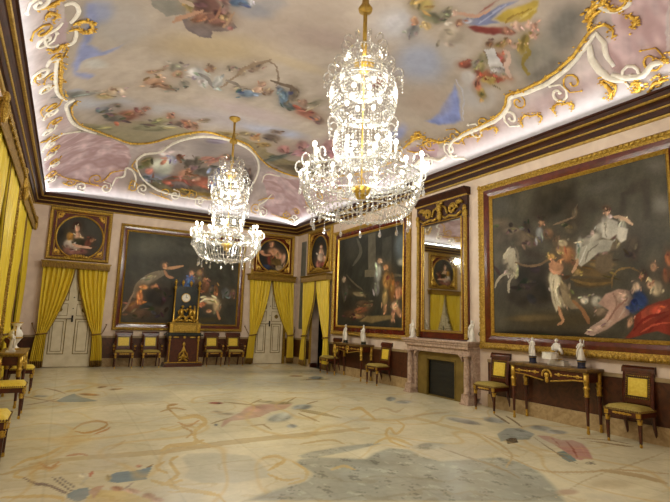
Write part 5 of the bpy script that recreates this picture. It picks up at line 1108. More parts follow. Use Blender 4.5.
('p',[-0.40,9.97,-0.34,10.00,-0.27,10.04,-0.21,10.10,-0.14,10.16,-0.08,10.24,-0.02,10.34,0.04,10.45,0.10,10.57,0.10,10.62,0.04,10.54,-0.03,10.45,-0.09,10.36,-0.15,10.27,-0.21,10.20,-0.28,10.14,-0.34,10.08,-0.41,10.01],(146,120,86),0),
('p',[-0.20,12.03,-0.13,11.87,-0.06,11.72,0.00,11.59,0.06,11.46,0.10,11.35,0.14,11.24,0.17,11.14,0.20,11.05,0.20,11.10,0.17,11.23,0.14,11.35,0.11,11.48,0.06,11.60,0.01,11.73,-0.06,11.86,-0.13,11.98,-0.20,12.09],(150,122,86),0),
('e',[1.28,10.20,0.59,-0.19,-0.09,-0.71],(184,170,138),0.7),
('e',[6.32,12.13,0.26,-0.07,-0.26,-0.49],(112,118,112),0.55),
('e',[5.97,12.70,0.26,-0.06,-0.11,-0.26],(140,110,80),0.55),
('p',[5.67,11.80,5.87,11.75,6.09,11.73,6.32,11.74,6.58,11.78,6.62,11.86,6.41,11.92,6.19,11.93,5.96,11.93,5.71,11.88],(130,112,80),0),
('e',[6.20,8.44,0.14,-0.04,-0.23,-0.31],(132,132,120),0.55),
('e',[6.23,8.04,0.23,-0.07,-0.19,-0.23],(150,146,130),0.55),
('e',[6.03,6.15,0.13,-0.39,-0.19,-0.19],(148,140,126),0.55),
('e',[6.60,6.02,0.11,-0.24,-0.24,-0.21],(150,146,132),0.55),
('p',[5.80,5.25,6.29,5.49,6.51,5.40,6.39,5.01,5.98,4.79,5.72,4.89,5.46,4.88],(150,148,132),0.1),
('p',[5.63,4.93,5.82,5.01,5.88,4.95,5.69,4.76,5.48,4.76],(92,80,62),0),
('e',[6.83,5.27,0.13,-0.16,-0.24,-0.19],(140,138,126),0.55),
('e',[6.82,4.98,0.17,-0.14,-0.19,-0.13],(150,146,134),0.55),
('p',[6.33,4.97,6.48,4.84,6.43,4.61,6.60,4.54,6.52,4.33,6.28,4.09,6.03,3.89,5.87,3.77,5.81,3.84,5.68,3.81,5.67,3.90,5.83,4.13,6.05,4.46,6.17,4.71],(182,130,112),0.1),
('p',[6.41,4.54,6.33,4.46,6.25,4.38,6.18,4.31,6.11,4.24,6.02,4.16,5.92,4.07,5.83,3.99,5.75,3.91,5.77,3.92,5.88,4.00,5.98,4.09,6.09,4.18,6.19,4.27,6.27,4.35,6.34,4.42,6.40,4.49,6.45,4.55],(150,88,72),0),
('p',[6.38,4.74,6.28,4.63,6.20,4.54,6.13,4.46,6.07,4.39,6.10,4.40,6.19,4.49,6.27,4.58,6.35,4.67,6.41,4.75],(156,94,76),0),
('p',[6.40,4.31,6.26,4.20,6.14,4.10,6.03,4.01,5.94,3.92,5.96,3.93,6.08,4.03,6.20,4.12,6.31,4.22,6.42,4.32],(190,136,112),0),
('p',[5.75,4.21,5.90,4.20,5.77,4.00,5.62,3.83,5.48,3.83,5.56,3.99],(118,128,118),0),
('p',[6.18,4.89,6.09,4.77,6.01,4.66,5.94,4.56,5.87,4.45,5.81,4.36,5.75,4.26,5.69,4.17,5.64,4.08,5.60,3.99,5.56,3.90,5.53,3.82,5.50,3.74,5.52,3.75,5.56,3.84,5.60,3.93,5.65,4.02,5.69,4.11,5.74,4.20,5.80,4.29,5.86,4.39,5.92,4.49,5.99,4.59,6.06,4.69,6.13,4.79,6.20,4.90],(140,120,92),0),
('p',[7.01,6.39,6.94,6.28,6.87,6.17,6.81,6.08,6.75,5.99,6.70,5.90,6.65,5.81,6.61,5.73,6.58,5.66,6.62,5.69,6.69,5.79,6.75,5.88,6.81,5.97,6.87,6.07,6.92,6.16,6.98,6.25,7.02,6.34,7.06,6.43],(134,112,82),0),
('p',[7.08,6.18,7.00,6.07,6.94,5.97,6.88,5.88,6.82,5.79,6.76,5.69,6.69,5.60,6.63,5.51,6.58,5.43,6.62,5.45,6.71,5.56,6.79,5.66,6.86,5.76,6.93,5.86,6.99,5.96,7.04,6.05,7.09,6.13,7.13,6.21],(134,112,82),0),
('p',[6.76,4.39,6.78,4.32,6.81,4.26,6.84,4.20,6.87,4.14,6.90,4.09,6.94,4.03,6.98,3.98,7.03,3.93,7.06,3.95,7.04,4.01,7.02,4.07,6.99,4.13,6.95,4.19,6.92,4.25,6.88,4.31,6.84,4.36,6.79,4.41],(150,126,92),0),
('p',[6.74,4.60,6.81,4.52,6.89,4.46,6.97,4.39,7.04,4.33,7.08,4.26,7.10,4.19,7.12,4.12,7.16,4.05,7.18,4.07,7.17,4.14,7.16,4.22,7.14,4.29,7.10,4.36,7.03,4.43,6.95,4.49,6.86,4.55,6.76,4.61],(150,126,92),0),
('p',[5.73,3.66,5.72,3.69,5.70,3.72,5.68,3.74,5.67,3.74,5.63,3.72,5.67,3.71,5.72,3.71,5.77,3.71,5.79,3.73,5.76,3.74,5.73,3.75,5.69,3.76,5.62,3.72,5.62,3.70,5.64,3.68,5.67,3.66,5.71,3.65],(130,120,100),0),
('p',[5.03,4.49,4.96,4.28,4.89,4.07,4.84,3.89,4.83,3.76,4.89,3.66,4.98,3.60,5.09,3.56,5.20,3.51,5.32,3.48,5.45,3.45,5.59,3.42,5.72,3.37,5.83,3.30,5.93,3.22,6.02,3.14,6.12,3.06,6.16,3.07,6.07,3.16,5.99,3.25,5.90,3.34,5.79,3.41,5.66,3.46,5.53,3.49,5.39,3.52,5.27,3.56,5.15,3.61,5.04,3.65,4.95,3.71,4.90,3.80,4.90,3.93,4.94,4.11,5.00,4.31,5.06,4.52],(190,162,118),0),
('p',[4.23,3.12,4.43,3.17,4.64,3.23,4.87,3.29,5.12,3.34,5.39,3.38,5.69,3.41,6.01,3.43,6.30,3.46,6.57,3.50,6.82,3.54,7.06,3.59,7.33,3.64,7.36,3.65,7.11,3.61,6.87,3.57,6.63,3.54,6.36,3.50,6.06,3.47,5.75,3.44,5.44,3.41,5.16,3.37,4.90,3.32,4.67,3.25,4.45,3.19,4.24,3.13],(186,164,124),0),
('p',[5.50,3.47,5.53,3.37,5.58,3.28,5.63,3.20,5.66,3.13,5.68,3.05,5.69,2.98,5.70,2.92,5.72,2.86,5.78,2.89,5.81,2.97,5.83,3.05,5.84,3.12,5.82,3.20,5.78,3.28,5.72,3.36,5.65,3.44,5.56,3.51],(180,152,108),0),
('e',[5.15,3.14,0.34,-0.16,-0.23,-0.13],(192,170,130),0.7),
('e',[4.50,3.18,0.14,-0.06,-0.11,-0.07],(180,150,120),0.6),
]
WHITE_LINES = [
([-0.50,8.60,-0.51,8.73,-0.52,8.86,-0.53,9.00,-0.53,9.15,-0.54,9.31,-0.54,9.48,-0.53,9.66,-0.53,9.83,-0.51,10.01,-0.48,10.20,-0.43,10.39,-0.37,10.59],0.05),
([-0.24,10.72,-0.29,10.74,-0.34,10.75,-0.37,10.80,-0.38,10.92,-0.37,11.09,-0.35,11.28,-0.33,11.52,-0.30,11.79,-0.26,12.06,-0.20,12.31,-0.13,12.54,-0.05,12.77,0.05,13.01,0.16,13.24,0.28,13.45],0.05),
([1.53,15.34,1.51,15.26,1.48,15.16,1.48,15.06,1.52,14.96,1.58,14.85,1.66,14.74,1.77,14.66,1.92,14.59,2.04,14.49,2.11,14.34,2.15,14.12,2.21,13.88,2.27,13.64,2.35,13.39,2.45,13.17,2.57,12.96,2.71,12.77,2.87,12.63,3.05,12.54,3.26,12.49,3.47,12.48,3.67,12.52,3.87,12.60,4.07,12.72,4.26,12.88,4.45,13.09,4.63,13.35,4.80,13.64,4.96,13.98,5.09,14.31,5.17,14.61,5.21,14.89,5.22,15.11,5.20,15.28,5.16,15.43,5.11,15.56],0.05),
([1.53,15.34,1.60,15.45,1.67,15.55,1.77,15.64,1.91,15.73,2.09,15.81,2.27,15.87,2.45,15.90,2.64,15.92,2.85,15.93,3.10,15.94,3.36,15.95,3.64,15.94,3.95,15.91,4.27,15.86,4.56,15.80,4.77,15.73,4.94,15.65,5.11,15.56],0.04),
([7.21,7.71,7.17,7.68,7.14,7.65,7.11,7.60,7.09,7.54,7.07,7.46,7.06,7.36,7.06,7.26,7.05,7.13,7.05,7.00,7.05,6.86,7.05,6.71,7.05,6.56,7.05,6.41,7.05,6.26,7.03,6.13,7.00,6.01,6.97,5.91,6.93,5.82,6.90,5.77,6.86,5.74,6.84,5.70,6.84,5.62,6.85,5.53,6.87,5.43,6.88,5.30,6.88,5.17,6.89,5.03,6.88,4.89,6.86,4.76,6.84,4.63,6.82,4.52,6.79,4.42,6.76,4.32,6.72,4.23,6.69,4.14,6.65,4.06,6.62,3.99,6.59,3.93,6.57,3.86],0.055),
([6.67,4.05,6.73,4.08,6.79,4.11,6.84,4.13,6.89,4.13,6.96,4.12,7.01,4.11,7.05,4.08,7.11,4.05,7.14,4.01,7.17,3.96,7.19,3.91,7.21,3.86],0.07),
([7.10,3.98,7.13,3.93,7.16,3.88,7.19,3.82,7.21,3.74,7.23,3.66,7.23,3.58,7.21,3.52,7.19,3.48,7.17,3.43,7.17,3.38,7.18,3.33,7.20,3.29],0.06),
([6.57,3.88,6.63,3.88,6.68,3.87,6.73,3.86,6.78,3.88,6.82,3.90,6.87,3.92,6.92,3.92,6.97,3.91,7.03,3.90],0.05),
([7.21,7.71,7.24,7.71,7.28,7.71,7.31,7.69,7.33,7.61,7.34,7.51,7.36,7.43,7.39,7.39,7.42,7.37,7.46,7.36],0.04),
([-0.81,12.79,-0.77,12.68,-0.72,12.55,-0.66,12.48,-0.60,12.46,-0.53,12.50,-0.44,12.56,-0.34,12.68,-0.21,12.83,-0.08,12.95],0.03),
([0.93,15.93,0.95,15.86,0.97,15.79,1.00,15.72,1.07,15.69,1.15,15.68,1.22,15.64,1.23,15.57,1.22,15.47,1.23,15.40,1.28,15.38,1.34,15.40,1.41,15.43,1.47,15.49,1.52,15.57,1.56,15.65,1.57,15.72,1.56,15.79,1.55,15.86],0.04),
([5.92,16.07,5.83,16.01,5.73,15.94,5.69,15.88,5.72,15.80,5.81,15.72,5.88,15.63,5.92,15.54,5.96,15.45,5.99,15.35],0.04),
([5.47,15.02,5.45,14.87,5.42,14.71,5.44,14.57,5.54,14.49,5.71,14.45,5.86,14.37],0.03),
([7.21,9.06,7.18,8.93,7.16,8.79,7.14,8.67,7.14,8.55,7.15,8.44,7.17,8.34,7.20,8.26,7.24,8.17,7.26,8.10,7.26,8.02,7.25,7.95,7.24,7.87],0.05),
([-0.48,8.15,-0.52,8.14,-0.55,8.12,-0.58,8.09,-0.61,8.03,-0.63,7.95,-0.64,7.88,-0.64,7.80,-0.64,7.73,-0.62,7.68,-0.58,7.66,-0.54,7.66,-0.50,7.65,-0.47,7.62,-0.45,7.59,-0.43,7.55],0.03),
([-0.41,8.27,-0.37,8.28,-0.34,8.29,-0.30,8.27,-0.28,8.22,-0.27,8.14,-0.26,8.07,-0.26,8.00,-0.27,7.92,-0.28,7.86],0.04),
([-0.34,7.64,-0.31,7.61,-0.29,7.57,-0.27,7.53,-0.25,7.47,-0.24,7.40,-0.25,7.33,-0.26,7.26,-0.29,7.18,-0.32,7.13,-0.35,7.11,-0.38,7.11,-0.41,7.11],0.04),
([-0.46,8.65,-0.51,8.61,-0.55,8.56,-0.59,8.54,-0.61,8.57,-0.62,8.62,-0.64,8.68],0.04),
([6.19,3.63,6.24,3.63,6.29,3.63,6.34,3.61,6.38,3.58,6.42,3.54,6.44,3.50,6.45,3.45,6.45,3.39,6.45,3.34,6.44,3.31,6.42,3.30,6.40,3.28],0.05),
]
GOLD_LINES = [
([-0.45,8.59,-0.45,8.71,-0.46,8.82,-0.46,8.95,-0.46,9.09,-0.46,9.25,-0.46,9.42,-0.47,9.60,-0.47,9.78,-0.47,9.95,-0.45,10.10,-0.43,10.24,-0.41,10.38],0.05),
([-0.20,10.87,-0.24,10.95,-0.27,11.03,-0.29,11.15,-0.28,11.35,-0.26,11.59,-0.22,11.85,-0.17,12.12,-0.10,12.40,-0.01,12.67,0.09,12.90,0.20,13.11,0.32,13.32,0.45,13.54,0.59,13.75,0.74,13.93,0.90,14.09,1.06,14.22,1.23,14.26,1.40,14.21,1.57,14.09,1.72,13.93,1.83,13.76,1.92,13.57,2.01,13.38,2.10,13.19,2.20,13.01,2.32,12.82,2.47,12.61,2.63,12.40,2.80,12.26,3.00,12.23,3.22,12.27,3.45,12.33,3.66,12.36,3.88,12.41,4.09,12.52,4.27,12.71,4.45,12.96,4.65,13.23,4.86,13.49,5.08,13.75,5.33,13.95,5.59,14.05,5.86,14.03,6.09,13.90,6.28,13.65,6.44,13.32,6.56,12.94,6.66,12.53,6.74,12.11,6.80,11.67,6.87,11.21,6.92,10.75,6.96,10.34,6.97,10.00,6.97,9.70,6.97,9.41],0.045),
([7.07,7.49,7.05,7.36,7.03,7.22,7.01,7.08,7.01,6.91,7.02,6.74,7.02,6.58,7.01,6.42,7.01,6.27,6.99,6.14,6.97,6.03,6.93,5.94,6.90,5.87,6.86,5.82,6.82,5.78,6.79,5.72,6.79,5.64,6.81,5.54,6.82,5.43,6.82,5.30,6.82,5.16,6.82,5.01,6.80,4.87,6.79,4.72,6.76,4.59,6.74,4.49,6.72,4.39,6.69,4.31,6.65,4.22,6.61,4.14,6.57,4.06,6.54,3.99,6.52,3.92,6.51,3.86,6.51,3.80,6.52,3.75,6.54,3.71,6.57,3.69,6.61,3.67,6.65,3.67,6.68,3.69,6.71,3.71,6.73,3.74],0.045),
([6.24,3.55,6.30,3.55,6.36,3.55,6.40,3.54,6.43,3.50,6.44,3.46,6.44,3.42,6.43,3.38,6.41,3.35,6.38,3.33],0.05),
([-0.41,8.43,-0.41,8.35,-0.42,8.26,-0.43,8.21,-0.45,8.21,-0.46,8.25,-0.48,8.28,-0.51,8.28,-0.53,8.27,-0.56,8.25,-0.58,8.21,-0.60,8.16,-0.61,8.10],0.04),
([-0.54,7.38,-0.52,7.34,-0.50,7.31,-0.50,7.27,-0.52,7.22,-0.55,7.16,-0.58,7.13,-0.60,7.15,-0.61,7.19,-0.63,7.23],0.035),
([-0.31,7.72,-0.27,7.71,-0.23,7.69,-0.19,7.70,-0.15,7.73,-0.11,7.77,-0.08,7.82,-0.06,7.89,-0.05,7.96,-0.05,8.02,-0.06,8.07,-0.09,8.09,-0.12,8.10,-0.16,8.07,-0.20,8.02,-0.23,7.96],0.045),
([-0.68,6.92,-0.65,6.94,-0.62,6.95,-0.60,6.96,-0.57,6.97,-0.54,6.96,-0.52,6.96,-0.49,6.95,-0.47,6.95,-0.45,6.95],0.04),
([-0.36,7.85,-0.33,7.86,-0.29,7.86,-0.26,7.88,-0.23,7.92,-0.19,7.97,-0.15,8.02],0.03),
([-0.77,9.48,-0.73,9.49,-0.70,9.51,-0.66,9.52,-0.63,9.53,-0.59,9.53,-0.55,9.54,-0.51,9.56,-0.46,9.57,-0.41,9.59],0.02),
([-0.70,9.03,-0.72,8.92,-0.75,8.81,-0.77,8.75,-0.78,8.76,-0.80,8.83,-0.80,8.91,-0.79,9.00,-0.76,9.11,-0.73,9.21],0.025),
([7.11,4.18,7.14,4.15,7.17,4.13,7.21,4.11,7.24,4.10,7.27,4.10,7.29,4.11,7.31,4.13,7.31,4.15,7.32,4.18],0.045),
([7.13,4.19,7.13,4.16,7.12,4.13,7.13,4.10,7.16,4.06,7.20,4.02,7.23,4.00,7.26,4.02,7.29,4.05,7.32,4.09],0.035),
([7.29,3.82,7.28,3.77,7.27,3.73,7.28,3.70,7.30,3.69,7.34,3.70,7.36,3.72,7.36,3.74,7.35,3.79,7.35,3.83],0.045),
([7.39,3.59,7.37,3.55,7.35,3.52,7.34,3.48,7.35,3.43,7.35,3.37,7.36,3.31],0.05),
([7.20,3.29,7.19,3.26,7.19,3.24,7.18,3.21],0.05),
([6.56,3.40,6.60,3.38,6.64,3.36,6.67,3.36,6.69,3.38,6.71,3.41,6.73,3.45],0.05),
([6.36,3.90,6.33,3.86,6.30,3.82,6.27,3.77,6.26,3.73,6.25,3.68,6.25,3.64,6.26,3.61,6.27,3.58,6.28,3.55],0.06),
([6.50,3.96,6.45,3.91,6.40,3.86,6.36,3.80,6.34,3.74,6.34,3.68,6.34,3.61],0.045),
([7.27,5.09,7.25,5.09,7.22,5.10,7.19,5.09,7.17,5.05,7.17,5.01,7.16,4.97,7.17,4.94,7.18,4.91,7.20,4.88],0.03),
([7.19,4.91,7.20,4.86,7.20,4.81,7.21,4.77,7.22,4.75,7.24,4.73,7.25,4.73,7.27,4.75,7.28,4.77,7.29,4.80],0.03),
([7.26,5.76,7.23,5.77,7.20,5.77,7.18,5.76,7.16,5.72,7.15,5.67,7.14,5.62,7.15,5.58,7.17,5.55,7.18,5.52],0.03),
([7.17,5.55,7.18,5.50,7.18,5.44,7.19,5.40,7.21,5.37,7.22,5.35,7.24,5.35,7.26,5.37,7.27,5.40,7.29,5.43],0.03),
([7.18,6.71,7.16,6.71,7.13,6.71,7.11,6.70,7.09,6.66,7.08,6.61,7.08,6.56,7.09,6.53,7.10,6.50,7.12,6.47],0.03),
([7.11,6.50,7.11,6.45,7.12,6.39,7.12,6.35,7.14,6.33,7.15,6.32,7.17,6.32,7.18,6.33,7.20,6.36,7.21,6.39],0.03),
([7.19,7.22,7.16,7.22,7.13,7.22,7.11,7.21,7.09,7.17,7.08,7.11,7.08,7.06,7.09,7.03,7.10,6.99,7.12,6.96],0.03),
([7.11,7.00,7.12,6.94,7.12,6.88,7.12,6.83,7.14,6.81,7.16,6.79,7.17,6.79,7.19,6.82,7.20,6.84,7.22,6.88],0.03),
([6.85,9.01,6.82,8.87,6.80,8.73,6.78,8.60,6.77,8.49,6.76,8.38,6.76,8.29,6.77,8.21,6.79,8.13,6.81,8.06],0.05),
([6.92,8.41,6.92,8.25,6.91,8.10,6.92,7.98,6.94,7.91,6.98,7.86,7.00,7.81,7.01,7.73,7.02,7.65,7.03,7.58],0.05),
([6.90,8.83,6.93,8.77,6.96,8.71,6.99,8.64,7.00,8.55,7.01,8.46,7.01,8.37],0.03),
([6.76,8.51,6.72,8.39,6.69,8.27,6.68,8.19,6.71,8.15,6.77,8.15,6.83,8.15],0.04),
([-0.66,14.93,-0.59,15.18,-0.51,15.37,-0.42,15.53,-0.31,15.64,-0.19,15.72,-0.06,15.79,0.08,15.84,0.22,15.89,0.37,15.92,0.54,15.95,0.71,15.97,0.88,15.99],0.025),
([-0.83,12.14,-0.79,12.20,-0.76,12.26,-0.73,12.29,-0.70,12.28,-0.68,12.24,-0.66,12.20],0.035),
([0.58,15.86,0.63,15.82,0.68,15.79,0.73,15.75,0.77,15.69,0.81,15.62,0.87,15.56,0.96,15.53,1.07,15.50,1.19,15.47],0.03),
([-0.41,15.79,-0.34,15.86,-0.27,15.91,-0.20,15.96],0.03),
([6.28,15.99,6.47,15.99,6.66,15.98,6.82,15.95,6.95,15.91,7.06,15.86,7.16,15.79],0.03),
([5.61,15.70,5.69,15.66,5.77,15.61,5.86,15.56,5.94,15.53,6.03,15.50,6.11,15.46],0.03),
([7.37,14.28,7.39,14.01,7.41,13.75,7.42,13.51,7.41,13.30,7.39,13.11,7.38,12.93],0.03),
([2.88,15.82,2.96,15.86,3.04,15.91,3.11,15.93,3.18,15.89,3.24,15.83,3.26,15.77,3.20,15.74,3.09,15.74,2.98,15.72],0.03),
([3.69,15.88,3.79,15.89,3.89,15.91,3.97,15.90,4.01,15.86,4.03,15.79,4.04,15.72],0.03),
([1.40,15.98,1.41,15.88,1.43,15.79,1.46,15.72,1.53,15.73,1.62,15.79,1.72,15.84],0.025),
([2.05,15.95,2.15,15.97,2.26,15.99,2.37,16.01,2.50,16.03,2.63,16.05,2.76,16.07],0.02),
([1.58,15.46,1.51,15.41,1.43,15.36,1.38,15.30,1.39,15.23,1.42,15.15,1.46,15.07],0.025),
([-0.68,10.24,-0.71,10.26,-0.75,10.28,-0.77,10.34,-0.77,10.48,-0.75,10.68,-0.72,10.88],0.02),
]

# ------------------------------------------------------------------ the room shell
o = None
# floor with inlaid marble
def floor_fn(u, v):
    return XL + u * (XR - XL), YF + v ** 1.25 * (YB - YF), u * 0
fl, u_, v_ = grid_surface('floor', 'floor', 400, 760, floor_fn)
x_, y_, _z = floor_fn(u_, v_)
rgb = np.ones((len(x_), 3)) * srgb('cebc94')
n1 = wob(x_, y_, 3, 1.1, 4)
rgb += n1[:, None] * np.array([.045, .045, .04])
# slabs differ slightly
slab = np.sin(np.floor(x_ / 1.08) * 12.9898 + np.floor(y_ / 1.36) * 78.233) * 43758.5453
slab = slab - np.floor(slab)
rgb += (slab - .5)[:, None] * .035
paint(x_, y_, rgb, FLOOR_OPS, .012, 6.0)
grey_stone = abs(rgb - srgb('9c9680')).sum(1) < .10
rgb *= (1 + .07 * wob(x_, y_, 15, 4.5, 4) + .05 * wob(x_, y_, 16, 14, 3))[:, None]
vein = wob(x_ + .3 * wob(x_, y_, 17, 3, 3), y_, 18, 2.6, 4)
rgb += (abs(vein) < .02)[:, None] * np.array([-.03, -.04, -.05])
scrolls = wob(x_ + .5 * wob(x_, y_, 27, 2.2, 2), y_ + .5 * wob(x_, y_, 28, 2.2, 2), 29, 1.7, 2)
band = np.clip(1 - abs(scrolls - .12) / .035, 0, 1) * .55 + np.clip(1 - abs(scrolls + .22) / .025, 0, 1) * .4
band[grey_stone] = 0
rgb += (srgb('c49e62') - rgb) * band[:, None]
patch = np.clip(wob(x_, y_, 33, 2.4, 4) - .12, 0, .25) * 4
patch[grey_stone] = 0
rgb += (srgb('b8ab92') - rgb) * (patch * .45)[:, None]
jx = abs((x_ / 1.08) % 1 - .5) > .5 - .010
jy = abs((y_ / 1.36) % 1 - .5) > .5 - .008
rgb[jx | jy] *= .955
speck = wob(x_, y_, 9, 26, 3)
rgb[grey_stone & (speck > .30)] *= .80
rgb[grey_stone & (wob(x_, y_, 19, 20, 3) > .3)] *= 1.10
rgb[grey_stone] += (wob(x_, y_, 10, 7, 4)[grey_stone] * .08)[:, None]
rgb = np.minimum(rgb * np.array([1.06, 1.12, 1.20]), .93)
rgb = srgb('dad2b2') + .92 * (rgb - srgb('dad2b2'))
set_paint(fl.data, rgb)
struct(fl)

# painted vault
def gcurve(t):
    return 1 - (1 - np.clip(t, 0, 1)) ** 2.6
def vault_z(X, Y):
    tx = np.minimum(X - (XL + .06), (XR - .06) - X) / 2.6
    ty = np.minimum((YB - .06) - Y, Y - (YF + .06)) / 2.6
    return 5.05 + 1.43 * gcurve(tx) * gcurve(ty)
def ceil_fn(u, v):
    X = XL + .06 + u * (XR - XL - .12)
    Y = YF + .06 + v * (YB - YF - .12)
    return X, Y, vault_z(X, Y)
ce, u_, v_ = grid_surface('ceiling', 'ceiling', 380, 720, ceil_fn)
x_, y_, _z = ceil_fn(u_, v_)
edge = np.minimum(np.minimum(x_ - XL, XR - x_), np.minimum(YB - y_, y_ - YF))
rgb = np.where((edge + .25 * wob(x_, y_, 5, 1.3, 2) > 1.5)[:, None], srgb('b8a68a'), srgb('d6c4b6'))
paint(x_, y_, rgb, CEILING_OPS, .10, 7.0, (158, 142, 118), .10, 9.0, 4)
mask = np.zeros_like(rgb)
paint(x_, y_, mask, [q for q in CEILING_OPS if q[0] == 'p' and q[2] in ((202, 158, 152), (200, 158, 152), (202, 172, 162))], .10, 7.0)
pink = mask[:, 0] > 0
swirl = wob(x_ + .12 * wob(x_, y_, 71, 5, 2), y_ + .12 * wob(x_, y_, 72, 5, 2), 73, 7, 3)
rgb[pink] = np.array([.82, .69, .65]) + (np.sin(9 * swirl[pink]) * .05 + .05 * swirl[pink])[:, None] * np.array([1, 1.15, 1.15])
inside = edge > .45
streak = wob(x_ * .8 + y_ * .35, y_ * 1.6, 21, 1.6, 5)
rgb[inside] += streak[inside, None] * np.array([.09, .085, .08])
figures = np.clip(abs(rgb - srgb('b8a68a')).sum(1) - .16, 0, .3) / .3
rgb *= (1 + .22 * figures * wob(x_, y_, 23, 16, 3))[:, None]
# whiter stucco by the cornice
lowband = np.clip((.42 + .10 * wob(x_, y_, 8, 3, 2) - edge) / .2, 0, 1)
rgb += (srgb('ece6da') - rgb) * (lowband * .8)[:, None]
rgb = np.clip(rgb * np.array([.86, .87, .94]), 0, .93)
set_paint(ce.data, rgb)
struct(ce)


def vault_normal(X, Y):
    e = .02
    dx = (vault_z(np.array(X + e), np.array(Y)) - vault_z(np.array(X - e), np.array(Y))) / (2 * e)
    dy = (vault_z(np.array(X), np.array(Y + e)) - vault_z(np.array(X), np.array(Y - e))) / (2 * e)
    return Vector((float(dx), float(dy), -1)).normalized()


def on_vault(X, Y, off=0.0):
    p = Vector((X, Y, float(vault_z(np.array(X), np.array(Y)))))
    return p + vault_normal(X, Y) * off


mb = MB()
for v, r in WHITE_LINES:
    pts = [on_vault(v[i], v[i + 1], .01) for i in range(0, len(v), 2)]
    n = len(pts)
    nrm = vault_normal(v[0], v[1])
    mb.tube(pts, [r * .85 * (1 - .35 * abs(2 * i / (n - 1) - 1) ** 2) for i in range(n)], 6)
struct(mb.build('trim_1', 'stucco', smooth=True), 'white stucco scroll mouldings framing the ceiling frescoes', 'moulding')
mb = MB()
rnd = random.Random(7)
for v, r in GOLD_LINES:
    r *= .75
    pts = [on_vault(v[i], v[i + 1], .02) for i in range(0, len(v), 2)]
    n = len(pts)
    mb.tube(pts, [r * (.9 - .5 * abs(2 * i / (n - 1) - 1) ** 2) for i in range(n)], 6)
    # carved leaves along the moulding
    step = 1 if n < 20 else 2
    for i in range(0, n, step):
        c = pts[i]
        for k in range(3):
            q = c + Vector((rnd.uniform(-1, 1), rnd.uniform(-1, 1), 0)) * r * 1.6
            q = on_vault(q.x, q.y, .03)
            s_ = r * rnd.uniform(.35, .8)
            mb.ball(q, s_, 6, 4, (rnd.uniform(.6, 1.6), rnd.uniform(.6, 1.6), .55))
def scroll(mb, X, Y, tx, ty, s, r):
    """an S-scroll lying on the vault; t = direction along the wall"""
    nx, ny = -ty, tx
    pts = []
    for j in range(13):
        t = j / 12
        a = 1.2 + 8.2 * t ** .8
        rad = s * (1.15 - .95 * t)
        u, w = rad * math.cos(a), rad * math.sin(a) * .8
        pts.append(on_vault(X + tx * u + nx * w, Y + ty * u + ny * w, .015))
    mb.tube(pts, [r * (.45 + .75 * math.sin(PI * (j + 1) / 14)) for j in range(13)], 5)
    for e in (pts[0], pts[-1]):
        mb.ball(e, r * 1.5, 6, 4, (1, 1, .7))


wmb = MB()
for side, n_ in (('right', 16), ('left', 16), ('back', 9)):
    for i in range(n_):
        q = (i + .5) / n_ + rnd.uniform(-.25, .25) / n_
        d = rnd.uniform(.42, .62)
        sgn = 1 if i % 2 else -1
        if side == 'back':
            X, Y, t = XL + .5 + q * (XR - XL - 1), YB - d, (1, 0)
        else:
            X, Y, t = (XR - d if side == 'right' else XL + d), YF + .5 + q * (YB - YF - 1), (0, sgn)
        scroll(mb, X, Y, t[0] * sgn if side == 'back' else 0, t[1], rnd.uniform(.13, .19), .016)
        k = rnd.uniform(.36, .5)
        if side == 'back':
            scroll(wmb, X + .3, YB - k, -sgn, 0, .15, .024)
        else:
            scroll(wmb, XR - k if side == 'right' else XL + k, Y + .3, 0, -sgn, .15, .024)
struct(wmb.build('trim_15', 'stucco', smooth=True), 'white stucco scrolls above the cornice', 'moulding')
struct(mb.build('trim_2', 'fresco_gold', smooth=True), 'gilded leaf scrolls along the ceiling fresco frame', 'moulding')


# cornice round the room, mitred
def loop_sweep(mb, prof):
    n = len(prof)
    corners = [(XL, YF, 1, 1), (XR, YF, -1, 1), (XR, YB, -1, -1), (XL, YB, 1, -1)]
    vs = [(cx + sx * d, cy + sy * d, z) for cx, cy, sx, sy in corners for d, z in prof]
    fs = []
    for c in range(4):
        c2 = (c + 1) % 4
        for i in range(n):
            i2 = (i + 1) % n
            fs.append((c * n + i, c2 * n + i, c2 * n + i2, c * n + i2))
    mb.add(vs, fs)
    return mb


struct(loop_sweep(MB(), [(0, 4.79), (.09, 4.79), (.10, 4.83), (.12, 4.87), (.15, 4.89), (.17, 4.93), (.20, 4.96), (.25, 4.98), (.27, 5.00), (.29, 5.05), (.32, 5.055), (.32, 5.09), (.27, 5.09), (.27, 5.06), (0, 5.04)]).build('trim_3', 'cornice'), 'dark walnut cornice below the vault', 'cornice')
struct(loop_sweep(MB(), [(0, 4.755), (.04, 4.755), (.05, 4.775), (.055, 4.792), (0, 4.792)]).build('trim_4', 'gold_flat'), 'thin gilt moulding under the cornice', 'moulding')
struct(loop_sweep(MB(), [(.1, 4.868), (.130, 4.863), (.142, 4.872), (.146, 4.888), (.1, 4.888)]).build('trim_5', 'gold_flat'), 'gilt band in the middle of the cornice', 'moulding')
struct(loop_sweep(MB(), [(.2, 4.968), (.255, 4.967), (.268, 4.978), (.268, 4.992), (.2, 4.992)]).build('trim_6', 'gold_flat'), 'gilt band near the top of the cornice', 'moulding')

# walls; the right wall has a doorway
ZW = 5.3
struct(MB().box(XL - .2, XR + .2, YB, YB + .2, 0, ZW).build('wall_back', 'wall'))
struct(MB().box(XL - .2, XR + .2, YF - .2, YF, 0, ZW).build('wall_front', 'wall'))
struct(MB().box(XL - .2, XL, YF, YB, 0, ZW).build('wall_left', 'wall'))
D0, D1, DZT = 13.86, 14.98, 2.95
struct(MB().box(XR, XR + .25, YF, D0, 0, ZW).box(XR, XR + .25, D1, YB, 0, ZW).box(XR, XR + .25, D0, D1, DZT, ZW).build('wall_right', 'wall'))
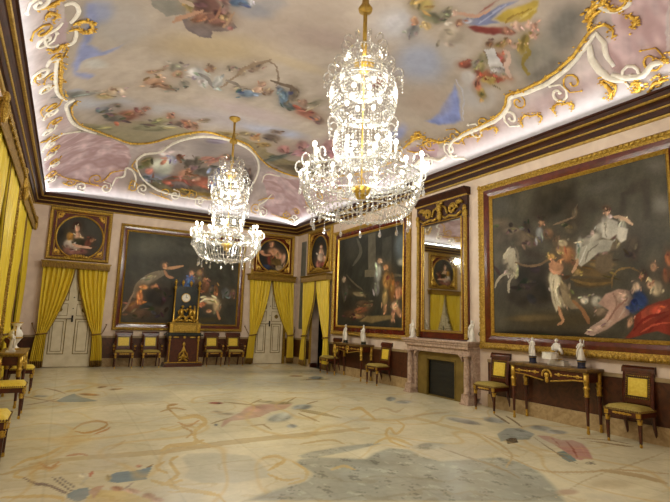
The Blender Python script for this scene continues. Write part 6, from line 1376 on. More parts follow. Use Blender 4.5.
# dark passage behind the doorway
dr = MB().box(XR + 1.6, XR + 1.65, D0 - .4, D1 + .4, 0, 3.1).box(XR + .25, XR + 1.6, D0 - .45, D0 - .4, 0, 3.1).box(XR + .25, XR + 1.6, D1 + .4, D1 + .45, 0, 3.1).box(XR + .25, XR + 1.6, D0 - .4, D1 + .4, 3.05, 3.1).box(XR, XR + 1.6, D0 - .4, D1 + .4, -.05, 0.0).build('wall_passage', 'dark')
struct(dr)
# doorway lining
jm = MB().box(XR + .005, XR + .255, D0, D0 + .09, 0, DZT).box(XR + .005, XR + .255, D1 - .05, D1, 0, DZT).box(XR + .005, XR + .255, D0 + .09, D1 - .05, DZT - .06, DZT).build('door_3', 'jamb')
struct(jm, 'open doorway with a pale jamb and a dark passage behind', 'doorway')
MB().box(XR - .03, XR + .004, D1 - .02, D1 + .09, 0.1, DZT).box(XR - .03, XR + .004, D0 - .09, D0 + .02, 0.1, DZT).build('door_casing', 'gold_flat', jm)
MB().box(XR - .05, XR + .20, D1 - .12, D1 - .052, .004, .14).build('plinth_block', 'darkwood', jm)


def dado(side):
    """dado panel, ledge and marble skirting along one wall"""
    if side == 'right':
        spans = [(YF, 7.0), (9.3, D0 - .1), (D1 + .1, YB)]
        mk = lambda mb, a, b, d, z0, z1: mb.box(XR - d, XR, a, b, z0, z1)
    elif side == 'left':
        spans = [(YF, YB)]
        mk = lambda mb, a, b, d, z0, z1: mb.box(XL, XL + d, a, b, z0, z1)
    else:
        spans = [(XL, -.52), (.97, 5.84), (7.16, XR)]
        mk = lambda mb, a, b, d, z0, z1: mb.box(a, b, YB - d, YB, z0, z1)
    p, l, k = MB(), MB(), MB()
    for a, b in spans:
        mk(p, a, b, .02, .24, .87)
        mk(l, a, b, .035, .87, .93)
        mk(k, a, b, .045, 0, .25)
    i = {'right': 7, 'left': 9, 'back': 11}[side]
    struct(p.build('trim_%d' % i, 'dado'), 'red brown marble dado panels of the %s wall' % side, 'dado')
    struct(l.build('trim_%d' % (i + 1), 'ledge'), 'tan dado rail along the %s wall' % side, 'dado rail')
    struct(k.build('baseboard_%s' % side, 'stone'))


for s_ in ('right', 'left', 'back'):
    dado(s_)
# grey strip on the right wall in the corner
struct(MB().box(XR - .03, XR, 15.62, 15.97, 1.27, 4.46).build('trim_13', 'grey'), 'tall grey green strip panel in the far right corner', 'panel')


# ivory double doors on the back wall
def double_door(n, x0, x1, label):
    root = struct(thing('door_%d' % n, label, 'door', ((x0 + x1) / 2, YB, 0)))
    w = (x1 - x0) / 2
    H = 2.9
    for s in (-1, 1):
        a, b = (-w, -.006) if s < 0 else (.006, w)
        leaf = MB().box(a, b, -.05, .0, .02, H).build('door_leaf', 'door_white', root, bevel=.004)
        g = MB()
        def rect(u0, u1, z0, z1, t=.022):
            g.box(u0, u1, -.062, -.048, z0, z0 + t).box(u0, u1, -.062, -.048, z1 - t, z1).box(u0, u0 + t, -.062, -.048, z0 + t, z1 - t).box(u1 - t, u1, -.062, -.048, z0 + t, z1 - t)
        m = .1 * w / .6
        rect(a + m, b - m, .38, 1.42); rect(a + m + .07, b - m - .07, .46, 1.34, .014)
        rect(a + m, b - m, 1.5, 1.86, .014); rect(a + m, b - m, 1.95, 2.75)
        rect(a + m + .07, b - m - .07, 2.03, 2.67, .014)
        g.build('panel_moulding', 'bronze', leaf)
        r = MB()
        for k in range(8):
            an = k * PI / 4
            r.ball(((a + b) / 2 + .05 * math.cos(an), -.055, 1.68 + .05 * math.sin(an)), .028, 6, 4, (1, .4, 1))
        r.ball(((a + b) / 2, -.058, 1.68), .03, 6, 4, (1, .5, 1))
        r.build('rosette', 'bronze', leaf)
    MB().box(-.03, .03, -.065, -.05, .02, H).build('meeting_stile', 'door_white', root)
    h = MB().box(.0, .05, -.085, -.065, 1.32, 1.52)
    h.tube([(.025, -.085, 1.42), (.025, -.12, 1.42), (-.12, -.12, 1.41)], .012)
    h.ball((.025, -.09, 1.72), .018)
    h.ball((.025, -.09, 2.05), .018)
    h.build('door_handle', 'black', root)
    MB().box(-w - .1, -w - .005, -.08, 0, 0, H + .06).box(w + .005, w + .1, -.08, 0, 0, H + .06).box(-w - .005, w + .005, -.08, 0, H + .003, H + .06).build('door_casing', 'gold_old', root)


double_door(1, -.42, .86, 'ivory double door with gilt panel mouldings near the left corner')
double_door(2, 5.93, 7.06, 'ivory double door with gilt panel mouldings near the right corner')

# ------------------------------------------------------------------ framed paintings
def frame_sweep(mb, x0, x1, z0, z1, prof):
    """closed mitred frame; prof: (inset from the outer edge, depth towards the room)"""
    n = len(prof)
    cs = [(x0, z0, 1, 1), (x1, z0, -1, 1), (x1, z1, -1, -1), (x0, z1, 1, -1)]
    vs = [(cx + sx * i, -d, cz + sz * i) for cx, cz, sx, sz in cs for i, d in prof]
    fs = []
    for c in range(4):
        c2 = (c + 1) % 4
        for i in range(n):
            i2 = (i + 1) % n
            fs.append((c * n + i, c2 * n + i, c2 * n + i2, c * n + i2))
    mb.add(vs, fs)
    return mb


def carve_row(mb, x0, x1, z0, z1, inset, depth, step, r):
    """row of small carved leaves round a frame"""
    def run(a, b, fixed, vertical):
        L = abs(b - a)
        n = max(2, int(L / step))
        for i in range(n):
            t = a + (b - a) * (i + .5) / n
            c = (fixed, -depth, t) if vertical else (t, -depth, fixed)
            mb.ball(c, r, 6, 4, (.8, .6, 1.15) if vertical else (1.15, .6, .8))
    run(x0, x1, z0 + inset, False); run(x0, x1, z1 - inset, False)
    run(z0, z1, x0 + inset, True); run(z0, z1, x1 - inset, True)


def to_world(side, lx, cx):
    """coordinate along the wall of local x for a root at cx"""
    return cx - lx if side == 'right' else cx + lx


def place(side, along, z):
    return {'back': ((along, YB, z), 0.0), 'right': ((XR, along, z), -PI / 2), 'left': ((XL, along, z), PI / 2)}[side]


HALO = (58, 50, 40)


def oil_painting(side, a0, a1, z0, z1, bands, ops, ground, label, res, cseed, depth=.10, gain=1.2):
    c = (a0 + a1) / 2
    loc, rz = place(side, c, z0)
    root = thing('oil_painting', label, 'painting', loc, rz)
    w, h = abs(a1 - a0) / 2, z1 - z0
    b1, b2, b3 = bands
    T = b1 + b2 + b3
    mb = frame_sweep(MB(), -w, w, 0, h, [(0, .0), (0, depth * .6), (b1 * .2, depth), (b1 * .55, depth * 1.1), (b1 * .8, depth * .85), (b1, depth * .7), (b1, 0)])
    carve_row(mb, -w, w, 0, h, b1 * .42, depth * 1.08, .085, b1 * .33)
    mb.build('outer_moulding', 'gold_carved', root)
    frame_sweep(MB(), -w + b1, w - b1, b1, h - b1, [(0, 0), (0, depth * .68), (b2 * .5, depth * .62), (b2, depth * .5), (b2, 0)]).build('frame_band', 'redband', root)
    k = b1 + b2
    frame_sweep(MB(), -w + k, w - k, k, h - k, [(0, 0), (0, depth * .6), (b3 * .4, depth * .72), (b3, depth * .35), (b3, 0)]).build('inner_moulding', 'gold', root)
    cw, z_a, z_b = w - T + .004, T - .004, h - T + .004
    nx, ny = int(2 * cw / res) + 2, int((z_b - z_a) / res) + 2
    cv, u, v = grid_surface('canvas', 'canvas', nx, ny, lambda u, v: ((2 * u - 1) * cw, u * 0 - depth * .3, z_a + v * (z_b - z_a)))
    cv.parent = root
    px = to_world(side, (2 * u - 1) * cw, c)
    pz = z0 + z_a + v * (z_b - z_a)
    rgb = np.ones((len(px), 3)) * srgb(ground)
    paint(px, pz, rgb, ops, .02, 9.0, HALO, .16, 13.0, 4)
    rgb *= (gain + .20 * wob(px, pz, cseed, 5, 5) + .10 * wob(px, pz, cseed + 2, 14, 3))[:, None]
    rgb += (.012 * wob(px, pz, cseed + 1, 30, 2))[:, None]
    set_paint(cv.data, rgb)
    return root


oil_painting('back', 1.34, 5.50, 1.11, 4.47, (.09, .10, .05), BATTLE_OPS, '32312b', 'large dark oil painting in a gilt frame behind the gilt clock on the end wall', .016, 31, .10, 1.35)
oil_painting('right', 9.50, 13.42, 1.17, 4.46, (.12, .12, .06), COURT_OPS, '2e2e28', 'dark oil painting of robed figures between columns, left of the overmantel mirror', .016, 41, .10, 1.1)
oil_painting('right', 3.18, 7.13, 1.13, 4.53, (.13, .14, .06), TRIUMPH_OPS, '4a463a', 'largest oil painting, a procession with a white horse, right of the mirror', .0125, 51, .12, .97)


def overdoor(side, along, z0, z1, w, cz, rx, rz_, ops, ground, label, seed, oval_c=None):
    loc, rz = place(side, along, z0)
    root = thing('overdoor_portrait', label, 'portrait', loc, rz)
    h = z1 - z0
    frame_sweep(MB(), -w, w, 0, h, [(0, 0), (0, .07), (.03, .10), (.07, .09), (.10, .05), (.10, 0)]).build('outer_moulding', 'gold_carved', root)
    MB().box(-w + .095, w - .095, -.035, 0, .095, h - .095).build('frame_panel', 'redband', root)
    frame_sweep(MB(), -w + .17, w - .17, .13, h - .13, [(0, .03), (0, .05), (.015, .06), (.03, .05), (.03, .03)]).build('inner_moulding', 'gold', root)
    czl = cz - z0
    n = 48
    ring = [(rx * math.cos(2 * PI * k / n), -.06, czl + rz_ * math.sin(2 * PI * k / n)) for k in range(n + 1)]
    MB().tube(ring, .028, 6).build('oval_moulding', 'gold', root)
    nx = int(2 * rx / .014)
    cv, u, v = grid_surface('canvas', 'canvas', nx, nx, lambda u, v: ((2 * u - 1) * rx, u * 0 - .052, czl + (2 * v - 1) * rz_), keep=lambda u, v: (2 * u - 1) ** 2 + (2 * v - 1) ** 2 < 1.0)
    cv.parent = root
    px = to_world(side, (2 * u - 1) * rx, along)
    pz = cz + (2 * v - 1) * rz_
    rgb = np.ones((len(px), 3)) * srgb(ground)
    paint(px, pz, rgb, ops, .006, 12.0, HALO, .1, 20.0, 2)
    rgb *= (1 + .10 * wob(px, pz, seed, 6, 4))[:, None]
    set_paint(cv.data, rgb)
    for sx in (-1, 1):
        for sz in (-1, 1):
            o_ = MB()
            ccx, ccz = sx * (w - .27), (h / 2 + sz * (h / 2 - .23))
            for k in range(5):
                a = math.atan2(-sz, -sx) + (k - 2) * .5
                o_.ball((ccx + .05 * math.cos(a), -.05, ccz + .05 * math.sin(a)), .045, 6, 4, (.9, .4, .9))
            o_.tube([(ccx + sx * .04, -.05, ccz + sz * .04), (ccx + sx * .05, -.055, ccz - sz * .06), (ccx + sx * .03, -.05, ccz - sz * .12)], .016)
            o_.tube([(ccx + sx * .04, -.05, ccz + sz * .04), (ccx - sx * .06, -.055, ccz + sz * .05), (ccx - sx * .12, -.05, ccz + sz * .03)], .016)
            o_.build('corner_ornament', 'fresco_gold', root)
    c_ = MB()
    for k in range(-6, 7):
        c_.ball((k * .07, -.10, .10 + .05 * math.cos(k * .4)), .045, 6, 4, (1, .6, .8 + .5 * (abs(k) < 3)))
    c_.build('crest_ornament', 'gold_carved', root)
    return root


overdoor('back', .22, 3.15, 4.74, .85, 3.87, .64, .66, LUTE_OPS, '3e3c36', 'round portrait of a woman with a bare arm outstretched, above the left ivory door', 61)
overdoor('back', 6.56, 3.18, 4.73, .83, 3.90, .60, .60, BACKTURNED_OPS, '2a2a29', 'round portrait of a woman seen from behind, above the right ivory door', 62)
overdoor('right', 14.48, 3.20, 4.74, .87, 3.90, .60, .61, SHAWL_OPS, '2e302e', 'round portrait of a woman in a pale shawl above the open doorway', 63)


# ------------------------------------------------------------------ curtains
def fold_surface(x_out, x_in0, x_tie_out, x_tie_in, x_bot_out, x_bot_in, z_top, z_tie, z_bot, y0, amp, folds, ph, u0=0.0, u1=1.0, dy=0.0, nu=72, nv=40, power=1.6, z_from=None):
    rows = []
    for j in range(nv + 1):
        z = z_top + (z_bot - z_top) * j / nv
        if z_from is not None:
            z = z_from + (z_bot - z_from) * j / nv
        if z > z_tie:
            t = (z_top - z) / (z_top - z_tie)
            a = x_out + (x_tie_out - x_out) * t
            b = x_in0 + (x_tie_in - x_in0) * t ** power
            am = amp * (1 - .35 * t)
        else:
            t = min(1, (z_tie - z) / (z_tie - z_bot))
            e = t ** .6
            a = x_tie_out + (x_bot_out - x_tie_out) * e
            b = x_tie_in + (x_bot_in - x_tie_in) * e
            am = amp * (.65 + .35 * t)
        row = []
        for i in range(nu + 1):
            u = u0 + (u1 - u0) * i / nu
            w = math.sin(2 * PI * folds * u + ph + .5 * math.sin(3 * z + ph)) + .35 * math.sin(2 * PI * folds * 2.3 * u + 1.7 * ph)
            squeeze = math.exp(-((z - z_tie) / .12) ** 2)
            y = y0 - am * w * (1 - .4 * squeeze) - .07 * math.sin(PI * u) * squeeze + dy
            row.append((a + (b - a) * u, y, z))
        rows.append(row)
    return rows


def curtain(side, along, s, kw, label, seed, hook=True, amp=.048, folds=6.5, power=1.6, y0=-.16):
    """s = +1: hangs on the side of larger local x.  kw: widths measured from the opening centre"""
    loc, rz = place(side, along, 0)
    root = thing('curtain', label, 'curtain', loc, rz)
    a = dict(x_out=s * kw['out'], x_in0=s * kw.get('in0', .02), x_tie_out=s * kw['tie_out'], x_tie_in=s * kw['tie_in'], x_bot_out=s * kw['bot_out'], x_bot_in=s * kw['bot_in'], z_top=kw['top'], z_tie=kw['tie'], z_bot=kw['bot'], y0=y0, amp=amp, folds=folds, ph=seed, power=power)
    MB().grid(fold_surface(**a)).build('drape', 'silk', root, smooth=True, solid=.008)
    MB().grid(fold_surface(**a, u0=.955, u1=1.0, dy=-.014, nu=4)).build('edge_galloon', 'galloon', root, smooth=True, solid=.006)
    b = dict(a)
    MB().grid(fold_surface(**b, dy=-.014, nv=3, z_from=kw['bot'] + .17)).build('hem_galloon', 'galloon', root, smooth=True, solid=.006)
    xa, xb = sorted((s * kw['tie_out'], s * kw['tie_in']))
    n = 20
    band = [((xa + xb) / 2 + (abs(xb - xa) / 2 + .012) * math.cos(2 * PI * k / n), y0 - .02 + .085 * math.sin(2 * PI * k / n), kw['tie'] - .01 + .02 * math.cos(2 * PI * k / n)) for k in range(n + 1)]
    t = MB().tube(band, .022, 6)
    if hook:
        xo = s * (kw['tie_out'] + .02)
        t.tube([(xo, y0, kw['tie']), (xo + s * .07, y0 + .06, kw['tie'] + .14), (xo + s * .12, -.02, kw['tie'] + .27)], .012, 5)
        t.ball((xo + s * .12, -.02, kw['tie'] + .28), .024)
    t.build('tieback', 'galloon', root)
    return root


def pelmet(side, along, w, z0, z1, label, depth=.30, ornate=False):
    loc, rz = place(side, along, z0)
    root = thing('curtain_pelmet', label, 'pelmet', loc, rz)
    h = z1 - z0
    MB().box(-w, w, -depth, 0, h * .72, h * .86).box(-w - .03, w + .03, -depth - .03, 0, h * .86, h).build('pelmet_board', 'gold_old', root, bevel=.006)
    f = MB()
    n = int(2 * w / .04)
    for i in range(n):
        x = -w + (i + .5) * 2 * w / n
        f.lathe([(.019, h * .72), (.021, h * .45), (.017, .02 + .01 * (i % 2)), (.008, 0)], x, -depth + .02, 6)
    for e in (-1, 1):
        for k in range(int(depth / .05)):
            f.lathe([(.019, h * .72), (.021, h * .45), (.017, .02), (.008, 0)], e * (w - .02), -depth + .06 + k * .045, 6)
    f.build('fringe', 'fringe', root)
    if ornate:
        o_ = MB()
        for i in range(int(2 * w / .16)):
            x = -w + .08 + i * .16
            o_.ball((x, -depth - .02, h * .8), .05, 6, 4, (1.1, .5, 1.2 + .5 * (i % 2)))
            o_.tube([(x - .06, -depth - .03, h * .62), (x, -depth - .04, h * .70), (x + .06, -depth - .03, h * .62)], .016, 5)
        for e in (-1, 1):
            o_.ball((e * w, -depth - .01, h * .5), .07, 8, 6, (1, .8, 2.4))
            o_.ball((e * w, -depth - .01, h * 1.02), .06, 8, 6, (1.2, .8, 1.4))
        o_.build('carved_ornament', 'gold_carved', root)
    return root


DK = dict(out=.86, tie_out=.83, tie_in=.58, bot_out=.93, bot_in=.60, top=2.93, tie=.98, bot=.03)
pelmet('back', .22, .90, 2.88, 3.09, 'gold fringed curtain pelmet under the portrait at left on the end wall')
curtain('back', .22, -1, DK, 'yellow silk curtain tied back at the left side of the left ivory door', 1.3)
curtain('back', .22, 1, DK, 'yellow silk curtain tied back at the right side of the left ivory door', 2.9)
pelmet('back', 6.50, .90, 2.94, 3.17, 'gold fringed curtain pelmet over the right ivory door')
DK2 = dict(out=.86, tie_out=.74, tie_in=.50, bot_out=.86, bot_in=.58, top=2.99, tie=1.03, bot=.05)
curtain('back', 6.50, -1, DK2, 'yellow silk curtain tied back at the left side of the right ivory door', .4)
DK3 = dict(out=.86, tie_out=.93, tie_in=.70, bot_out=.96, bot_in=.70, top=2.99, tie=1.03, bot=.05)
curtain('back', 6.50, 1, DK3, 'yellow silk curtain tied back at the right side of the right ivory door', 2.2)
pelmet('right', 14.42, .94, 2.90, 3.12, 'gold fringed curtain pelmet over the open doorway')
DK4 = dict(out=.92, tie_out=.90, tie_in=.62, bot_out=1.02, bot_in=.72, top=2.95, tie=1.05, bot=.05)
curtain('right', 14.42, -1, DK4, 'yellow silk curtain at the corner side of the open doorway', 1.1)
DK5 = dict(out=.92, tie_out=.93, tie_in=.68, bot_out=.96, bot_in=.66, top=2.95, tie=1.05, bot=.05)
curtain('right', 14.42, 1, DK5, 'yellow silk curtain hanging behind the chair beside the open doorway', 2.6, False)


# windows of the left wall, seen almost edge-on
def window(n, y0, y1):
    root = struct(thing('window_%d' % n, 'tall window behind yellow curtains on the left wall', 'window', (XL, (y0 + y1) / 2, 0), PI / 2))
    w = (y1 - y0) / 2
    f = MB().box(-w, -w + .10, -.05, 0, .3, 3.8).box(w - .10, w, -.05, 0, .3, 3.8).box(-w + .10, w - .10, -.05, 0, 3.7, 3.8).box(-w + .10, w - .10, -.05, 0, .3, .42).box(-.05, .05, -.05, 0, .42, 3.7)
    for z in (1.2, 2.0, 2.85):
        f.box(-w + .10, -.05, -.04, 0, z, z + .04).box(.05, w - .10, -.04, 0, z, z + .04)
    f.build('window_frame', 'door_white', root)
    MB().box(-w + .1, w - .1, -.015, 0, .42, 3.7).build('pane', 'slate', root)


for n_, (a, b) in enumerate([(12.3, 14.6), (8.0, 10.0)]):
    window(n_ + 1, a, b)
pelmet('left', 13.45, 2.02, 3.84, 4.16, 'carved gilt pelmet over the curtains of the far window', .19, True)
pelmet('left', 9.0, 1.86, 3.96, 4.30, 'carved gilt pelmet over the curtains of the near window', .19, True)
WK = dict(out=1.97, in0=.05, tie_out=1.80, tie_in=.62, bot_out=1.85, bot_in=.7, top=3.95, tie=1.15, bot=.05)
curtain('left', 13.45, 1, WK, 'yellow silk curtain at the far side of the far left window', .9, False, .035, 9, 1.3, -.09)
curtain('left', 13.45, -1, WK, 'yellow silk curtain at the near side of the far left window', 2.0, False, .035, 9, 1.3, -.09)
WK2 = dict(out=1.80, in0=.05, tie_out=1.72, tie_in=.5, bot_out=1.75, bot_in=.6, top=4.08, tie=1.15, bot=.05)
curtain('left', 9.0, 1, WK2, 'yellow silk curtain at the far side of the near left window', 1.6, False, .035, 9, 1.3, -.09)
curtain('left', 9.0, -1, WK2, 'yellow silk curtain at the near side of the near left window', .2, False, .035, 9, 1.3, -.09)
# gilt strips on the pier between the two windows
mb = MB().box(XL, XL + .13, 10.93, 11.09, .94, 4.02)
for k in range(46):
    mb.ball((XL + .135, 11.01, 1.0 + k * .065), .035, 6, 4, (.6, 1, .8))
struct(mb.build('trim_14', 'gold_carved'), 'beaded gilt pilaster strip between the left windows', 'pilaster')


# ------------------------------------------------------------------ chimneypiece and mirror
fp = thing('fireplace', 'rose marble chimneypiece with a dull gold surround below the mirror', 'fireplace', (XR, 8.24, 0), -PI / 2)
MB().box(-1.06, 1.06, -.39, 0, 1.17, 1.215).box(-1.03, 1.03, -.36, 0, 1.10, 1.17).box(-1.09, 1.09, -.42, 0, 1.215, 1.26).build('mantel_shelf', 'breccia', fp, bevel=.008)
MB().box(-1.02, 1.02, -.30, 0, .98, 1.10).prism([(-.78, .98), (-.78, .84), (-.74, .91), (-.66, .98)], -.28, 0, lambda u, v, d: (u, d, v)).prism([(.78, .98), (.78, .84), (.74, .91), (.66, .98)], -.28, 0, lambda u, v, d: (u, d, v)).build('frieze', 'breccia', fp)
for s in (-1, 1):
    MB().box(s * .90 - .12, s * .90 + .12, -.22, 0, .12, .98).build('pilaster', 'breccia', fp)
    MB().lathe([(.075, .20), (.075, .22), (.062, .25), (.066, .6), (.056, .90), (.07, .92), (.075, .96)], s * .92, -.28, 16).build('column', 'breccia', fp, smooth=True)
    MB().box(s * .92 - .115, s * .92 + .115, -.37, -.18, .955, .985).build('capital', 'breccia', fp)
    MB().taper(s * .92, -.19, 0, .25, .38, .03, .25, .38).taper(s * .92, -.24, .03, .22, .24, .20, .19, .2).build('plinth', 'breccia', fp)
su = MB()
su.box(-.77, -.44, -.17, 0, 0, .80).box(.44, .77, -.17, 0, 0, .80).prism([(-.77, .80), (.77, .80), (.77, .90), (.69, .98), (-.69, .98), (-.77, .90)], -.17, 0, lambda u, v, d: (u, d, v))
su.build('metal_surround', 'bronze', fp)
frame_sweep(MB(), -.48, .48, -.02, .84, [(0, .165), (0, .18), (.02, .18), (.04, .12), (.04, .1)]).build('surround_moulding', 'bronze', fp)
MB().box(-.44, .44, -.10, -.02, .01, .80).build('fire_screen', 'slate', fp)
mb = MB()
for k in range(6):
    mb.box(-.43, .43, -.108, -.1, .08 + k * .125, .088 + k * .125)
mb.build('screen_ribs', 'black', fp)

mi = thing('overmantel_mirror', 'tall mirror in a mahogany and gilt frame above the chimneypiece', 'mirror', (XR, 8.34, 1.27), -PI / 2)
H0 = 1.27
MB().box(-.64, .64, -.03, -.01, 1.46 - H0, 3.95 - H0).build('mirror_glass', 'mirror', mi)
f = MB()
f.box(-.85, -.645, -.06, 0, 0, 3.95 - H0).box(.645, .85, -.06, 0, 0, 3.95 - H0).box(-.645, .645, -.06, 0, 0, 1.45 - H0)
f.build('frame_band', 'redband', mi, bevel=.004)
frame_sweep(MB(), -.69, .69, 1.41 - H0, 4.0 - H0, [(0, .03), (0, .075), (.02, .085), (.05, .04), (.05, .02)]).build('inner_moulding', 'gold', mi)
for s in (-1, 1):
    c = MB().box(s * .80 - .045, s * .80 + .045, -.085, -.055, .02, 3.98 - H0)
    for k in range(34):
        c.ball((s * .80, -.09, .10 + k * .078), .026, 6, 4, (1.2, .6, 1))
    c.build('gilt_pilaster', 'gold_carved', mi)
    MB().box(s * .80 - .06, s * .80 + .06, -.10, -.05, 3.98 - H0, 4.10 - H0).ball((s * .80, -.10, 4.16 - H0), .06, 8, 6, (1, .6, 1.2)).build('bracket', 'gold_carved', mi)
MB().box(-.86, .86, -.07, 0, 3.95 - H0, 4.45 - H0).build('frieze_panel', 'darkwood', mi)
orn = MB()
for s in (-1, 1):
    sp = [(s * (.42 + .16 * math.cos(a) * (1 - a / 9)), -.095, 4.20 - H0 + .15 * math.sin(a) * (1 - a / 9)) for a in [k * .45 for k in range(15)]]
    orn.tube(sp, [.034 - .0015 * k for k in range(15)], 6)
    for k in range(7):
        a = k * .9
        orn.ball((s * (.42 + .07 * math.cos(a)), -.10, 4.21 - H0 + .07 * math.sin(a)), .045, 6, 4, (1, .6, 1))
    orn.tube([(s * .10, -.09, 4.08 - H0), (s * .2, -.1, 4.03 - H0), (s * .34, -.1, 4.06 - H0), (s * .56, -.1, 4.02 - H0), (s * .7, -.09, 4.10 - H0)], .03)
    orn.tube([(s * .08, -.09, 4.34 - H0), (s * .2, -.1, 4.28 - H0), (s * .26, -.1, 4.12 - H0)], .025)
    orn.tube([(s * .55, -.09, 4.34 - H0), (s * .66, -.1, 4.36 - H0), (s * .74, -.1, 4.30 - H0)], .034)
    orn.ball((s * .62, -.1, 4.32 - H0), .06, 7, 5, (1.3, .6, .8))
orn.ball((0, -.11, 4.30 - H0), .10, 8, 6, (.8, .7, 1.2)).ball((0, -.10, 4.12 - H0), .085, 8, 6, (.9, .6, 1.6)).ball((0, -.1, 4.40 - H0), .05, 8, 6, (2.4, .6, .7))
orn.build('frieze_ornament', 'gold_carved', mi, smooth=True)
MB().prism([(0, 0), (.09, 0), (.11, .04), (.15, .08), (.20, .13), (.20, .17), (0, .17)], -.90, .90, lambda u, v, d: (d, -u, 4.45 - H0 + v)).build('top_cornice', 'cornice', mi)
MB().box(-.88, .88, -.10, 0, 4.44 - H0, 4.475 - H0).build('cornice_bead', 'gold', mi)


# ------------------------------------------------------------------ white figures
def figure(mb, h, seed, arm=(1, .9), lean=.0):
    """robed figurine as one continuous outline: drapery, torso, neck, head, arms"""
    rnd = random.Random(seed)
    n = 18
    prof = [(.20, 0), (.21, .03), (.175, .18), (.155, .34), (.135, .46), (.105, .55), (.115, .62), (.13, .70), (.12, .765), (.075, .80), (.038, .825), (.036, .85), (.055, .875), (.064, .915), (.058, .955), (.03, .985), (.006, 1.0)]
    vs, fs = [], []
    for i, (r, z) in enumerate(prof):
        for k in range(n):
            a = 2 * PI * k / n
            fold = 1 + (.16 * math.sin(5 * a + seed + 2 * z) + .08 * math.sin(9 * a + 2 * seed)) * max(0, .55 - z) / .55
            ox = lean * math.sin(z * PI)
            deep = .8 if z < .8 else 1.0
            vs.append(((r * fold * .86 * math.cos(a) + ox) * h, r * fold * .86 * deep * math.sin(a) * h, z * h))
    for i in range(len(prof) - 1):
        for k in range(n):
            k2 = (k + 1) % n
            fs.append((i * n + k, i * n + k2, (i + 1) * n + k2, (i + 1) * n + k))
    fs.append(tuple(reversed(range(n))))
    fs.append(tuple(range((len(prof) - 1) * n, len(prof) * n)))
    mb.add(vs, fs)
    ox = lean * h * .6
    s, up = arm
    mb.tube([(ox + s * .09 * h, 0, .75 * h), (ox + s * .19 * h, -.04 * h, .66 * h), (ox + s * .23 * h, -.10 * h, up * h)], [.042 * h, .034 * h, .022 * h], 7)
    mb.tube([(ox - s * .09 * h, 0, .75 * h), (ox - s * .17 * h, -.05 * h, .60 * h), (ox - s * .06 * h, -.15 * h, .54 * h)], [.042 * h, .034 * h, .022 * h], 7)
    mb.tube([(ox + s * .05 * h, -.10 * h, .70 * h), (ox - .10 * h, -.12 * h, .46 * h), (ox - .13 * h, -.10 * h, .12 * h)], [.03 * h, .045 * h, .05 * h], 6)
    return mb


def statuette(loc, rz, h, label, seed, base='cobalt', base_h=.09, arm=(1, .9), lean=0.0, r=.065, group=None):
    root = thing('statuette', label, 'statuette', loc, rz, group)
    if base:
        MB().lathe([(r * 1.12, 0), (r * 1.12, .012), (r, .018), (r * .95, base_h * .5), (r, base_h * .86), (r * 1.08, base_h * .9), (r * 1.08, base_h)], 0, 0, 18).build('base', base, root)
        MB().lathe([(r * 1.03, base_h * .80), (r * 1.09, base_h * .84), (r * 1.03, base_h * .88)], 0, 0, 18).build('gilt_ring', 'gold', root)
    else:
        base_h = .03
        MB().box(-r, r, -r, r, 0, base_h).build('base', 'porcelain', root)
    mb = figure(MB(), h - base_h, seed, arm, lean)
    mb.v = [(x, y, z + base_h) for x, y, z in mb.v]
    mb.build('figure', 'porcelain', root, smooth=True)
    return root


RZ = -PI / 2
statuette((7.33, 9.13, 1.26), RZ, .44, 'white biscuit statuette on the far end of the mantel shelf', 3, None, arm=(-1, .62))
statuette((7.33, 7.22, 1.26), RZ, .44, 'white biscuit statuette on the near end of the mantel shelf', 5, None, arm=(1, .95))


# ------------------------------------------------------------------ console tables
def gilt_leg(mb_w, mb_f, mb_g, x, y, h, r=.034):
    mb_w.lathe([(r * .45, .055), (r * .6, .12), (r * .95, h * .72), (r, h * .80)], x, y, 12)
    mb_f.lathe([(r * .45, 0), (r * .75, .012), (r * .7, .05), (r * .5, .07), (r * .62, .12), (r * .5, .14)], x, y, 12)
    mb_g.lathe([(r * .95, h * .60), (r * 1.3, h * .615), (r * 1.08, h * .63), (r * 1.1, h * .72), (r * 1.45, h * .735), (r * 1.45, h * .755), (r * 1.05, h * .77), (r * 1.05, h * .80), (r * 1.2, h * .81), (r * 1.2, h)], x, y, 12)


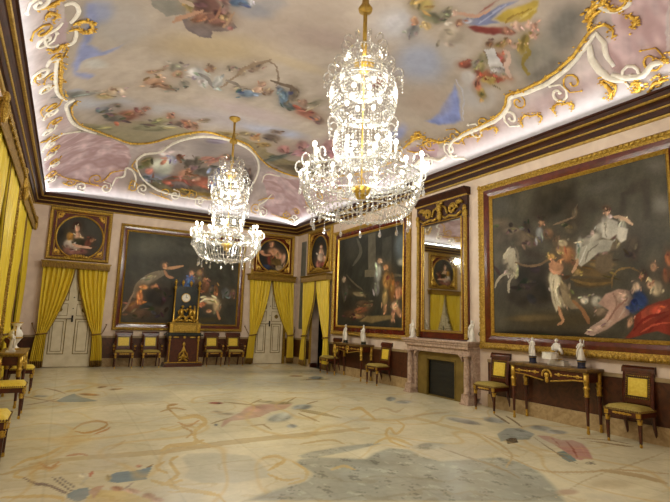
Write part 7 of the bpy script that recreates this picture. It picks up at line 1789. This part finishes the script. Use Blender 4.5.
def console_table(side, along, L, D, H, label, gap=.03, top_mat='gold_old'):
    loc, rz = place(side, along, 0)
    root = thing('console_table', label, 'console table', loc, rz)
    w = L / 2
    MB().box(-w, w, -D - gap, -gap, H - .035, H).box(-w + .015, w - .015, -D - gap + .015, -gap, H - .055, H - .035).build('table_top', top_mat, root, bevel=.006)
    ah = .15
    MB().box(-w + .05, w - .05, -D - gap + .05, -D - gap + .075, H - .055 - ah, H - .055).box(-w + .05, -w + .075, -D - gap + .075, -gap - .02, H - .055 - ah, H - .055).box(w - .075, w - .05, -D - gap + .075, -gap - .02, H - .055 - ah, H - .055).build('apron', 'mahogany', root)
    fy = -D - gap + .042
    o_ = MB()
    zc = H - .055 - ah * .5
    for k in range(11):
        a = PI * k / 10
        o_.ball((.085 * math.cos(a), fy, zc - .03 + .085 * math.sin(a)), .026, 6, 4, (.8, .6, 1.1))
    o_.ball((0, fy, zc - .03), .05, 8, 6, (1, .5, 1)).ball((0, fy, zc - .105), .035, 8, 6, (1.1, .6, 1.5))
    o_.build('shell_ornament', 'gold', root, smooth=True)
    g = MB()
    for s in (-1, 1):
        for k in range(3):
            cx = s * (w * .30 + k * w * .22)
            g.ball((cx, fy, zc), .034 if k % 2 == 0 else .024, 7, 5, (1, .5, .9))
            for e in (-1, 1):
                g.ball((cx + e * .05, fy, zc), .022, 6, 4, (1.5, .5, .6))
        g.tube([(s * .07, fy + .005, zc - .12), (s * w * .35, fy + .01, zc - ah * .62), (s * w * .62, fy + .01, zc - ah * .40), (s * (w - .10), fy + .01, zc - ah * .36)], .012, 5)
    g.build('apron_mounts', 'gold', root)
    for sx in (-1, 1):
        for yy in (-D - gap + .055, -gap - .06):
            a, f_, b = MB(), MB(), MB()
            gilt_leg(a, f_, b, sx * (w - .06), yy, H - .055)
            lg = a.build('leg', 'mahogany', root, smooth=True)
            f_.build('gilt_foot', 'gold', lg, smooth=True)
            b.build('gilt_capital', 'gold', lg, smooth=True)
    return root


console_table('right', 5.35, 1.50, .44, .97, 'mahogany console table with gilt shell mount under the largest painting', top_mat='wood_gilt')
console_table('right', 11.82, 1.56, .44, .97, 'mahogany console table with two white figures, left of the fireplace', top_mat='wood_gilt')
console_table('left', 10.35, 1.45, .40, .90, 'gilt console table between chairs at the left wall under the windows', .21)

statuette((7.33, 5.77, .97), RZ, .45, 'white statuette on a dark blue base, left of the white clock', 2, 'cobalt', .12, (-1, .78), .02, .062)
statuette((7.33, 4.85, .97), RZ, .46, 'white statuette on a dark blue base, right of the white clock', 6, 'cobalt', .12, (1, .97), -.02, .062)
statuette((7.34, 12.28, .97), RZ, .54, 'white figurine on a small dark base at the left of the far console table', 8, 'ebony', .08, (1, .6), .0, .07)
statuette((7.34, 11.31, .97), RZ, .54, 'white figurine on a small dark base at the right of the far console table', 11, 'ebony', .08, (-1, .62), .02, .07)

ck = thing('mantel_clock', 'white biscuit clock with seated figure between two statuettes on the near console', 'clock', (7.34, 5.27, .97), RZ)
MB().box(-.155, .155, -.08, .08, 0, .05).box(-.14, .14, -.07, .07, .05, .085).build('base', 'porcelain', ck, bevel=.005)
mb = MB()
mb.prism([(-.11, .085), (.11, .085), (.12, .17), (.085, .25), (.0, .28), (-.085, .25), (-.12, .17)], -.055, .05, lambda u, v, d: (u, d, v))
mb.build('case', 'porcelain', ck, bevel=.008)
MB().tube([(.056 * math.cos(2 * PI * k / 24), .056 * math.sin(2 * PI * k / 24), .008) for k in range(25)], .007, 6).build('bezel', 'gold', ck)
bz = ck.children[-1]
bz.rotation_euler = (PI / 2, 0, 0); bz.location = (0, -.054, .17)
dl = MB().lathe([(.05, 0), (.05, .018)], 0, 0, 24)
d_ = dl.build('dial', 'dial', ck)
d_.rotation_euler = (PI / 2, 0, 0); d_.location = (0, -.055, .17)
mb = MB().box(-.003, .003, -.079, -.072, .17, .205).box(0, .026, -.079, -.072, .168, .173)
mb.build('hands', 'black', ck)
mb = MB()
mb.tube([(-.05, .01, .255), (-.01, -.01, .285), (.05, -.035, .285), (.085, -.04, .25), (.10, -.03, .19)], [.04, .042, .034, .026, .02], 8)
mb.tube([(-.03, 0, .25), (-.025, 0, .33), (-.02, 0, .375)], [.06, .05, .03], 8)
mb.ball((-.018, -.01, .415), .032, 8, 6)
mb.tube([(-.06, 0, .36), (-.10, -.02, .30), (-.09, -.03, .25)], .016, 6)
mb.tube([(.02, 0, .36), (.06, -.03, .32), (.05, -.05, .28)], .016, 6)
mb.build('seated_figure', 'porcelain', ck, smooth=True)
MB().tube([(-.12, -.062, .115), (-.06, -.075, .10), (.0, -.07, .11), (.06, -.075, .10), (.12, -.062, .115)], .009, 5).ball((0, -.075, .105), .02, 6, 4).build('gilt_swag', 'gold', ck)

vs_ = thing('porcelain_vase', 'tall white and gold footed vase on the left gilt console', 'vase', (-.72, 10.58, .90), PI / 2)
MB().lathe([(.085, 0), (.085, .03), (.05, .05), (.035, .09), (.06, .13), (.105, .21), (.115, .28), (.085, .345), (.055, .37), (.05, .41), (.085, .46), (.095, .48)], 0, 0, 20).build('body', 'porcelain', vs_, smooth=True)
MB().lathe([(.09, .0), (.09, .02), (.088, .03)], 0, 0, 20).lathe([(.108, .20), (.12, .215), (.108, .23)], 0, 0, 20).lathe([(.096, .475), (.104, .485), (.096, .495)], 0, 0, 20).build('gilt_bands', 'gold', vs_)
for s in (-1, 1):
    MB().tube([(s * .08, 0, .35), (s * .14, 0, .42), (s * .15, 0, .34), (s * .105, 0, .25)], .012, 6).build('handle', 'gold', vs_)
statuette((-.72, 9.95, .90), PI / 2, .36, 'white figurine lying nearer the camera than the vase on the left console', 14, None, arm=(1, .7), lean=.05)
bpy.context.view_layer.update()
for o_ in COL.objects:
    if o_.get('label', '').startswith('white figurine lying'):
        o_['label'] = 'white figurine beside the footed vase on the left gilt console'

# wall knobs by the mirror
for y_, lab in ((7.205, 'near'), (9.33, 'far')):
    kb = thing('bell_rosette', 'small dark bell rosette on the wall at the %s side of the mirror' % lab, 'rosette', (XR, y_, 1.42), -PI / 2)
    MB().lathe([(.05, 0), (.05, .012), (.03, .02)], 0, 0, 16).build('plate', 'bronze', kb).rotation_euler = (PI / 2, 0, 0)
    MB().ball((0, -.035, 0), .024).build('knob', 'black', kb)


# ------------------------------------------------------------------ chairs
def chair(name, label, arms=False, w=.52, d=.47, back_w=.44, seat_mat='seat_green', group=None):
    root = thing(name, label, 'chair', (0, 0, 0), 0, group)
    hw, hb = w / 2, back_w / 2
    sz = .47
    # seat frame and cushion (front towards -y; back edge at y = 0)
    MB().taper(0, -d / 2 - .02, sz - .085, w - .02, d - .06, sz - .005, w - .02, d - .06).build('seat_rail', 'mahogany', root, bevel=.004)
    P = []
    for j in range(9):
        row = []
        v = j / 8
        for i in range(11):
            u = i / 10
            e = min(u, 1 - u, v, 1 - v)
            row.append(((u - .5) * w * (1 - .06 * v), -d + v * (d - .06), sz - .004 + .055 * min(1, (e / .10) ** .5 if e > 0 else 0) + .018 * math.sin(PI * u) * math.sin(PI * v)))
        P.append(row)
    cu = MB().grid(P)
    cu.box(-hw, hw, -d, -.06, sz - .012, sz - .002)
    cu.build('seat_cushion', seat_mat, root, smooth=True)
    tr = MB()
    for i in range(22):
        tr.ball((-hw + (i + .5) * w / 22, -d - .002, sz + .004), .011, 5, 4, (1, .6, 1.2))
    for e in (-1, 1):
        for i in range(16):
            tr.ball((e * hw * 1.0, -d + (i + .5) * (d - .06) / 16, sz + .004), .011, 5, 4, (.6, 1, 1.2))
    tr.build('seat_galloon', 'galloon', root)
    ap = MB()
    for k in range(-4, 5):
        ap.ball((k * w * .055, -d + .005, sz - .045), .022, 6, 4, (1.1, .4, .7 + .25 * (k % 2)))
    ap.build('apron_mount', 'gold', root)
    for s in (-1, 1):
        x = s * (hw - .035)
        lg = MB().taper(x, -d + .04, .03, .026, .026, sz - .12, .044, .044).box(x - .028, x + .028, -d + .012, -d + .068, sz - .12, sz - .005)
        l = lg.build('leg', 'mahogany', root)
        MB().lathe([(.026, sz - .17), (.036, sz - .16), (.031, sz - .145), (.036, sz - .115), (.04, sz - .105), (.03, sz - .095)], x, -d + .04, 10).build('gilt_capital', 'gold', l)
        MB().lathe([(.012, 0), (.02, .008), (.018, .04), (.014, .05)], x, -d + .04, 10).build('gilt_foot', 'gold', l)
        MB().box(x - .03, x + .03, -d + .006, -d + .03, sz - .08, sz - .02).build('gilt_block', 'gold', l)
        # sabre back leg sweeping up into the back post
        xb = s * (hb - .02)
        MB().tube([(xb, .055, 0), (xb, .02, .12), (xb, -.03, .28), (xb, -.045, .42), (xb, -.035, .50)], [.018, .021, .025, .028, .028], 6).build('leg', 'mahogany', root)
    # back: two posts, rails, scrolled crest, studded border, silk panel
    bk = MB()
    def yb(z):
        return -.035 + .075 * ((z - .5) / .58) ** 1.3 if z > .5 else -.035
    for s in (-1, 1):
        x = s * (hb - .025)
        bk.tube([(x, yb(z), z) for z in (.46, .56, .66, .78, .9, 1.0)], .03, 6)
    for z0, z1 in ((.535, .60), (.93, 1.0)):
        bk.taper(0, yb(z0), z0, 2 * hb - .03, .04, z1, 2 * hb - .03, .04, 0, yb(z1) - yb(z0))
    bk.build('back_frame', 'mahogany', root, smooth=False)
    cr = MB().prism([(-.035, -.01), (.02, -.01), (.05, .03), (.055, .07), (.035, .09), (.01, .08), (-.025, .05)], -hb - .015, hb + .015, lambda u, v, dd: (dd, .030 + u, .985 + v))
    cr.build('crest_rail', 'mahogany', root, bevel=.006)
    MB().taper(0, yb(.60), .60, 2 * hb - .07, .03, .93, 2 * hb - .07, .03, 0, yb(.93) - yb(.60)).build('back_panel', 'darkwood', root)
    st = MB()
    bw, z0, z1 = hb - .055, .61, .925
    for i in range(13):
        for zz in (z0, z1):
            st.ball((-bw + 2 * bw * i / 12, yb(zz) - .018, zz), .011, 5, 4)
    for i in range(11):
        zz = z0 + (z1 - z0) * i / 10
        for s in (-1, 1):
            st.ball((s * bw, yb(zz) - .018, zz), .011, 5, 4)
    st.build('back_studs', 'gold_old', root)
    iw = bw - .028
    MB().taper(0, yb(.64) - .012, .64, 2 * iw, .03, .895, 2 * iw, .03, 0, yb(.895) - yb(.64)).build('back_cushion', 'seat_silk', root, bevel=.008)
    if arms:
        for s in (-1, 1):
            x = s * (hw + .01)
            a = MB().tube([(s * (hb - .01), -.02, .74), (x, -.12, .70), (x + s * .015, -d * .62, .665), (x + s * .015, -d * .80, .655)], [.02, .02, .022, .026], 6)
            a.tube([(x + s * .012, -d * .78, .65), (x + s * .005, -d + .07, .56), (x - s * .015, -d + .05, .45)], .02, 6)
            am = a.build('arm', 'mahogany', root)
            MB().ball((x + s * .015, -d * .86, .655), .034, 8, 6).ball((x + s * .008, -d + .075, .56), .026, 8, 6).build('gilt_knob', 'gold', am)
    return root


c0 = chair('side_chair', 'mahogany side chair nearest the camera, right of the console with the white clock')
c0.location, c0.rotation_euler = (7.50, 4.08, 0), (0, 0, -PI / 2)
copy_tree(c0, 'mahogany side chair between the fireplace and the near console table', (7.50, 6.66, 0), -PI / 2)
copy_tree(c0, 'mahogany side chair at the right end of the far console, under the robed figures painting', (7.50, 10.46, 0), -PI / 2)
copy_tree(c0, 'mahogany side chair between the open doorway and the far console table', (7.50, 13.08, 0), -PI / 2)
c1 = chair('side_chair', 'yellow seated side chair at the near end of the left gilt console', seat_mat='seat_silk')
c1.location, c1.rotation_euler = (-.86, 8.97, 0), (0, 0, PI / 2)
copy_tree(c1, 'yellow seated side chair at the far end of the left gilt console', (-.86, 11.55, 0), PI / 2)
copy_tree(c1, 'side chair cut off by the left edge of the photo', (-.86, 6.37, 0), PI / 2)
a0 = chair('armchair', 'mahogany armchair with gilt knobs, nearest the left ivory door', True, .54, .50, .48)
a0.location = (1.70, 16.18, 0)
copy_tree(a0, 'mahogany armchair immediately left of the clock pedestal', (2.48, 16.18, 0))
copy_tree(a0, 'mahogany armchair immediately right of the clock pedestal', (4.42, 16.18, 0))
copy_tree(a0, 'mahogany armchair nearest the right ivory door', (5.16, 16.18, 0))

# ------------------------------------------------------------------ clock pedestal and organ clock
pd = thing('clock_pedestal', 'mahogany pedestal cabinet with gilt mounts against the end wall', 'pedestal', (3.47, 16.28, 0))
MB().box(-.60, .60, -.46, 0, 0, .10).box(-.57, .57, -.43, 0, .10, .13).build('plinth', 'mahogany', pd, bevel=.004)
MB().box(-.585, .585, -.455, -.445, .125, .15).build('plinth_moulding', 'gold', pd)
MB().box(-.50, .50, -.36, 0, .13, .88).build('cabinet_body', 'mahogany', pd)
MB().box(-.53, .53, -.39, 0, .88, .97).build('frieze', 'darkwood', pd)
MB().box(-.58, .58, -.44, 0, .97, 1.02).build('cabinet_top', 'ebony', pd, bevel=.006)
for s in (-1, 1):
    MB().lathe([(.022, .15), (.03, .17), (.018, .22), (.028, .72), (.02, .78), (.04, .82), (.035, .87)], s * .45, -.375, 10).build('gilt_colonnette', 'gold', pd)
fr_ = MB()
for x in (-.45, 0, .45):
    fr_.ball((x, -.395, .925), .045, 8, 6, (1, .4, 1))
for x in (-.26, .26):
    fr_.ball((x, -.395, .925), .03, 8, 6, (3.2, .4, .7))
fr_.build('frieze_mounts', 'gold', pd)
ly = MB()
ly.tube([(0, -.37, .28), (-.10, -.375, .30), (-.16, -.375, .24), (-.12, -.375, .40), (-.05, -.375, .48), (0, -.37, .62)], .024)
ly.tube([(0, -.37, .28), (.10, -.375, .30), (.16, -.375, .24), (.12, -.375, .40), (.05, -.375, .48), (0, -.37, .62)], .024)
ly.tube([(0, -.37, .22), (0, -.375, .5), (0, -.37, .78)], [.05, .03, .02])
for k in range(7):
    ly.ball((-.12 + k * .04, -.375, .22 + .03 * math.cos(k - 3)), .035, 6, 4, (1, .5, 1))
ly.ball((0, -.375, .70), .05, 8, 6, (1, .5, 1.3)).ball((0, -.375, .34), .07, 8, 6, (1.2, .5, 1))
ly.build('door_mount', 'gold', pd, smooth=True)

oc = thing('table_clock', 'dark case clock with white dial, gilt figures and four gilt finials on the pedestal', 'clock', (3.47, 16.10, 1.02))
MB().box(-.52, .52, -.22, .14, 0, .05).build('base', 'ebony', oc)
MB().box(-.46, .46, -.20, .13, .05, .33).build('music_box', 'gold_old', oc, bevel=.005)
MB().box(-.34, .34, -.212, -.198, .10, .29).build('fretwork_panel', 'gold_carved', oc)
for s in (-1, 1):
    MB().box(s * .43 - .05, s * .43 + .05, -.225, -.14, .05, .34).build('corner_pier', 'gold', oc)
MB().box(-.50, .50, -.23, .14, .33, .37).build('platform', 'gold_old', oc)
MB().box(-.34, .34, -.06, .13, .37, 1.48).build('case', 'ebony', oc)
MB().box(-.40, .40, -.09, .14, 1.48, 1.54).build('case_top', 'ebony', oc, bevel=.004)
for x, y in ((-.38, -.14), (-.13, -.02), (.13, -.02), (.38, -.14)):
    z0 = .37 if abs(x) > .3 else 1.54
    c = MB()
    if abs(x) > .3:
        c.lathe([(.045, .37), (.05, .40), (.03, .44), (.026, .9), (.022, 1.42), (.045, 1.46), (.045, 1.54)], x, y, 12)
        c.build('gilt_column', 'gold', oc, smooth=True)
    MB().lathe([(.03, 1.54), (.02, 1.58), (.05, 1.64), (.055, 1.68), (.03, 1.72), (.008, 1.76)], x, y, 12).build('finial', 'gold', oc, smooth=True)
bz = MB().tube([(.135 * math.cos(2 * PI * k / 28), .135 * math.sin(2 * PI * k / 28), .012) for k in range(29)], .014, 6).build('bezel', 'gold', oc)
bz.rotation_euler = (PI / 2, 0, 0); bz.location = (-.02, -.06, 1.17)
d_ = MB().lathe([(.125, 0), (.125, .02)], 0, 0, 28).build('dial', 'dial', oc)
d_.rotation_euler = (PI / 2, 0, 0); d_.location = (-.02, -.06, 1.17)
mb = MB().box(-.025, -.015, -.09, -.082, 1.17, 1.26).box(-.02, .04, -.09, -.082, 1.165, 1.175)
for k in range(12):
    a = k * PI / 6
    mb.box(-.02 + .105 * math.cos(a) - .006, -.02 + .105 * math.cos(a) + .006, -.086, -.079, 1.17 + .105 * math.sin(a) - .006, 1.17 + .105 * math.sin(a) + .006)
mb.build('hands_and_hour_marks', 'black', oc)
gf = MB()
for s, ph in ((-1, 0.0), (1, .6)):
    gf.tube([(s * .30, -.13, .42), (s * .22, -.15, .52), (s * .13, -.15, .60)], [.05, .055, .06], 8)
    gf.tube([(s * .13, -.15, .58), (s * .15, -.14, .72), (s * .13, -.14, .82)], [.07, .075, .04], 8)
    gf.ball((s * .12, -.15, .88), .048, 8, 6)
    gf.tube([(s * .17, -.14, .79), (s * .25, -.16, .72), (s * .22, -.18, .62)], [.03, .026, .02], 6)
    gf.tube([(s * .10, -.14, .79), (s * .03, -.17, .76 + ph * .1), (s * .0, -.18, .70)], [.03, .026, .02], 6)
    gf.tube([(s * .10, -.15, .58), (s * .02, -.19, .54), (s * .04, -.18, .40)], [.05, .04, .03], 7)
for k in range(14):
    gf.ball((-.34 + k * .052, -.15 - .03 * math.sin(k * 2.1), .41 + .04 * abs(math.sin(k * 1.3))), .055, 6, 4, (1, .8, .8))
gf.tube([(.24, -.12, .45), (.29, -.1, .70), (.26, -.1, .93)], [.06, .05, .02], 7)
gf.build('gilt_figures', 'gold', oc, smooth=True)


# ------------------------------------------------------------------ chandeliers
def crystal_chandelier(label, y, power):
    X, Y = 3.2247, y
    root = thing('chandelier', label, 'chandelier', (X, Y, 2.87))
    Z = lambda z: z - 2.87
    ztop = float(vault_z(np.array(X), np.array(Y)))
    MB().lathe([(.14, Z(ztop) + .0), (.13, Z(ztop) - .03), (.06, Z(ztop) - .08), (.03, Z(ztop) - .12)], 0, 0, 16).build('ceiling_cap', 'gold_flat', root, smooth=True)
    MB().lathe([(.028, Z(5.30)), (.028, Z(ztop) - .08)], 0, 0, 10).build('rod', 'gold_flat', root, smooth=True)
    MB().lathe([(.03, Z(5.82)), (.09, Z(5.84)), (.10, Z(5.88)), (.05, Z(5.95)), (.045, Z(6.02)), (.028, Z(6.05))], 0, 0, 14).build('rod_knop', 'gold_flat', root, smooth=True)
    MB().lathe([(.028, Z(5.18)), (.03, Z(5.30)), (.06, Z(5.34)), (.028, Z(5.40))], 0, 0, 14).build('rod_foot', 'gold_flat', root, smooth=True)
    MB().lathe([(.02, Z(4.92)), (.07, Z(4.95)), (.13, Z(5.02)), (.15, Z(5.08)), (.13, Z(5.10)), (.03, Z(5.08))], 0, 0, 20).build('gilt_bowl', 'gold', root, smooth=True)
    MB().lathe([(.012, Z(3.06)), (.012, Z(4.95))], 0, 0, 8).build('stem', 'gold_flat', root, smooth=True)
    MB().lathe([(.01, Z(3.14)), (.05, Z(3.17)), (.10, Z(3.25)), (.13, Z(3.31)), (.11, Z(3.33))], 0, 0, 18).build('gilt_cup', 'gold', root, smooth=True)

    rnd = random.Random(int(y * 10))
    # tiers: ring radius, top and bottom heights, strand count, lower radius
    tiers = [(.20, 5.26, 4.98, 16, .24), (.30, 4.98, 4.66, 22, .27), (.43, 4.76, 4.32, 30, .40), (.36, 4.08, 3.70, 24, .33)]
    for ti, (r, zt, zb, n, rl) in enumerate(tiers):
        MB().tube([(r * math.cos(2 * PI * k / 36), r * math.sin(2 * PI * k / 36), Z(zt)) for k in range(37)], .014, 5).build('tier_ring', 'crystal', root)
        ring = MB()
        ring.tube([(rl * math.cos(2 * PI * k / 36), rl * math.sin(2 * PI * k / 36), Z(zb)) for k in range(37)], .012, 5)
        tr_ = ring.build('tier_ring', 'crystal', root)
        s = MB()
        # bead strands from the upper to the lower ring, then gathered underneath to the stem
        for k in range(n * 2):
            a = PI * k / n
            m = max(5, int((zt - zb) / .042))
            for j in range(m):
                t = j / m
                rr = r + (rl - r) * t + .035 * math.sin(PI * t)
                s.bead((rr * math.cos(a), rr * math.sin(a), Z(zt + (zb - zt) * t)), .013 + .004 * (j % 2), .018, a)
            if k % 2 == 0:
                for j in range(5):
                    t = (j + 1) / 6
                    rr = rl * (1 - .85 * t)
                    s.bead((rr * math.cos(a), rr * math.sin(a), Z(zb - .11 * math.sin(t * PI / 2))), .013, .016, a)
        so = s.build('bead_strands', 'crystal', tr_)
        so['kind'] = 'stuff'
        # curled crystal hooks with a pear drop each
        nh = [10, 12, 14, 12][ti]
        for k in range(nh):
            a = 2 * PI * (k + .5 * (ti % 2)) / nh
            hk = MB()
            pts = []
            hh = .16 if ti < 3 else .20
            for j in range(8):
                t = j / 7
                ang = -PI * .5 + t * 1.35 * PI
                rr = r + .045 + .07 * math.cos(ang)
                zz = zt + hh * .45 + hh * .5 * math.sin(ang)
                pts.append((rr * math.cos(a), rr * math.sin(a), Z(zz)))
            hk.tube(pts, .014, 5)
            e = pts[-1]
            for j in range(3):
                q = (r + .10 + .0 * j)
                hk.bead((q * math.cos(a), q * math.sin(a), Z(zt + hh * .5 - .05 - .05 * j)), .014, .022, a)
            hk.build('crystal_hook', 'crystal', root)
        # lamps inside the tier
        nb = [3, 4, 6, 4][ti]
        for k in range(nb):
            a = 2 * PI * (k + .3) / nb
            MB().ball((r * .52 * math.cos(a), r * .52 * math.sin(a), Z((zt + zb) / 2 - .02)), .027, 8, 6, (1, 1, 1.4)).build('inner_bulb', 'bulb', root, smooth=True)
    # great lower ring and its basket
    R = .775
    for rr, zz, th in ((R - .03, 3.40, .012), (.62, 3.00, .012), (.30, 2.93, .010), (R, 3.46, .018)):
        rg = MB().tube([(rr * math.cos(2 * PI * k / 56), rr * math.sin(2 * PI * k / 56), Z(zz)) for k in range(57)], th, 5)
        rgo = rg.build('great_ring', 'crystal', root)
    for k in range(8):
        a = 2 * PI * k / 8
        MB().tube([(.03 * math.cos(a), .03 * math.sin(a), Z(3.36)), (.35 * math.cos(a), .35 * math.sin(a), Z(3.30)), (R * math.cos(a), R * math.sin(a), Z(3.46))], .012, 5).build('spoke', 'crystal', root)
    s = MB()
    for k in range(64):
        a = 2 * PI * k / 64
        for j in range(13):
            t = j / 13
            rr = R + (.62 - R) * t + .05 * math.sin(PI * t)
            s.bead((rr * math.cos(a), rr * math.sin(a), Z(3.45 - .45 * t)), .014 + .005 * (j % 2), .019, a)
        if k % 2 == 0:
            for j in range(7):
                t = (j + .5) / 7
                rr = .62 + (.30 - .62) * t
                s.bead((rr * math.cos(a), rr * math.sin(a), Z(3.0 - .07 * t - .03 * math.sin(PI * t))), .015, .02, a)
        # rim of fine beads
        s.bead((R * 1.015 * math.cos(a), R * 1.015 * math.sin(a), Z(3.49)), .016, .016, a)
        # swags over the top of the ring, up to the fourth tier
        if k % 2 == 0:
            for j in range(12):
                t = (j + .5) / 12
                rr = .16 + (R - .16) * t
                zz = 3.72 + (3.47 - 3.72) * t - .16 * math.sin(PI * t)
                s.bead((rr * math.cos(a), rr * math.sin(a), Z(zz)), .013, .017, a)
    so = s.build('bead_basket', 'crystal', rgo)
    so['kind'] = 'stuff'
    # candle arms in two circles
    nA = 12
    for k in range(nA):
        a = 2 * PI * (k + .35) / nA
        rr = R + .01 if k % 2 == 0 else R - .17
        zc = 3.55 if k % 2 == 0 else 3.62
        ca, sa = math.cos(a), math.sin(a)
        am = MB().tube([((R - .30) * ca, (R - .30) * sa, Z(3.46)), ((R - .16) * ca, (R - .16) * sa, Z(3.38)), ((rr + .0) * ca, (rr + .0) * sa, Z(3.44)), (rr * ca, rr * sa, Z(zc))], .014, 6)
        am.lathe([(.015, Z(zc) - .01), (.06, Z(zc) + .012), (.062, Z(zc) + .02), (.015, Z(zc) + .02)], rr * ca, rr * sa, 12)
        arm = am.build('candle_arm', 'crystal', root, smooth=True)
        MB().lathe([(.014, Z(zc) + .02), (.014, Z(zc) + .13)], rr * ca, rr * sa, 8).build('candle', 'porcelain', arm)
        MB().ball((rr * ca, rr * sa, Z(zc) + .165), .027, 8, 6, (1, 1, 1.4)).build('bulb', 'bulb', arm, smooth=True)
        dr_ = MB().tube([(rr * ca + .058 * math.cos(j * PI / 6), rr * sa + .058 * math.sin(j * PI / 6), Z(zc) - .012) for j in range(13)], .006, 4)
        for j in range(6):
            b = a + j * PI / 3
            dr_.bead((rr * ca + .058 * math.cos(b), rr * sa + .058 * math.sin(b), Z(zc) - .04), .012, .034, b)
        dr_.build('drip_drops', 'crystal', arm)
    # curled crystal scrolls on the rim
    for k in range(16):
        a = 2 * PI * k / 16
        ca, sa = math.cos(a), math.sin(a)
        pts = []
        for j in range(11):
            t = j / 10
            ang = -PI * .6 + t * 1.7 * PI
            rr = R + .03 + .075 * math.cos(ang) * (1 - .4 * t)
            pts.append((rr * ca, rr * sa, Z(3.56 + .09 * math.sin(ang) * (1 - .3 * t))))
        MB().tube(pts, .012, 5).build('rim_scroll', 'crystal', root)
    # faceted pear drops hanging from the rim and the lower ring
    for k in range(28):
        a = 2 * PI * (k + .5) / 28
        dq = MB()
        rr, zt = (R + .03, 3.44) if k % 2 else (.635, 2.985)
        ca, sa = rr * math.cos(a), rr * math.sin(a)
        for j in range(3):
            dq.bead((ca, sa, Z(zt - .03 - .035 * j)), .012, .016, a)
        dq.lathe([(.004, Z(zt - .11)), (.014, Z(zt - .135)), (.026, Z(zt - .175)), (.02, Z(zt - .20)), (.004, Z(zt - .215))], ca, sa, 6)
        dq.build('pear_drop', 'crystal', root)
    MB().lathe([(.02, Z(2.96)), (.05, Z(2.93)), (.055, Z(2.89)), (.03, Z(2.85)), (.006, Z(2.83))], 0, 0, 8).build('finial_drop', 'crystal', root)
    for z, f, r in ((5.14, .01, .06), (4.80, .02, .10), (4.50, .04, .14), (3.90, .03, .10)):
        if f:
            point_lamp('chandelier_lamp', (X, Y, z), power * f, r)
    for k in range(4):
        a = 2 * PI * (k + .5) / 4
        point_lamp('chandelier_lamp', (X + .90 * math.cos(a), Y + .90 * math.sin(a), 3.66), power * .90 / 4, .08)


crystal_chandelier('nearer crystal chandelier, the one hanging largest in the photo', 5.10, CHAND_POWER[0])
crystal_chandelier('farther crystal chandelier hanging before the dark painting on the end wall', 11.02, CHAND_POWER[1])


GROUPS = {'side_chair': 'mahogany side chairs along the side walls', 'armchair': 'mahogany armchairs along the end wall', 'curtain': 'yellow silk curtains', 'curtain_pelmet': 'gilt curtain pelmets',
          'overdoor_portrait': 'round portraits above the doors', 'oil_painting': 'large gilt framed oil paintings', 'statuette': 'white statuettes', 'console_table': 'console tables', 'chandelier': 'crystal chandeliers', 'bell_rosette': 'bell rosettes beside the mirror'}
for ob in COL.objects:
    base_name = ob.name.split('.')[0]
    if ob.parent is None and base_name in GROUPS and ob.get('label'):
        ob['group'] = GROUPS[base_name]
